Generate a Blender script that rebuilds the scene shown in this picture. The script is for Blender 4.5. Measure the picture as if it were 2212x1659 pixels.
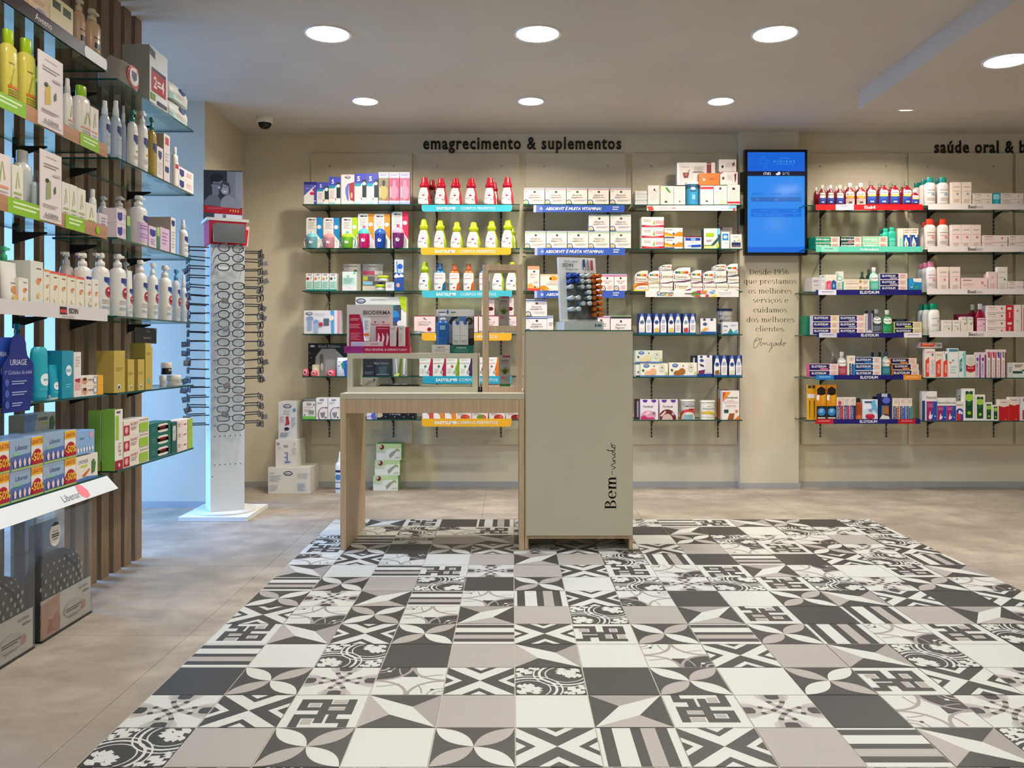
import bpy, math, random
from mathutils import Vector, Matrix
random.seed(7)
for o in list(bpy.data.objects): bpy.data.objects.remove(o)
scene = bpy.context.scene
COL = scene.collection

# ---------------------------------------------------------------- camera
F_PX, HX, HY, HC = 1827.0, 1106.0, 757.0, 0.943     # focal length and horizon of the 2212 x 1659 photograph, eye height
cam_d = bpy.data.cameras.new('camera'); cam = bpy.data.objects.new('camera', cam_d); COL.objects.link(cam)
cam.location = (0, 0, HC); cam.rotation_euler = (math.pi / 2, 0, 0)
cam_d.sensor_width = 36.0; cam_d.lens = 36.0 * F_PX / 2212.0
cam_d.shift_y = -(829.5 - HY) / 2212.0; cam_d.clip_start = 0.05
scene.camera = cam
# ---------------------------------------------------------------- exposure
scene.view_settings.view_transform = 'Standard'; scene.view_settings.look = 'None'
scene.view_settings.gamma = 1.0; scene.view_settings.use_curve_mapping = False
scene.view_settings.exposure = 0.34
# ---------------------------------------------------------------- daylight outside the shop window
world = bpy.data.worlds.new('sky'); scene.world = world; world.use_nodes = True
bg = world.node_tree.nodes['Background']; bg.inputs[0].default_value = (0.20, 0.46, 1.0, 1); bg.inputs[1].default_value = 15.5
CEIL = 2.441
WALL_D = 5.85; SOFF_Z = 2.339
LAMP_BIG = 10.0; LAMP_SMALL = 11.5; LAMP_NEAR = 7.2
LAMP_COL = (1.0, 0.905, 0.785); NEAR_COL = (1.0, 0.972, 0.935)

# ---------------------------------------------------------------- materials
def lin(h):
    h = h.lstrip('#')
    if len(h) == 3: h = ''.join(c * 2 for c in h)
    r = []
    for i in (0, 2, 4):
        c = int(h[i:i + 2], 16) / 255.0
        r.append(c / 12.92 if c <= 0.04045 else ((c + 0.055) / 1.055) ** 2.4)
    return (*r, 1.0)
NAMES = dict(W='ece9e2', w='f4f2ee', k='161514', K='2b2a28', g='9a9892', G='c9c6bf', n='1b1a6b', b='1c49a8', B='2f86d8', c='17a9c4',
             t='5cc6b4', T='0f8f7f', r='c8102e', R='e8222c', m='b0123f', p='e9a3ab', P='f4d9d6', o='ee7a1c', O='c65a12', y='f2b21c', Y='d9cf3e',
             l='a3c51a', e='3a9b3a', E='0f5a45', v='5a2a6e', V='5d62b8', L='d9d2e6', u='6b4226', s='b8a46a', i='7fb7dc', a='e9e4d4')
_mats = {}
def M(c, rough=0.42, metal=0.0, spec=0.4):
    if c[0] == '!': return emit(c[1:], .75, 'screen_glow')
    c = NAMES.get(c, c); key = (c, rough, metal, spec)
    if key in _mats: return _mats[key]
    m = bpy.data.materials.new('paint_' + c); m.use_nodes = True
    b = m.node_tree.nodes['Principled BSDF']
    b.inputs['Base Color'].default_value = [v * .86 for v in lin(c)[:3]] + [1]; b.inputs['Roughness'].default_value = rough
    b.inputs['Metallic'].default_value = metal; b.inputs['Specular IOR Level'].default_value = spec
    _mats[key] = m; return m
def emit(c, s, name='lit'):
    key = ('em', c, s)
    if key in _mats: return _mats[key]
    m = bpy.data.materials.new(name); m.use_nodes = True; nt = m.node_tree
    b = nt.nodes['Principled BSDF']; b.inputs['Base Color'].default_value = (0.01, 0.01, 0.01, 1)
    b.inputs['Emission Color'].default_value = lin(NAMES.get(c, c)); b.inputs['Emission Strength'].default_value = s
    b.inputs['Roughness'].default_value = 0.12
    _mats[key] = m; return m
def noise_mat(name, c1, c2, scale=(1, 1, 1), nscale=6.0, rough=0.5, bump=0.0, detail=6, lo=.35, hi=.65, spec=.4, c3=None, s3=1.0):
    m = bpy.data.materials.new(name); m.use_nodes = True; nt = m.node_tree; N = nt.nodes; L = nt.links
    b = N['Principled BSDF']; tc = N.new('ShaderNodeTexCoord'); mp = N.new('ShaderNodeMapping'); mp.inputs['Scale'].default_value = scale
    L.new(tc.outputs['Object'], mp.inputs['Vector'])
    no = N.new('ShaderNodeTexNoise'); no.inputs['Scale'].default_value = nscale; no.inputs['Detail'].default_value = detail; no.inputs['Roughness'].default_value = .66
    L.new(mp.outputs[0], no.inputs['Vector'])
    cr = N.new('ShaderNodeValToRGB'); cr.color_ramp.elements[0].position = lo; cr.color_ramp.elements[1].position = hi
    cr.color_ramp.elements[0].color = lin(c1); cr.color_ramp.elements[1].color = lin(c2)
    L.new(no.outputs['Fac'], cr.inputs['Fac']); out = cr.outputs['Color']
    if c3:
        n2 = N.new('ShaderNodeTexNoise'); n2.inputs['Scale'].default_value = s3; n2.inputs['Detail'].default_value = 3
        L.new(tc.outputs['Object'], n2.inputs['Vector'])
        r2 = N.new('ShaderNodeValToRGB'); r2.color_ramp.elements[0].position = .42; r2.color_ramp.elements[1].position = .62
        mx = N.new('ShaderNodeMixRGB'); mx.inputs[2].default_value = lin(c3)
        sc = N.new('ShaderNodeMath'); sc.operation = 'MULTIPLY'; sc.inputs[1].default_value = .6
        L.new(n2.outputs['Fac'], r2.inputs['Fac']); L.new(r2.outputs['Color'], sc.inputs[0]); L.new(sc.outputs[0], mx.inputs[0])
        L.new(out, mx.inputs[1]); out = mx.outputs[0]
    L.new(out, b.inputs['Base Color']); b.inputs['Roughness'].default_value = rough; b.inputs['Specular IOR Level'].default_value = spec
    if bump:
        bp = N.new('ShaderNodeBump'); bp.inputs['Strength'].default_value = bump; bp.inputs['Distance'].default_value = .002
        L.new(no.outputs['Fac'], bp.inputs['Height']); L.new(bp.outputs[0], b.inputs['Normal'])
    return m
def glass_mat(name, tint, gloss=1.0, alpha=0.0, rough=0.02):
    """thin clear glass or plastic film: sees through, with a Fresnel reflection"""
    m = bpy.data.materials.new(name); m.use_nodes = True; nt = m.node_tree; N = nt.nodes; L = nt.links
    N.remove(N['Principled BSDF']); out = N['Material Output']
    tr = N.new('ShaderNodeBsdfTransparent'); tr.inputs[0].default_value = lin(tint)
    gl = N.new('ShaderNodeBsdfGlossy'); gl.inputs['Roughness'].default_value = rough
    fr = N.new('ShaderNodeFresnel'); fr.inputs[0].default_value = 1.45
    mu = N.new('ShaderNodeMath'); mu.operation = 'MULTIPLY'; mu.inputs[1].default_value = gloss
    mx = N.new('ShaderNodeMixShader'); L.new(fr.outputs[0], mu.inputs[0]); L.new(mu.outputs[0], mx.inputs[0])
    L.new(tr.outputs[0], mx.inputs[1]); L.new(gl.outputs[0], mx.inputs[2]); last = mx
    if alpha:
        df = N.new('ShaderNodeBsdfDiffuse'); df.inputs[0].default_value = lin('e8e8e6')
        m2 = N.new('ShaderNodeMixShader'); m2.inputs[0].default_value = alpha
        L.new(mx.outputs[0], m2.inputs[1]); L.new(df.outputs[0], m2.inputs[2]); last = m2
    L.new(last.outputs[0], out.inputs['Surface']); return m

MAT = dict(
    wall=noise_mat('wall_paint', 'cbc1a9', 'd0c7b0', nscale=3, rough=.7, bump=.02, spec=.2),
    ceiling=noise_mat('ceiling_paint', 'c8bfb4', 'cdc5bb', nscale=2, rough=.85, spec=.1),
    panel=noise_mat('panel_laminate', 'c2b89f', 'c7bda5', nscale=3, rough=.55, spec=.3),
    grey=noise_mat('baseboard_grey', '9d9d9a', 'a5a5a2', nscale=4, rough=.5),
    concrete=noise_mat('concrete_tile', '8b8175', 'aca193', scale=(1, 1.25, 1), nscale=5.0, rough=.5, bump=.1, detail=15, lo=.36, hi=.64, c3='7a7064', s3=1.7),
    joint=M('a2988b', .8), grout=M('b9b5ab', .8),
    door=noise_mat('counter_lacquer', 'bcb9a5', 'c1beab', nscale=2, rough=.5, spec=.3),
    wood=noise_mat('oak_vertical', 'b39c7e', 'cbb698', scale=(16, 16, .5), nscale=5, rough=.5, bump=.04),
    woodx=noise_mat('oak_front', 'b39c80', 'c9b598', scale=(30, 4, 1.2), nscale=4, rough=.5, bump=.04),
    slat=noise_mat('slat_wood', '6f5843', '8d7358', scale=(18, 18, .8), nscale=5, rough=.55, bump=.05),
    glass=glass_mat('shelf_glass', 'f1f8f4', .55), pane=glass_mat('window_glass', 'f4fbff', .6),
    film=glass_mat('clear_plastic', 'f0f0ee', .8, .06, .12), lens=glass_mat('spectacle_lens', 'e6ecee', 1.0, .05),
    edge=M('0e4a40', .15), edgelight=M('2b6a5e', .15), black=M('131211', .5), steel=M('8a8a88', .3, 1.0), mirror=M('c9d2d6', .04, 1.0),
)
# ---------------------------------------------------------------- mesh building
class MB:
    def __init__(s): s.v = []; s.f = []; s.m = []; s.sm = []; s.mats = []
    def mi(s, mat):
        if isinstance(mat, str): mat = MAT[mat] if mat in MAT else M(mat)
        if mat not in s.mats: s.mats.append(mat)
        return s.mats.index(mat)
    def face(s, pts, mat, smooth=False):
        n = len(s.v); s.v += [tuple(p) for p in pts]; s.f.append(tuple(range(n, n + len(pts)))); s.m.append(s.mi(mat)); s.sm.append(smooth)
    def box(s, x0, x1, y0, y1, z0, z1, mat, skip=''):
        n = len(s.v); s.v += [(x0, y0, z0), (x1, y0, z0), (x1, y1, z0), (x0, y1, z0), (x0, y0, z1), (x1, y0, z1), (x1, y1, z1), (x0, y1, z1)]
        for k, q in (('d', (3, 2, 1, 0)), ('u', (4, 5, 6, 7)), ('f', (0, 1, 5, 4)), ('r', (1, 2, 6, 5)), ('b', (2, 3, 7, 6)), ('l', (3, 0, 4, 7))):
            if k in skip: continue
            s.f.append(tuple(n + i for i in q)); s.m.append(s.mi(mat)); s.sm.append(False)
    def prism(s, pts, y0, y1, mat, side=None):
        """outline pts (x,z), counter-clockwise seen from -y, extruded from y0 (front) to y1 (back)"""
        s.face([(x, y0, z) for x, z in pts], mat); s.face([(x, y1, z) for x, z in reversed(pts)], side or mat)
        for i in range(len(pts)):
            a, b = pts[i], pts[(i + 1) % len(pts)]
            s.face([(b[0], y0, b[1]), (a[0], y0, a[1]), (a[0], y1, a[1]), (b[0], y1, b[1])], side or mat)
    def loft(s, rings, mat, n=20, ex=2.0, cy=0.0, cx=0.0, smooth=True):
        """rings: (z, half_x, half_y); superellipse section"""
        base = len(s.v); im = s.mi(mat)
        for z, hx, hy in rings:
            for i in range(n):
                a = 2 * math.pi * i / n; c, d = math.cos(a), math.sin(a)
                s.v.append((cx + hx * math.copysign(abs(c) ** (2 / ex), c), cy + hy * math.copysign(abs(d) ** (2 / ex), d), z))
        for j in range(len(rings) - 1):
            for i in range(n):
                k = (i + 1) % n; p = base + j * n; q = p + n
                s.f.append((p + i, p + k, q + k, q + i)); s.m.append(im); s.sm.append(smooth)
        for j, rev in ((0, True), (len(rings) - 1, False)):
            p = base + j * n; idx = list(range(p, p + n)); pts = [s.v[i] for i in (reversed(idx) if rev else idx)]
            s.face(pts, mat)
    def tube(s, pts, r, mat, n=6, closed=False):
        pts = [Vector(p) for p in pts]; base = len(s.v); im = s.mi(mat); L = len(pts)
        for i, p in enumerate(pts):
            a = pts[(i - 1) % L] if (i or closed) else p; b = pts[(i + 1) % L] if (i < L - 1 or closed) else p
            t = (b - a).normalized() if (b - a).length > 1e-9 else Vector((1, 0, 0))
            u = t.cross(Vector((0, 0, 1)));
            if u.length < 1e-3: u = t.cross(Vector((0, 1, 0)))
            u.normalize(); w = u.cross(t)
            for k in range(n):
                an = 2 * math.pi * k / n; s.v.append(tuple(p + u * (r * math.cos(an)) + w * (r * math.sin(an))))
        for i in range(L if closed else L - 1):
            for k in range(n):
                p = base + i * n; q = base + ((i + 1) % L) * n
                s.f.append((p + k, p + (k + 1) % n, q + (k + 1) % n, q + k)); s.m.append(im); s.sm.append(True)
    def disc(s, c, r, mat, n=32, up=True, z=None):
        pts = [(c[0] + r * math.cos(2 * math.pi * i / n), c[1] + r * math.sin(2 * math.pi * i / n), c[2]) for i in range(n)]
        s.face(pts if up else pts[::-1], mat)
    def mesh(s, name):
        me = bpy.data.meshes.new(name); me.from_pydata(s.v, [], s.f)
        for m in s.mats: me.materials.append(m)
        me.polygons.foreach_set('material_index', s.m); me.polygons.foreach_set('use_smooth', s.sm); me.update()
        return me
    def build(s, name, parent=None, loc=(0, 0, 0), rz=0.0, **kw):
        return link(name, s.mesh(name), parent, loc, rz, **kw)
def link(name, data, parent=None, loc=(0, 0, 0), rz=0.0, rot=None, kind=None):
    o = bpy.data.objects.new(name, data); COL.objects.link(o); o.parent = parent; o.location = loc
    o.rotation_euler = rot if rot else (0, 0, rz)
    if kind: o['kind'] = kind
    return o
def empty(name, loc, rz=0.0, rot=None): return link(name, None, None, loc, rz, rot)
def tag(o, label, cat, group=None):
    o['label'] = label; o['category'] = cat
    if group: o['group'] = group
    return o
def X(px, d): return (px - HX) / F_PX * d
def Z(py, d): return HC - (py - HY) / F_PX * d

# ---------------------------------------------------------------- flat print: a tiny drawing language
_txt = {}
def text_mesh(s, style=''):
    key = (s, style)
    if key in _txt: return _txt[key]
    cu = bpy.data.curves.new('t', 'FONT'); cu.body = s; cu.resolution_u = 2
    if 'b' in style: cu.offset = 0.022
    if 'i' in style: cu.shear = 0.25
    if 's' in style: cu.space_character = 1.15
    ob = bpy.data.objects.new('t', cu); COL.objects.link(ob)
    me = bpy.data.meshes.new_from_object(ob)
    v = [(p.co.x, p.co.y) for p in me.vertices]; f = [tuple(p.vertices) for p in me.polygons]
    bpy.data.objects.remove(ob); bpy.data.meshes.remove(me); bpy.data.curves.remove(cu)
    if not v: v = [(0, 0)]
    x0 = min(p[0] for p in v); x1 = max(p[0] for p in v); y0 = min(p[1] for p in v); y1 = max(p[1] for p in v)
    _txt[key] = (v, f, x0, x1, y0, y1); return _txt[key]
def clip(poly, ax, lo, hi):
    def half(ps, s, c):
        out = []
        for i in range(len(ps)):
            a, b = ps[i], ps[(i + 1) % len(ps)]; da, db = s * (a[ax] - c), s * (b[ax] - c)
            if da >= 0: out.append(a)
            if da * db < 0:
                t = da / (da - db); out.append((a[0] + (b[0] - a[0]) * t, a[1] + (b[1] - a[1]) * t))
        return out
    ps = half(poly, 1, lo)
    return half(ps, -1, hi) if len(ps) > 2 else []
def draw(mb, dsl, mp, W, H, nu=1, nv=1, layer=1):
    """mp(u,v,layer)->point, u,v in 0..1, v downwards; W,H real size in metres"""
    def put(poly, mat):
        poly = clip(poly, 0, 0.0, 1.0)
        if len(poly) > 2: poly = clip(poly, 1, 0.0, 1.0)
        if len(poly) < 3: return
        if nu == 1 and nv == 1:
            mb.face([mp(u, v, layer) for u, v in reversed(poly)], mat); return
        for i in range(nu):
            a = clip(poly, 0, i / nu, (i + 1) / nu)
            if len(a) < 3: continue
            for j in range(nv):
                c = clip(a, 1, j / nv, (j + 1) / nv)
                if len(c) > 2: mb.face([mp(u, v, layer) for u, v in reversed(c)], mat)
    for cmd in dsl.split(';'):
        t = cmd.split()
        if not t: continue
        k = t[0]
        if k == 'r':
            x0, y0, x1, y1 = map(float, t[1:5]); put([(x0, y0), (x1, y0), (x1, y1), (x0, y1)], M(t[5]))
        elif k in 'ce':
            cx, cy, rx = map(float, t[1:4])
            if k == 'c': ry = rx * W / H; col = t[4]
            else: ry = float(t[4]); col = t[5]
            put([(cx + rx * math.cos(a), cy + ry * math.sin(a)) for a in [2 * math.pi * i / 18 for i in range(18)]], M(col))
        elif k == 'p':
            q = list(map(float, t[2:])); pts = list(zip(q[::2], q[1::2]))
            ar = sum(pts[i][0] * pts[(i + 1) % len(pts)][1] - pts[(i + 1) % len(pts)][0] * pts[i][1] for i in range(len(pts)))
            put(pts if ar > 0 else pts[::-1], M(t[1]))
        elif k == 'o':
            x0, y0, x1, y1, r = map(float, t[1:6]); ry = r * W / H; pts = []
            for cx, cy, a0 in ((x1 - r, y0 + ry, -90), (x1 - r, y1 - ry, 0), (x0 + r, y1 - ry, 90), (x0 + r, y0 + ry, 180)):
                for s in range(5):
                    a = math.radians(a0 + 22.5 * s); pts.append((cx + r * math.cos(a), cy + ry * math.sin(a)))
            put(pts, M(t[6]))
        elif k == 'l':
            x0, y0, x1, y1 = map(float, t[1:5]); n = int(t[5]); st = (y1 - y0) / n
            for i in range(n):
                xe = x0 + (x1 - x0) * (1, .82, .94, .7)[i % 4]; put([(x0, y0 + st * i), (xe, y0 + st * i), (xe, y0 + st * (i + .45)), (x0, y0 + st * (i + .45))], M(t[6]))
        elif k[0] in 'tTU':
            cx, cy, h = map(float, t[1:4]); style = k[1:]; s = ' '.join(t[5:]).replace('_', ' '); vert = k[0] in 'TU'
            v, f, x0, x1, y0, y1 = text_mesh(s, style); m = M(t[4])
            th = h * (W if vert else H); sc = th / 0.70; mw = .58 * H if vert else .94 * W
            wd = (x1 - x0) * sc; sx = sc * min(1.0, mw / max(wd, 1e-6)); ym = .35
            for fc in f:
                pts = []
                for i in fc:
                    px, py = (v[i][0] - (x0 + x1) / 2) * sx, (v[i][1] - ym) * sc
                    if k[0] == 'T': px, py = -py, px
                    elif k[0] == 'U': px, py = py, -px
                    pts.append(mp(cx + px / W, cy - py / H, layer))
                mb.face(pts, m)
        layer += 1
    return layer
EPS = 0.00035
def flat(w, h, y=0.0, z0=0.0, x0=None):
    xl = -w / 2 if x0 is None else x0
    return lambda u, v, n: (xl + u * w, y - EPS * n, z0 + h * (1 - v))

# ================================================================ the setting
def struct(name, mb, parent=None):
    o = mb.build(name, parent)
    if parent is None: o['kind'] = 'structure'
    return o
XL, XR, YB, RX = -3.3, 4.3, -2.4, -1.846        # window wall, right wall, wall behind the camera, niche side wall
m = MB(); m.box(XL, XR, YB, WALL_D + .1, -.1, -.004, 'joint'); floor = struct('floor', m)
for gx in range(-6, 3):
    for gy in range(-6, 5):
        x0 = 2.53 + .9 * gx; y0 = 2.80 + .9 * gy - .0; x1, y1 = x0 + .8985, y0 + .8985
        x0, x1, y0, y1 = max(x0, XL), min(x1, XR), max(y0, YB), min(y1, WALL_D)
        if x1 - x0 < .02 or y1 - y0 < .02: continue
        m = MB(); m.box(x0, x1, y0, y1, -.004, 0, 'concrete', skip='d'); m.build('floor_slab', floor)
m = MB(); m.box(XL, XR, YB, WALL_D + .1, CEIL, CEIL + .1, 'ceiling')
m.box(2.01, XR, YB, 4.913, SOFF_Z, CEIL, 'ceiling', skip='u'); struct('ceiling', m)
m = MB(); m.box(RX, XR, WALL_D, WALL_D + .1, 0, CEIL, 'wall'); wall_back = struct('wall_back', m)
m = MB(); m.box(XL, RX, 5.08, WALL_D + .1, 0, CEIL, 'wall'); struct('wall_niche', m)
m = MB(); m.box(XR, XR + .1, YB, WALL_D + .1, 0, CEIL, 'wall'); struct('wall_right', m)
m = MB(); m.box(XL, XR, YB - .1, YB, 0, CEIL, 'wall'); struct('wall_front', m)
# shop window on the left, behind the slat screen
WY0, WY1, WZ0, WZ1 = 3.45, 4.98, .06, 2.30
m = MB(); m.box(-14, XL - .1, -6, 12, -.16, -.06, M('6f6e6c', .9)); struct('ground', m)
m = MB(); m.box(XL - .1, XL, YB, WY0, 0, CEIL, 'wall'); m.box(XL - .1, XL, WY1, WALL_D, 0, CEIL, 'wall')
m.box(XL - .1, XL, WY0, WY1, 0, WZ0, 'wall'); m.box(XL - .1, XL, WY0, WY1, WZ1, CEIL, 'wall'); struct('wall_left', m)
win = empty('window_1', (XL - .05, WY0, WZ0)); win['kind'] = 'structure'
m = MB()
for y in (0, .74, WY1 - WY0 - .05): m.box(-.025, .025, y, y + .05, 0, WZ1 - WZ0, 'grey')
m.box(-.025, .025, 0, WY1 - WY0, 0, .05, 'grey'); m.box(-.025, .025, 0, WY1 - WY0, WZ1 - WZ0 - .05, WZ1 - WZ0, 'grey'); m.build('window_frame', win)
for y in (.05, .79):
    m = MB(); m.face([(0, y, .05), (0, y + .69, .05), (0, y + .69, WZ1 - WZ0 - .05), (0, y, WZ1 - WZ0 - .05)], 'pane'); m.build('window_pane', win)
ld = bpy.data.lights.new('window_portal', 'AREA'); ld.shape = 'RECTANGLE'; ld.size = WY1 - WY0; ld.size_y = WZ1 - WZ0
ld.cycles.is_portal = True
lo = link('window_portal', ld, None, (XL - .12, (WY0 + WY1) / 2, (WZ0 + WZ1) / 2), rot=(math.pi / 2, 0, math.pi / 2))
lo.rotation_euler = (0, -math.pi / 2, 0); ld.size, ld.size_y = WZ1 - WZ0, WY1 - WY0
# column between the bays, baseboards
CX0, CX1, CD = X(1598, 5.79), X(1725, 5.79), 5.785
m = MB(); m.box(CX0, CX1, CD, WALL_D, 0, CEIL, 'wall'); column = struct('wall_column', m)
def baseboard(name, x0, x1, y0, y1):
    m = MB(); m.box(x0, x1, y0, y1, 0, .038, 'grey'); struct(name, m)
baseboard('baseboard_back', RX, CX0, WALL_D - .012, WALL_D); baseboard('baseboard_right', CX1, XR, WALL_D - .012, WALL_D)
baseboard('baseboard_column', CX0 - .008, CX1 + .008, CD - .01, CD); baseboard('baseboard_niche', XL, RX + .01, 5.068, 5.08)
baseboard('baseboard_left', RX, RX + .012, 5.08, WALL_D - .012)
# ---------------------------------------------------------------- patterned cement tiles
TW, TD = .19867, .2; RUGX, RUGY = -.985, 4.707
PW, PK, PG, PG2 = 'cbcdc8', '3d3c3b', 'a7a29d', '989390'
PO, PO2 = 'b3b0ac', 'a5a19d'
def arc(cx, cy, r, a0, a1, n=12): return [(cx + r * math.cos(math.radians(a0 + (a1 - a0) * i / n)), cy + r * math.sin(math.radians(a0 + (a1 - a0) * i / n))) for i in range(n + 1)]
def band(cx, cy, r0, r1, a0, a1, n=12):
    o, i = arc(cx, cy, r1, a0, a1, n), arc(cx, cy, r0, a0, a1, n); return [[o[k], o[k + 1], i[k + 1], i[k]] for k in range(n)]
def motif(k):
    """list of (polygon in unit square, colour), painted in order"""
    S = []
    R = lambda x0, y0, x1, y1, c: S.append(([(x0, y0), (x1, y0), (x1, y1), (x0, y1)], c))
    if k in 'WGK': return {'W': PW, 'G': PG, 'K': PK}[k], S
    if k == 'S':
        for a, b, c in ((.10, .25, PK), (.25, .44, PG), (.44, .57, PK), (.80, .95, PK)): R(0, a, 1, b, c)
        return PW, S
    if k == 'P':
        for (px, py), c in (((0, 1), PW), ((1, 0), PW), ((0, 0), PG), ((1, 1), PG)):
            n = 12; qx, qy = .5, .5; pts = []
            dx, dy = qx - px, qy - py; nx, ny = -dy, dx
            for i in range(n + 1): t = i / n; b = .15 * 4 * t * (1 - t); pts.append((px + dx * t + nx * b * 1.3, py + dy * t + ny * b * 1.3))
            for i in range(n, -1, -1): t = i / n; b = .15 * 4 * t * (1 - t); pts.append((px + dx * t - nx * b * 1.3, py + dy * t - ny * b * 1.3))
            S.append((pts, c))
        return PK, S
    if k == 'X':
        for top in (0, 1):
            y = lambda v: v if top else 1 - v
            S.append(([(0, y(1)), (.5, y(.5)), (1, y(1))], PW)); S.append(([(.26, y(1)), (.5, y(.76)), (.74, y(1))], PK)); S.append(([(.38, y(1)), (.5, y(.88)), (.62, y(1))], PW))
            S.append(([(y(1), .26), (y(.76), .5), (y(1), .74)], PW)); S.append(([(y(1), .38), (y(.88), .5), (y(1), .62)], PK))
        return PK, S
    if k == 'D':
        S.append(([(0, 0), (0, 1), (.36, .38)], PG)); S.append(([(1, 0), (1, 1), (.64, .62)], PG2)); S.append(([(0, 1), (.64, .62), (1, 0), (.36, .38)], PW))
        return PK, S
    if k == 'H':
        for a in ((.12, .14, .24, .62), (.12, .50, .58, .62), (.46, .14, .58, .88), (.46, .14, .88, .26), (.76, .14, .88, .40), (.58, .40, .88, .50), (.12, .78, .24, 1), (.24, .30, .46, .38), (.58, .62, .88, .74), (.76, .62, .88, 1), (.30, .62, .42, .88), (.12, .76, .42, .88)): R(*a, PK)
        for a in ((.24, .40, .46, .50), (.60, .28, .74, .38), (.60, .76, .74, .92), (.25, .16, .44, .28)): R(*a, PG)
        return PW, S
    if k == 'O':
        for cx, cy, a in ((.5, 0, 0), (.5, 1, 180), (0, .5, -90), (1, .5, 90)):
            S.append((arc(cx, cy, .24, a, a + 180), PO)); S.append((arc(cx, cy, .15, a, a + 180), PK))
        for cx, cy, a in ((0, 0, 0), (1, 0, 90), (1, 1, 180), (0, 1, 270)): S.append((band(cx, cy, .60, .67, a, a + 90, 14), PO2))
        for cx, cy, a in ((0, 0, 0), (1, 0, 90), (1, 1, 180), (0, 1, 270)):
            for b in (22, 38.5, 51.5, 68): S.append((band(cx, cy, .60, .67, a + b - 3, a + b + 3, 3), PK))
        return PW, S
    if k == 'C':
        S.append(([(0, 0)] + arc(0, 0, .46, 0, 90), PW)); S.append((arc(1, 0, .46, 90, 180) + [(1, 0)], PK)); S.append(([(1, 1)] + arc(1, 1, .46, 180, 270), PW)); S.append(([(0, 1)] + arc(0, 1, .46, 270, 360), PW))
        S.append(([(.46, 0), (.54, 0), (.60, .18), (.62, .36), (.40, .36)], PK))
        for cx, cy, a in ((0, 0, 0), (1, 0, 90), (1, 1, 180), (0, 1, 270)): S.append((band(cx, cy, .46, .51, a, a + 90), PG2)); S.append((band(cx, cy, .70, .725, a + 3, a + 30, 6), PG2))
        for cx, cy, a in ((0, 1, 270), (1, 0, 90)): S.append((band(cx, cy, .10, .14, a, a + 90), PG)); S.append((band(cx, cy, .20, .22, a, a + 90), PG2))
        S.append((arc(.85, .15, .035, 0, 360), PW)); S.append((arc(.15, .83, .03, 0, 360), PK))
        return PW, S
    if k == 'F':
        for cx, cy, a0, a1 in ((.26, .26, -60, 150), (.80, .80, 120, 330)):
            for r0, r1 in ((.46, .485), (.37, .41), (.29, .31)): S.append((band(cx, cy, r0, r1, a0, a1, 18), PW))
        rnd = random.Random(5)
        for cx, cy, a, s in ((.06, .06, 45, .34), (.30, .02, 80, .26), (.02, .30, 10, .26), (.04, .96, -45, .3), (.16, .98, -20, .18), (.02, .82, -70, .18), (.96, .96, 225, .34), (.72, .98, 260, .26), (.98, .72, 190, .26), (.97, .04, 135, .3), (.80, .02, 160, .18), (.98, .2, 110, .18)):
            ca, sa = math.cos(math.radians(a)), math.sin(math.radians(a)); pts = []
            for u, w in ((0, .10), (.2, .30), (.3, .12), (.5, .36), (.6, .14), (.8, .28), (1, 0), (.8, -.28), (.6, -.14), (.5, -.36), (.3, -.12), (.2, -.30), (0, -.10)):
                x, y = cx + s * (u * ca - w * sa), cy + s * (u * sa + w * ca); pts.append((min(1, max(0, x)), min(1, max(0, y))))
            S.append((pts, PW))
        return PK, S
def clip_unit(p):
    q = clip(p, 0, 0.0, 1.0); return clip(q, 1, 0.0, 1.0) if len(q) > 2 else []
tile_mesh = {}
for k in 'WGKSPXDHOCF':
    base, S = motif(k); m = MB(); g = .0038; w, d = TW - g, TD - g
    m.box(-w / 2, w / 2, -d / 2, d / 2, 0, .0025, M(base, .38), skip='d')
    lay = 0
    flat_S = []
    for p, c in S:
        lay += 1
        for q in (p if isinstance(p[0], list) else [p]): flat_S.append((q, c, lay))
    for p, c, lay in flat_S:
        p = clip_unit(p)
        if len(p) < 3: continue
        ar = sum(p[i][0] * p[(i + 1) % len(p)][1] - p[(i + 1) % len(p)][0] * p[i][1] for i in range(len(p)))
        if ar < 0: p = p[::-1]
        m.face([((x - .5) * w, (y - .5) * d, .0025 + .00003 * lay) for x, y in p], M(c, .38))
    tile_mesh[k] = m.mesh('patterned_tile')
RUG = """C0D1H0K0S1F0G0W0O0S0H1D0P0K0F1
W0C1F0C2H1O0X0G0K0D1K0W0F0O0H0
F0S0O0G0D0K0P0X0W0P1F1O0C0G0F0
H0P0K0P0X0O0X0C0X1G0C1H0P1O0X0
C2X0C1W0G0D1G0F0S1K0S0K0X1F0S1
D0W0S0H1O0G0X0H0C0H2D1C1W0H0D0
S0P0G0F1K0P0W0F1O0F0H0F1O0P0C0
P1O0D1S0C0S1X0C3K0W0P0D0X1K0X1
X1C0P1C0D1G0F2G0D1H0K0S1G0D1O0
H0D0X0P0S0X1H1P0S0P0S1C0H0F0W0
S0W0F2K0G0D0W0C0X1G0D0F0W0K0G0
K0P0O0C2X0F2K0P0W0P1H1X1O0S0P0
O0X0H2D0G0W0D1H0O0K0C1O0X0G0K0
F0G0P0W0P0X1S1X0G0S0D0F0C0P0W0""".split('\n')
rnd = random.Random(3)
for _ in range(6): RUG.append(''.join(rnd.choice('WGKSPXDHOCF') + rnd.choice('0123') for _ in range(15)))
m = MB(); m.box(RUGX - .002, RUGX + 15 * TW + .002, RUGY - 20 * TD, RUGY + .002, 0, .0012, 'grout', skip='d'); rug = m.build('grout_bed', floor)
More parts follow.
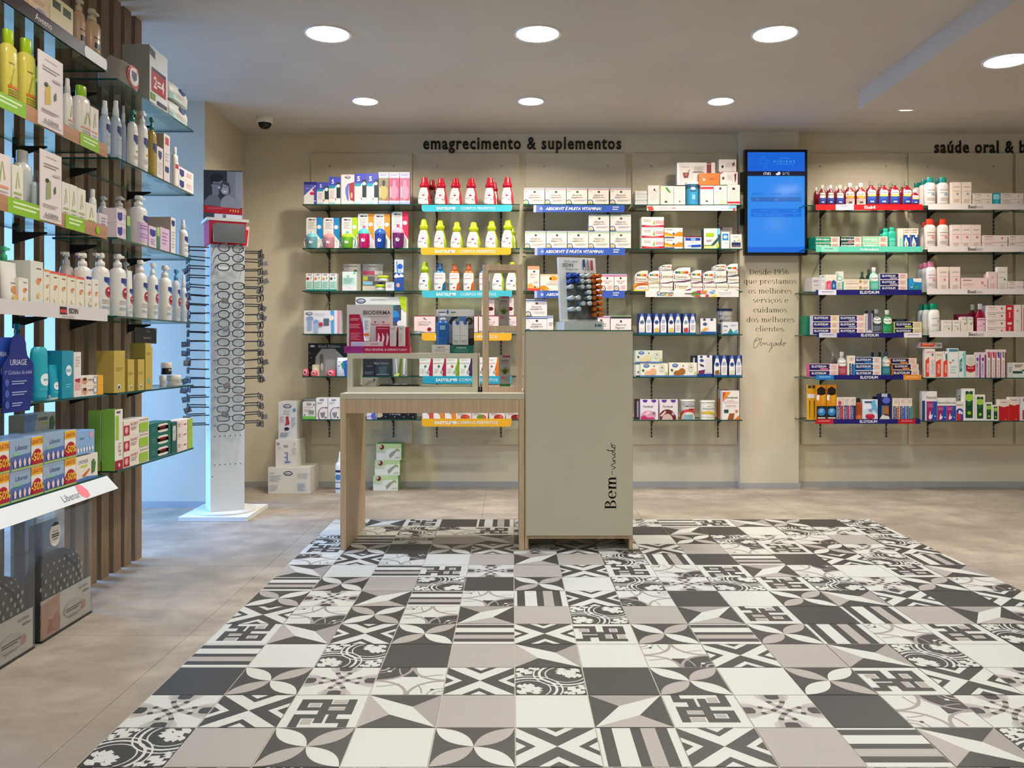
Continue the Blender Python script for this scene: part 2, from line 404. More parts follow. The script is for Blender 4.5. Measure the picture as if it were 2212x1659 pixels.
for r, row in enumerate(RUG):
    for c in range(15):
        k, q = row[2 * c], int(row[2 * c + 1])
        link('patterned_tile', tile_mesh[k], floor, (RUGX + TW * (c + .5), RUGY - TD * (r + .5), .0008), rz=q * math.pi / 2)
# ---------------------------------------------------------------- ceiling downlights
def downlight(x, y, z, r, power, label, tilt=0.0, vis=True):
    t = empty('downlight', (x, y, z)); tag(t, label, 'ceiling light', 'round recessed ceiling downlights')
    m = MB(); n = 36
    for i in range(n):
        a, b = 2 * math.pi * i / n, 2 * math.pi * (i + 1) / n
        P = lambda an, rr, zz: (rr * math.cos(an), rr * math.sin(an), zz)
        m.face([P(a, r * 1.13, 0), P(b, r * 1.13, 0), P(b, r * 1.11, -.006), P(a, r * 1.11, -.006)][::-1], 'W')
        m.face([P(a, r * 1.11, -.006), P(b, r * 1.11, -.006), P(b, r, -.004), P(a, r, -.004)][::-1], 'W')
    m.build('trim_ring', t)
    m = MB(); m.disc((0, 0, -.0035), r, emit('fff4e2', 9.0, 'lamp_lens'), up=False); m.build('lamp_lens', t)
    ld = bpy.data.lights.new('lamp', 'AREA'); ld.shape = 'DISK'; ld.size = 2 * r * .96; ld.energy = power; ld.color = LAMP_COL if y > 4.5 else NEAR_COL; ld.spread = math.radians(150)
    lo = link('lamp', ld, t, (0, 0, -.012)); return t
for i, (px, nm) in enumerate(((708, 'left'), (1161, 'middle'), (1674, 'right'))):
    downlight(X(px, 4.0), 4.0, CEIL, .1, LAMP_BIG, f'large bright round ceiling downlight, {nm} one of the nearer row of three')
downlight(X(2176, 4.07), 4.07, SOFF_Z, .1, LAMP_BIG, 'bright round downlight set in the lowered ceiling at far right')
for i, (px, nm) in enumerate(((789, 'left'), (1147, 'middle'), (1557, 'right'))):
    downlight(X(px, 5.08), 5.08, CEIL, .073, LAMP_SMALL, f'small recessed round ceiling downlight, {nm} one of the row near back wall')
downlight(2.45, 5.2, CEIL, .073, LAMP_SMALL, 'small round downlight hidden above the lowered ceiling edge')
for y in (2.1, .2, -1.5):
    for x in (-.87, .12, 1.24):
        downlight(x, y, CEIL, .1, LAMP_NEAR, f'round downlight overhead near the camera, outside the photograph')
    downlight(2.9, y, SOFF_Z, .1, LAMP_NEAR, f'round downlight overhead near the camera, outside the photograph')
# dome security camera
t = empty('security_camera', (X(572, 5.45), 5.45, CEIL)); tag(t, 'small white dome security camera with black lens on the ceiling corner', 'camera')
m = MB(); m.loft([(-.035, .046, .046), (-.03, .052, .052), (0, .054, .054)], 'W'); m.build('housing', t)
m = MB(); m.loft([(-.072, .008, .008), (-.068, .022, .022), (-.058, .034, .034), (-.046, .041, .041), (-.034, .043, .043)], M('0c0c0c', .08)); m.build('dome', t)
# ---------------------------------------------------------------- slat screen at the left
sc_root = empty('slat_screen', (-1.6975, 3.4, 0)); tag(sc_root, 'tall brown timber slat screen behind the side shelving', 'screen')
SLD = [3.787, 3.681, 3.582, 3.474, 3.37, 3.266, 3.162, 3.02, 2.90, 2.78, 2.66, 2.54, 2.42, 2.30]
for d in SLD:
    m = MB(); m.box(-.0105, .0105, d - 3.4, d - 3.4 + (.066 if d > 3.1 else .03), .0, CEIL, 'slat'); m.build('slat', sc_root)

# ================================================================ registry of labelled things
REG = []
ORD = ['top', 'second', 'third', 'fourth', 'fifth', 'bottom']
def reg(o, desc, cat, place, px):
    REG.append((o, desc, cat, place, px)); return o
# ================================================================ lettering
def serif_glyph(ch):
    """polygons of a high-contrast serif letter, em units; returns (polys, advance)"""
    P = []; sw, hl = .085, .022
    def rect(x0, y0, x1, y1): P.append([(x0, y0), (x1, y0), (x1, y1), (x0, y1)])
    def stem(x, y0, y1, ser='tb'):
        rect(x, y0, x + sw, y1)
        if 'b' in ser: rect(x - .06, y0, x + sw + .06, y0 + hl)
        if 't' in ser: rect(x - .07, y1 - hl, x + sw, y1)
    def ring(cx, cy, rx, ry, a0=0, a1=360, n=22):
        ri, rj = rx - sw, ry - hl
        for i in range(n):
            p, q = math.radians(a0 + (a1 - a0) * i / n), math.radians(a0 + (a1 - a0) * (i + 1) / n)
            P.append([(cx + rx * math.cos(p), cy + ry * math.sin(p)), (cx + rx * math.cos(q), cy + ry * math.sin(q)), (cx + ri * math.cos(q), cy + rj * math.sin(q)), (cx + ri * math.cos(p), cy + rj * math.sin(p))])
    def dot(x, y, r=.055): P.append([(x + r * math.cos(a), y + r * math.sin(a)) for a in [i * math.pi / 5 for i in range(10)]])
    xh = .46; A = .5
    if ch == 'o': ring(.24, .23, .23, .24)
    elif ch == 'e': ring(.24, .23, .23, .24, 0, 318); rect(.08, .235, .46, .26)
    elif ch in 'cç':
        ring(.24, .23, .23, .24, 45, 318); dot(.38, .36); A = .45
        if ch == 'ç': rect(.2, -.1, .26, 0); dot(.2, -.12, .04)
    elif ch == 'd': ring(.22, .23, .21, .24); stem(.36, 0, .70); A = .54
    elif ch == 'q': ring(.22, .23, .21, .24); stem(.36, -.2, .46); A = .54
    elif ch == 'p': ring(.30, .23, .21, .24); stem(.08, -.2, .46); A = .54
    elif ch in 'nh': stem(.08, 0, .7 if ch == 'h' else xh); ring(.30, .28, .2, .19, 0, 180, 12); stem(.415, 0, .3, 'b'); A = .58
    elif ch == 'm': stem(.08, 0, xh); ring(.27, .28, .17, .19, 0, 180, 12); stem(.355, 0, .3, 'b'); ring(.545, .28, .17, .19, 0, 180, 12); stem(.63, 0, .3, 'b'); A = .8
    elif ch == 'u': stem(.08, .16, xh, 't'); ring(.25, .18, .17, .19, 180, 360, 12); stem(.38, 0, xh); A = .56
    elif ch == 'r': stem(.08, 0, xh); ring(.27, .28, .16, .19, 60, 160, 8); dot(.34, .4); A = .42
    elif ch == 'i': stem(.08, 0, xh); dot(.12, .62); A = .27
    elif ch == 'l': stem(.08, 0, .7); A = .27
    elif ch == 't': rect(.1, .05, .185, .6); rect(.0, .44, .3, .46); ring(.24, .1, .14, .11, 180, 300, 8); A = .33
    elif ch == 's': ring(.2, .35, .15, .12, 30, 270, 12); ring(.21, .12, .17, .13, -150, 90, 12); A = .42
    elif ch == 'v': P.append([(.0, xh), (.1, xh), (.27, .04), (.23, 0)]); P.append([(.23, 0), (.26, .0), (.44, xh), (.41, xh)]); rect(-.04, xh - hl, .15, xh); rect(.34, xh - hl, .48, xh); A = .48
    elif ch == 'a': ring(.2, .12, .17, .13); stem(.33, 0, .33, ''); ring(.24, .31, .175, .16, 0, 150, 10); dot(.1, .35); rect(.33, 0, .48, hl); A = .5
    elif ch == 'D': stem(.08, 0, .68); ring(.2, .34, .4, .34, -90, 90, 16); A = .66
    elif ch == 'B': stem(.08, 0, .68); ring(.2, .51, .27, .17, -90, 90, 12); ring(.2, .18, .32, .185, -90, 90, 12); A = .6
    elif ch == '1': stem(.14, 0, .68, 'b'); P.append([(.02, .56), (.14, .68), (.14, .64), (.02, .53)]); A = .38
    elif ch == '9': ring(.22, .46, .2, .22); ring(.2, .34, .22, .34, -110, 30, 10); A = .5
    elif ch == '6': ring(.24, .22, .2, .22); ring(.26, .34, .22, .34, 70, 210, 10); A = .5
    elif ch == '5': ring(.22, .22, .2, .22, -140, 130, 14); rect(.08, .36, .11, .68); rect(.08, .6, .4, .68); A = .48
    elif ch == '.': dot(.1, .04); A = .22
    elif ch == ' ': A = .26
    elif ch == '-': rect(.05, .22, .5, .245); A = .55
    return P, A + .03
def serif_text(mb, s, mat, mp, size, center=None, x=0.0):
    w = sum(serif_glyph(c)[1] for c in s) * size
    x = center - w / 2 if center is not None else x
    for c in s:
        P, a = serif_glyph(c)
        for p in P:
            ar = sum(p[i][0] * p[(i + 1) % len(p)][1] - p[(i + 1) % len(p)][0] * p[i][1] for i in range(len(p)))
            mb.face([mp(x + u * size, v * size) for u, v in (p if ar > 0 else p[::-1])], mat)
        x += a * size
    return x
def stroke_text(mb, strokes, mat, mp, wd):
    """handwriting: each stroke a list of points, smoothed and given width wd"""
    for st in strokes:
        q = []
        n = len(st)
        for i in range(n - 1):
            p0, p1, p2, p3 = st[max(i - 1, 0)], st[i], st[i + 1], st[min(i + 2, n - 1)]
            for k in range(6):
                t = k / 6
                q.append(tuple(.5 * (2 * p1[j] + (p2[j] - p0[j]) * t + (2 * p0[j] - 5 * p1[j] + 4 * p2[j] - p3[j]) * t * t + (3 * p1[j] - p0[j] - 3 * p2[j] + p3[j]) * t ** 3) for j in (0, 1)))
        q.append(st[-1])
        for a, b in zip(q, q[1:]):
            dx, dy = b[0] - a[0], b[1] - a[1]; L = math.hypot(dx, dy) or 1e-6; nx, ny = -dy / L * wd / 2, dx / L * wd / 2
            ex, ey = dx / L * wd * .3, dy / L * wd * .3
            mb.face([mp(a[0] - ex - nx, a[1] - ey - ny), mp(b[0] + ex - nx, b[1] + ey - ny), mp(b[0] + ex + nx, b[1] + ey + ny), mp(a[0] - ex + nx, a[1] - ey + ny)], mat)
def sign_letters(name, s, x0, x1, zb, y, label, hgt):
    """solid cut letters standing a little proud of the wall"""
    t = empty(name, (x0, y, zb)); tag(t, label, 'wall lettering')
    v, f, a0, a1, _, _ = text_mesh(s, 'bs'); sx = (x1 - x0) / (a1 - a0); sz = hgt / .70
    adv = []
    for i in range(len(s)): adv.append(text_mesh(s[:i + 1], 'bs')[3])
    for i, ch in enumerate(s):
        if ch == ' ': continue
        v, f, b0, b1, _, _ = text_mesh(ch, 'bs'); off = adv[i] - b1 - a0; m = MB()
        for fc in f: m.face([((v[k][0] + off) * sx, -.006, v[k][1] * sz) for k in fc], M('12100f', .6))
        edges = {}
        for fc in f:
            for k in range(len(fc)):
                e = (fc[k], fc[(k + 1) % len(fc)])
                if (e[1], e[0]) in edges: edges[(e[1], e[0])] = 0
                else: edges[e] = 1
        for (p, q), on in edges.items():
            if on: m.face([((v[p][0] + off) * sx, -.006, v[p][1] * sz), ((v[p][0] + off) * sx, 0, v[p][1] * sz), ((v[q][0] + off) * sx, 0, v[q][1] * sz), ((v[q][0] + off) * sx, -.006, v[q][1] * sz)], M('12100f', .6))
        m.build('letter', t)
    return t
LD_ = WALL_D - .001
sign_letters('wall_lettering', 'emagrecimento & suplementos', X(914, LD_), X(1342, LD_), Z(322, LD_), LD_, 'black cut-out letters reading emagrecimento & suplementos above the shelves', .083)
sign_letters('wall_lettering', 'saúde oral & b', X(2018, LD_), X(2215, LD_), Z(330, LD_), LD_, 'black cut-out letters starting saúde oral at the right of the back wall', .083)
# ================================================================ wall bays with glass shelves
FD = 5.60                      # front line of goods on the back wall
SHELF_Y = [441, 536, 628, 721, 813, 906]
BAYS = dict(B1=(672, 890, 653, 893, 0), B2=(904, 1122, 893, 1123, 0), B3=(1136, 1352, 1130, 1363, 0), B4=(1366, 1592, 1368, 1604, 1), B5=(1731, 1955, 1738, 1990, 2), B6=(1963, 2187, 1996, 2222, 3), B7=(2194, 2420, 2232, 2460, 3))
BAYNAME = dict(B1='baby-goods bay', B2='slimming bay', B3='vitamin bay', B4='left-of-screen bay', B5='right-of-screen bay', B6='far-right bay', B7='edge-cut bay',
               L1='near side shelving', L2='far side shelving')
PANEL_D = 5.832
def glass_shelf(w, dpt, parent, loc, rz=0.0, key={}):
    k = (round(w, 3), round(dpt, 3))
    if k not in key:
        m = MB(); h = .0065
        m.face([(-w / 2, 0, 0), (w / 2, 0, 0), (w / 2, dpt, 0), (-w / 2, dpt, 0)], 'glass'); m.face([(-w / 2, dpt, -h), (w / 2, dpt, -h), (w / 2, 0, -h), (-w / 2, 0, -h)], 'glass')
        m.box(-w / 2, w / 2, 0, dpt, -h, 0, 'edge', skip='ud'); key[k] = m.mesh('glass_shelf')
    return link('glass_shelf', key[k], parent, loc, rz)
SHZ = {}
brk = MB(); brk.box(-.004, .004, 0, .016, -.05, .02, 'black')
pts = [(0.0, -.010), (-.10, -.010), (-.10, -.016), (0.0, -.046)]
for sx in (-.003, .003): brk.face([(sx, y, z) for y, z in (pts if sx > 0 else pts[::-1])], 'black')
for i in range(4):
    a, b = pts[i], pts[(i + 1) % 4]; brk.face([(-.003, a[0], a[1]), (.003, a[0], a[1]), (.003, b[0], b[1]), (-.003, b[0], b[1])], 'black')
BRK = brk.mesh('shelf_bracket')
def make_bay(b, label):
    p0, p1, s0, s1, dy = BAYS[b]; x0, x1 = X(p0, PANEL_D), X(p1, PANEL_D); z0, z1 = Z(960, PANEL_D), Z(331, PANEL_D)
    t = empty('bay_panel', ((x0 + x1) / 2, PANEL_D, z0)); tag(t, label, 'wall panel', 'backing panels of the wall bays'); ox, oz = (x0 + x1) / 2, z0
    hw = (x1 - x0) / 2; H = z1 - z0
    m = MB(); m.box(-hw, hw, 0, WALL_D - PANEL_D - .0005, 0, H, 'panel'); m.build('back_panel', t)
    for s in (-1, 1):
        rx = s * hw * .635; m = MB(); m.box(rx - .005, rx + .005, -.0022, 0, .05, H - .42, 'black')
        for k in range(60): zz = .06 + k * .026; m.box(rx - .003, rx + .003, -.0027, -.0022, zz, zz + .013, 'g') if zz < H - .45 else None
        m.build('slotted_rail', t)
        m = MB(); m.loft([(0, .007, .007), (.002, .005, .005)], 'g', n=10); link('screw_cover', m.mesh('screw_cover'), t, (rx, -.0001, H - .09), rot=(math.pi / 2, 0, 0))
    for i, y in enumerate(SHELF_Y):
        d = PANEL_D - .245; z = Z(y + dy, d + .003); SHZ[(b, i)] = z; xa, xb = X(s0, d), X(s1, d)
        sh = empty('wall_shelf', (ox, PANEL_D, z)); tag(sh, f'{ORD[i]} glass shelf of the {BAYNAME[b]} on black brackets', 'shelf', f'glass shelves of the {BAYNAME[b]}')
        glass_shelf(xb - xa, .24, sh, ((xa + xb) / 2 - ox, d - PANEL_D, 0))
        for s in (-1, 1): link('shelf_bracket', BRK, sh, (s * hw * .635, -.003, -.002))
    return t
for b, l in (('B1', 'backing panel with rails of the wall bay of baby goods, leftmost'), ('B2', 'backing panel with rails of the wall bay with teal and yellow strips'),
             ('B3', 'backing panel with rails of the wall bay behind the tall cabinet'), ('B4', 'backing panel with rails of the wall bay just left of the blue screen'),
             ('B5', 'backing panel with rails of the wall bay just right of the blue screen'), ('B6', 'backing panel with rails of the wall bay with plain white strips'),
             ('B7', 'backing panel with rails of the wall bay cut by right edge')): make_bay(b, l)
# ---------------------------------------------------------------- side shelving units on the left
SX = -1.446; LZ = [1.940, 1.651, 1.358, 1.070, .787, .502]; LY = dict(L1=(2.27, 3.012), L2=(3.098, 3.842))
for b, l in (('L1', 'near side unit of six glass shelves with lotions, cut by the left edge'), ('L2', 'far side unit of six glass shelves with baby lotions beside the spectacle stand')):
    y0, y1 = LY[b]
    for i, z in enumerate(LZ):
        SHZ[(b, i)] = z; t = empty('side_shelf', (SX - .12, (y0 + y1) / 2, z)); tag(t, f'{ORD[i]} glass shelf of the {BAYNAME[b]}', 'shelf', f'glass shelves of the {BAYNAME[b]}')
        glass_shelf(y1 - y0, .2385, t, (.12, 0, 0), rz=math.pi / 2)
        for yy in (-.24, .24): link('shelf_bracket', BRK, t, (-.1185, yy, -.002), rz=math.pi / 2)
# ================================================================ counter: desk and tall cabinet
CD0 = 3.98
t = empty('welcome_desk', (X(940, CD0), CD0, 0)); tag(t, 'pale oak desk with open front and grey-green top beside the tall cabinet', 'desk')
dx0, dx1 = X(735, CD0) - t.location.x, X(1133, CD0) - t.location.x
m = MB(); m.box(dx0, dx1, 0, .53, .714, .740, 'door'); m.build('desk_top', t)
m = MB(); m.box(dx0 + .0265, dx1 - .0265, .002, .022, .648, .7135, 'woodx'); m.build('apron', t)
m = MB(); m.box(dx0, dx0 + .026, 0, .53, 0.004, .7135, 'wood'); m.build('side_panel', t)
m = MB(); m.box(dx1 - .026, dx1, 0, .53, 0.004, .7135, 'wood'); m.build('side_panel', t)
m = MB(); m.box(dx0 + .0265, dx1 - .0265, .47, .49, .62, .7135, 'wood'); m.build('back_rail', t)
t = empty('tall_cabinet', (X(1252, CD0), CD0, 0)); tag(t, 'tall grey-green cabinet with oak frame and Bem-vindo lettering on its door', 'cabinet')
ox = t.location.x; cx0, cx1 = X(1134, CD0) - ox, X(1367, CD0) - ox; ct = Z(713, CD0)
m = MB(); m.box(cx0, cx0 + .016, .002, .5, .005, ct - .006, 'wood'); m.box(cx1 - .016, cx1, .002, .5, .005, ct - .006, 'wood')
m.box(cx0 + .0165, cx1 - .0165, .004, .5, .056, .074, 'wood'); m.box(cx0 + .0165, cx1 - .0165, .02, .5, ct - .03, ct - .006, 'wood'); m.box(cx0 + .0165, cx1 - .0165, .48, .5, .08, ct - .03, 'wood'); m.build('carcass', t)
m = MB(); m.box(cx0 + .005, cx1 - .004, -.018, .001, .076, ct - .006, 'door'); dr = m.build('door', t)
m = MB(); m.box(cx0, cx1, -.016, .5, ct - .0055, ct, 'edgelight'); m.build('glass_top', t)
# lettering on the door, reading upwards
m = MB(); lx = X(1331, CD0 - .018) - ox; lz = Z(1100, CD0 - .018); yy = -.0185; mk = M('17140f', .6)
mpv = lambda u, v: (lx - v, yy, lz + u)
xe = serif_text(m, 'Bem', mk, mpv, .0785, x=0.0)
for off in (.0012, -.0012): serif_text(m, 'Bem', mk, lambda u, v, o=off: (lx - v, yy - .0002, lz + u + o), .0785, x=0.0)
m.face([mpv(xe + .004, .018), mpv(xe + .024, .018), mpv(xe + .024, .0205), mpv(xe + .004, .0205)], mk)
s0 = xe + .03; k = .00215
VIN = [[(0, 8), (2, 4), (4, 1), (6, 4), (8, 9), (10, 9), (12, 6)], [(12, 7), (13, 2), (15, 1), (18, 5)], [(18, 7), (19, 2), (19, 1), (22, 6), (25, 7), (26, 3), (27, 1), (30, 4)],
       [(38, 6), (35, 8), (32, 5), (32, 2), (35, 1), (39, 6), (42, 16), (43, 20), (41, 14), (41, 6), (42, 2), (45, 2), (48, 5)], [(50, 8), (47, 5), (48, 1), (52, 2), (53, 6), (51, 9), (49, 8), (54, 9), (57, 11)]]
stroke_text(m, [[(s0 + a * k, b * k) for a, b in st] for st in VIN], mk, lambda u, v: (lx - v - .002, yy, lz + u), .0026)
m.face([mpv(s0 + 14.5 * k, 11 * k), mpv(s0 + 15.5 * k, 11 * k), mpv(s0 + 15.5 * k, 12 * k), mpv(s0 + 14.5 * k, 12 * k)], mk)
lt = m.build('door_lettering', dr)
# ---------------------------------------------------------------- display frames on the desk
DT = .7402
def frame_case(name, px0, px1, pyt, d, dep, th, mat, label, mid=None, back=None):
    x0, x1 = X(px0, d), X(px1, d); h = Z(pyt, d) - DT; w = x1 - x0; t = empty(name, ((x0 + x1) / 2, d, DT)); tag(t, label, 'display case')
    m = MB(); m.box(-w / 2, -w / 2 + th, 0, dep, .0, h, mat); m.build('side_panel', t)
    m = MB(); m.box(w / 2 - th, w / 2, 0, dep, .0, h, mat); m.build('side_panel', t)
    m = MB(); m.box(-w / 2 + th, w / 2 - th, 0, dep, h - th, h, mat); m.build('top_panel', t)
    m = MB(); m.box(-w / 2 + th, w / 2 - th, 0, dep, 0, th, mat); m.build('bottom_panel', t)
    if mid: m = MB(); m.box(-w / 2 + th, w / 2 - th, 0, dep, mid - th / 2, mid + th / 2, mat); m.build('shelf', t)
    if back: m = MB(); m.face([(-w / 2 + th, dep - .01, th), (w / 2 - th, dep - .01, th), (w / 2 - th, dep - .01, h - th), (-w / 2 + th, dep - .01, h - th)], 'glass'); m.build('glass_back', t)
    return t
CASE_D = 4.10
case = frame_case('low_display_case', 750, 1032, 763, CASE_D, .27, .026, 'door', 'low open grey-green display case lying on the desk top', back=True)
tower = frame_case('display_tower', 1042, 1128, 571, CASE_D, .15, .028, 'wood', 'narrow upright oak display frame with two open compartments on the desk', mid=Z(710, CASE_D) - DT)
CASE_TOP = Z(763, CASE_D) + .0002
# small chrome spacer between the two frames
m = MB(); m.loft([(0, .012, .012), (.003, .014, .014), (.02, .012, .012), (.024, .008, .008)], 'steel'); o = m.build('chrome_knob', None, (X(1037, 4.14), 4.16, DT)); tag(o, 'small chrome knob on the desk between the two display frames', 'knob')
# ================================================================ screen on the column
TVD = 5.70
t = empty('wall_screen', (X(1676.5, TVD), TVD, Z(551, TVD))); tag(t, 'portrait wall screen with blue queue display on the column', 'screen'); tw, th = X(1744, TVD) - X(1609, TVD), Z(323, TVD) - Z(551, TVD)
m = MB(); m.box(-tw / 2, tw / 2, 0, .045, 0, th, M('0d0d0d', .25)); m.build('housing', t)
m = MB(); m.box(-.1, .1, .045, CD - TVD - .0005, th * .3, th * .7, 'black'); m.box(-tw / 2 - .012, -tw / 2 + .05, .05, .075, th * .62, th * .8, 'black'); m.box(-tw / 2 - .014, -tw / 2 + .05, .05, .075, th * .3, th * .45, 'black')
m.box(tw / 2 - .03, tw / 2 + .016, .05, .07, th * .72, th * .8, 'black'); m.build('wall_bracket', t)
m = MB(); q = [(tw / 2 + .008, .06, th * .72), (tw / 2 + .02, .06, th * .69), (tw / 2 + .016, .06, th * .65), (tw / 2 + .004, .06, th * .655)]; m.tube(q, .003, 'black'); m.build('cable', t)
m = MB(); sw_, sh_ = tw - .036, th - .036
draw(m, "r 0 0 1 1 !2a8cf0;r 0 0 1 .19 !0a63dc;r 0 .19 1 .238 !070b2e;r 0 .945 1 1 !0a6ae0;"
        "p !1272e6 .22 .06 .27 .04 .31 .04 .31 .075 .37 .075 .39 .10 .34 .11 .34 .16 .28 .16 .27 .115 .2 .12 .18 .09 .23 .085;p !0a63dc .235 .068 .29 .05 .295 .09 .35 .09 .35 .10 .32 .105 .315 .15 .29 .15 .285 .105 .21 .11 .2 .098 .245 .095;"
        "ts .64 .092 .024 !63b4f6 H_I_G_I_E_N_E;l .55 .057 .74 .067 1 !3d98f0;l .5 .117 .8 .127 1 !3d98f0;"
        "tb .34 .214 .026 !dfe9fb 17:01;e .53 .219 .04 .011 !dfe9fb;e .55 .209 .026 .012 !dfe9fb;t .67 .214 .024 !dfe9fb 21°C;"
        "t .17 .417 .021 !0f4fb0 SERVIÇO;t .50 .417 .021 !2a62b4 SENHA;t .83 .417 .021 !2a62b4 BALCÃO;"
        "r .06 .448 .94 .494 !2a6fc4;t .17 .471 .022 !4aa0f4 A;t .50 .471 .022 !63b0f6 67;t .83 .471 .02 !4aa0f4 -;"
        "r .06 .566 .94 .606 !0a6fe4;t .37 .586 .021 !2f97f6 ATEND._GERAL;t .82 .586 .021 !2f97f6 A67;r .06 .612 .94 .646 !0a6fe4;t .36 .629 .021 !2f97f6 ATEND._PRIORITARIO;t .82 .629 .021 !2f97f6 P7",
     lambda u, v, n: (-sw_ / 2 + u * sw_, -.0006 - .00015 * n, .018 + sh_ * (1 - v)), sw_, sh_)
m.build('display', t)
# words on the column
m = MB(); yy = CD - .0006; mk = M('5b5142', .7); d_ = CD
for i, (s, c, yb) in enumerate((('Desde 1956', 1662, 593), ('que prestamos', 1664, 613), ('os melhores', 1664, 634), ('serviços e', 1665, 654), ('cuidamos', 1664, 675), ('dos melhores', 1665, 696), ('clientes.', 1665, 716))):
    serif_text(m, s, mk, lambda u, v, zb=Z(yb, CD): (u, yy, zb + v), (.0545), center=X(c, CD))
OB = [[(8, 20), (3, 14), (2, 6), (5, 3), (10, 8), (14, 16), (12, 24), (6, 22), (3, 17), (9, 19), (18, 23)], [(19, 24), (16, 14), (16, 9), (20, 9), (21, 13), (17, 14)], [(22, 13), (24, 14), (25, 10), (27, 13), (29, 14)], [(30, 13), (31, 9), (33, 10)],
      [(39, 14), (36, 14), (35, 10), (38, 9), (40, 14), (38, 3), (33, -6), (36, -1), (43, 9)], [(48, 14), (45, 13), (44, 9), (47, 9), (49, 14), (49, 9), (52, 12)], [(58, 14), (54, 13), (53, 9), (56, 9), (59, 15), (60, 22), (58, 12), (60, 9)], [(64, 13), (61, 11), (63, 8), (66, 10), (65, 14), (70, 13)]]
kx = X(1701, CD) - X(1626, CD)
stroke_text(m, [[(a * kx / 72, b * kx / 72) for a, b in st] for st in OB], mk, lambda u, v: (X(1626, CD) + u, yy, Z(755, CD) + v), .0026)
o = m.build('column_lettering'); tag(o, 'brown serif greeting text starting Desde 1956 printed on the column', 'wall lettering')
# ================================================================ spectacle stand
SC = (-1.65, 4.86); TH = math.radians(28)
stand = empty('spectacle_stand', (SC[0], SC[1], 0)); tag(stand, 'tall white revolving spectacle stand with square plinth and mirror head', 'display stand')
WH = M('dcdedb', .4)
m = MB(); m.box(-.19, .19, -.2, .2, .001, .024, M('e9e9e2', .4)); m.build('plinth', stand)
m = MB(); m.loft([(.0245, .168, .168), (.034, .172, .172), (.036, .168, .168)], M('e4e5e2', .4), n=40); m.build('turntable', stand)
cs = .0925
m = MB(); m.box(-cs, cs, -cs, cs, .0365, 1.54, WH); colm = m.build('column', stand, rz=TH)
for zz in (.46, .30, .235):
    for k in range(6):
        if zz == .235 and k: continue
        m = MB(); m.disc((0, 0, 0), .0032, 'k', n=8); link('peg_hole', m.mesh('peg_hole'), colm, ((-.07 + k * .028) if zz != .235 else -.082, -cs - .0006, zz), rot=(math.pi / 2, 0, 0))
m = MB(); m.box(-.115, .115, -.105, .105, 1.672, 1.688, M('e6e4de', .4)); m.box(-.1, .1, -.098, .095, 1.5405, 1.672, 'r'); hd = m.build('header_box', stand, rz=TH)
m = MB(); draw(m, "r 0 0 1 1 c23a5a;l .2 .15 .75 .8 5 a52a4c", lambda u, v, n: (-.1005 - EPS * n, .095 - .193 * u, 1.548 + .118 * (1 - v)), .19, .12); m.build('side_panel', hd)
m = MB(); m.prism([(-.082, 0), (.090, 0), (.092, .106), (.08, .112), (-.064, .112), (-.082, .098)], -.004, 0, 'mirror', 'W'); link('mirror', m.mesh('mirror'), hd, (0, -.1245, 1.549), rot=(-.21, 0, 0))
m = MB(); m.prism([(.1005, 1.546), (.125, 1.546), (.135, 1.66), (.1005, 1.66)], -.02, -.014, 'P'); m.prism([(.1005, 1.55), (.118, 1.55), (.128, 1.64), (.1005, 1.64)], -.022, -.0205, 'r'); m.build('leaflet_holder', hd)
# picture card above
cw, chh = .212, .282
m = MB(); m.box(-cw / 2, cw / 2, 0, .004, 1.689, 1.689 + chh, 'W')
draw(m, "r 0 0 1 1 3b3b40;r .6 .02 1 .75 8e8f95;r .82 .02 1 .75 a3a4a8;e .34 .26 .15 .15 8d8e90;r .22 .33 .40 .5 85868a;p 77787c .02 .80 .02 .62 .16 .50 .36 .5 .48 .66 .44 .8;e .33 .15 .17 .09 2a2a2d;p 2a2a2d .18 .14 .25 .12 .24 .3 .18 .28;"
        "e .55 .36 .12 .13 b0b0b2;p 4a4a4e .43 .40 .45 .26 .55 .21 .66 .26 .69 .42 .66 .5 .64 .32 .5 .28 .46 .4;p 9c9da0 .42 .8 .46 .58 .58 .5 .7 .52 .92 .62 .96 .8;r .42 .3 .5 .33 5a5a5e;l .28 .27 .42 .31 1 4a4a4c;e .4 .35 .04 .014 e8e8e8;e .55 .43 .045 .016 e8e8e8;l .5 .335 .61 .36 1 55555a;"
        "p c4202e 0 .71 1 .78 1 .90 0 .86;l .1 .755 .6 .80 2 e2707a;r .68 .79 .71 .83 e8b84a;r .75 .79 .78 .84 e8b84a;r .81 .79 .84 .845 e8b84a;r .88 .80 .91 .85 e8b84a;p e8e6e2 .28 .88 1 .905 1 1 .28 1;r .0 .87 .28 1 4a4a50;r .5 .9 .58 .98 77777c", flat(cw, chh, 0, 1.689), cw, chh)
m.build('picture_card', stand, (0.0, -.03, 0), rz=math.radians(10))
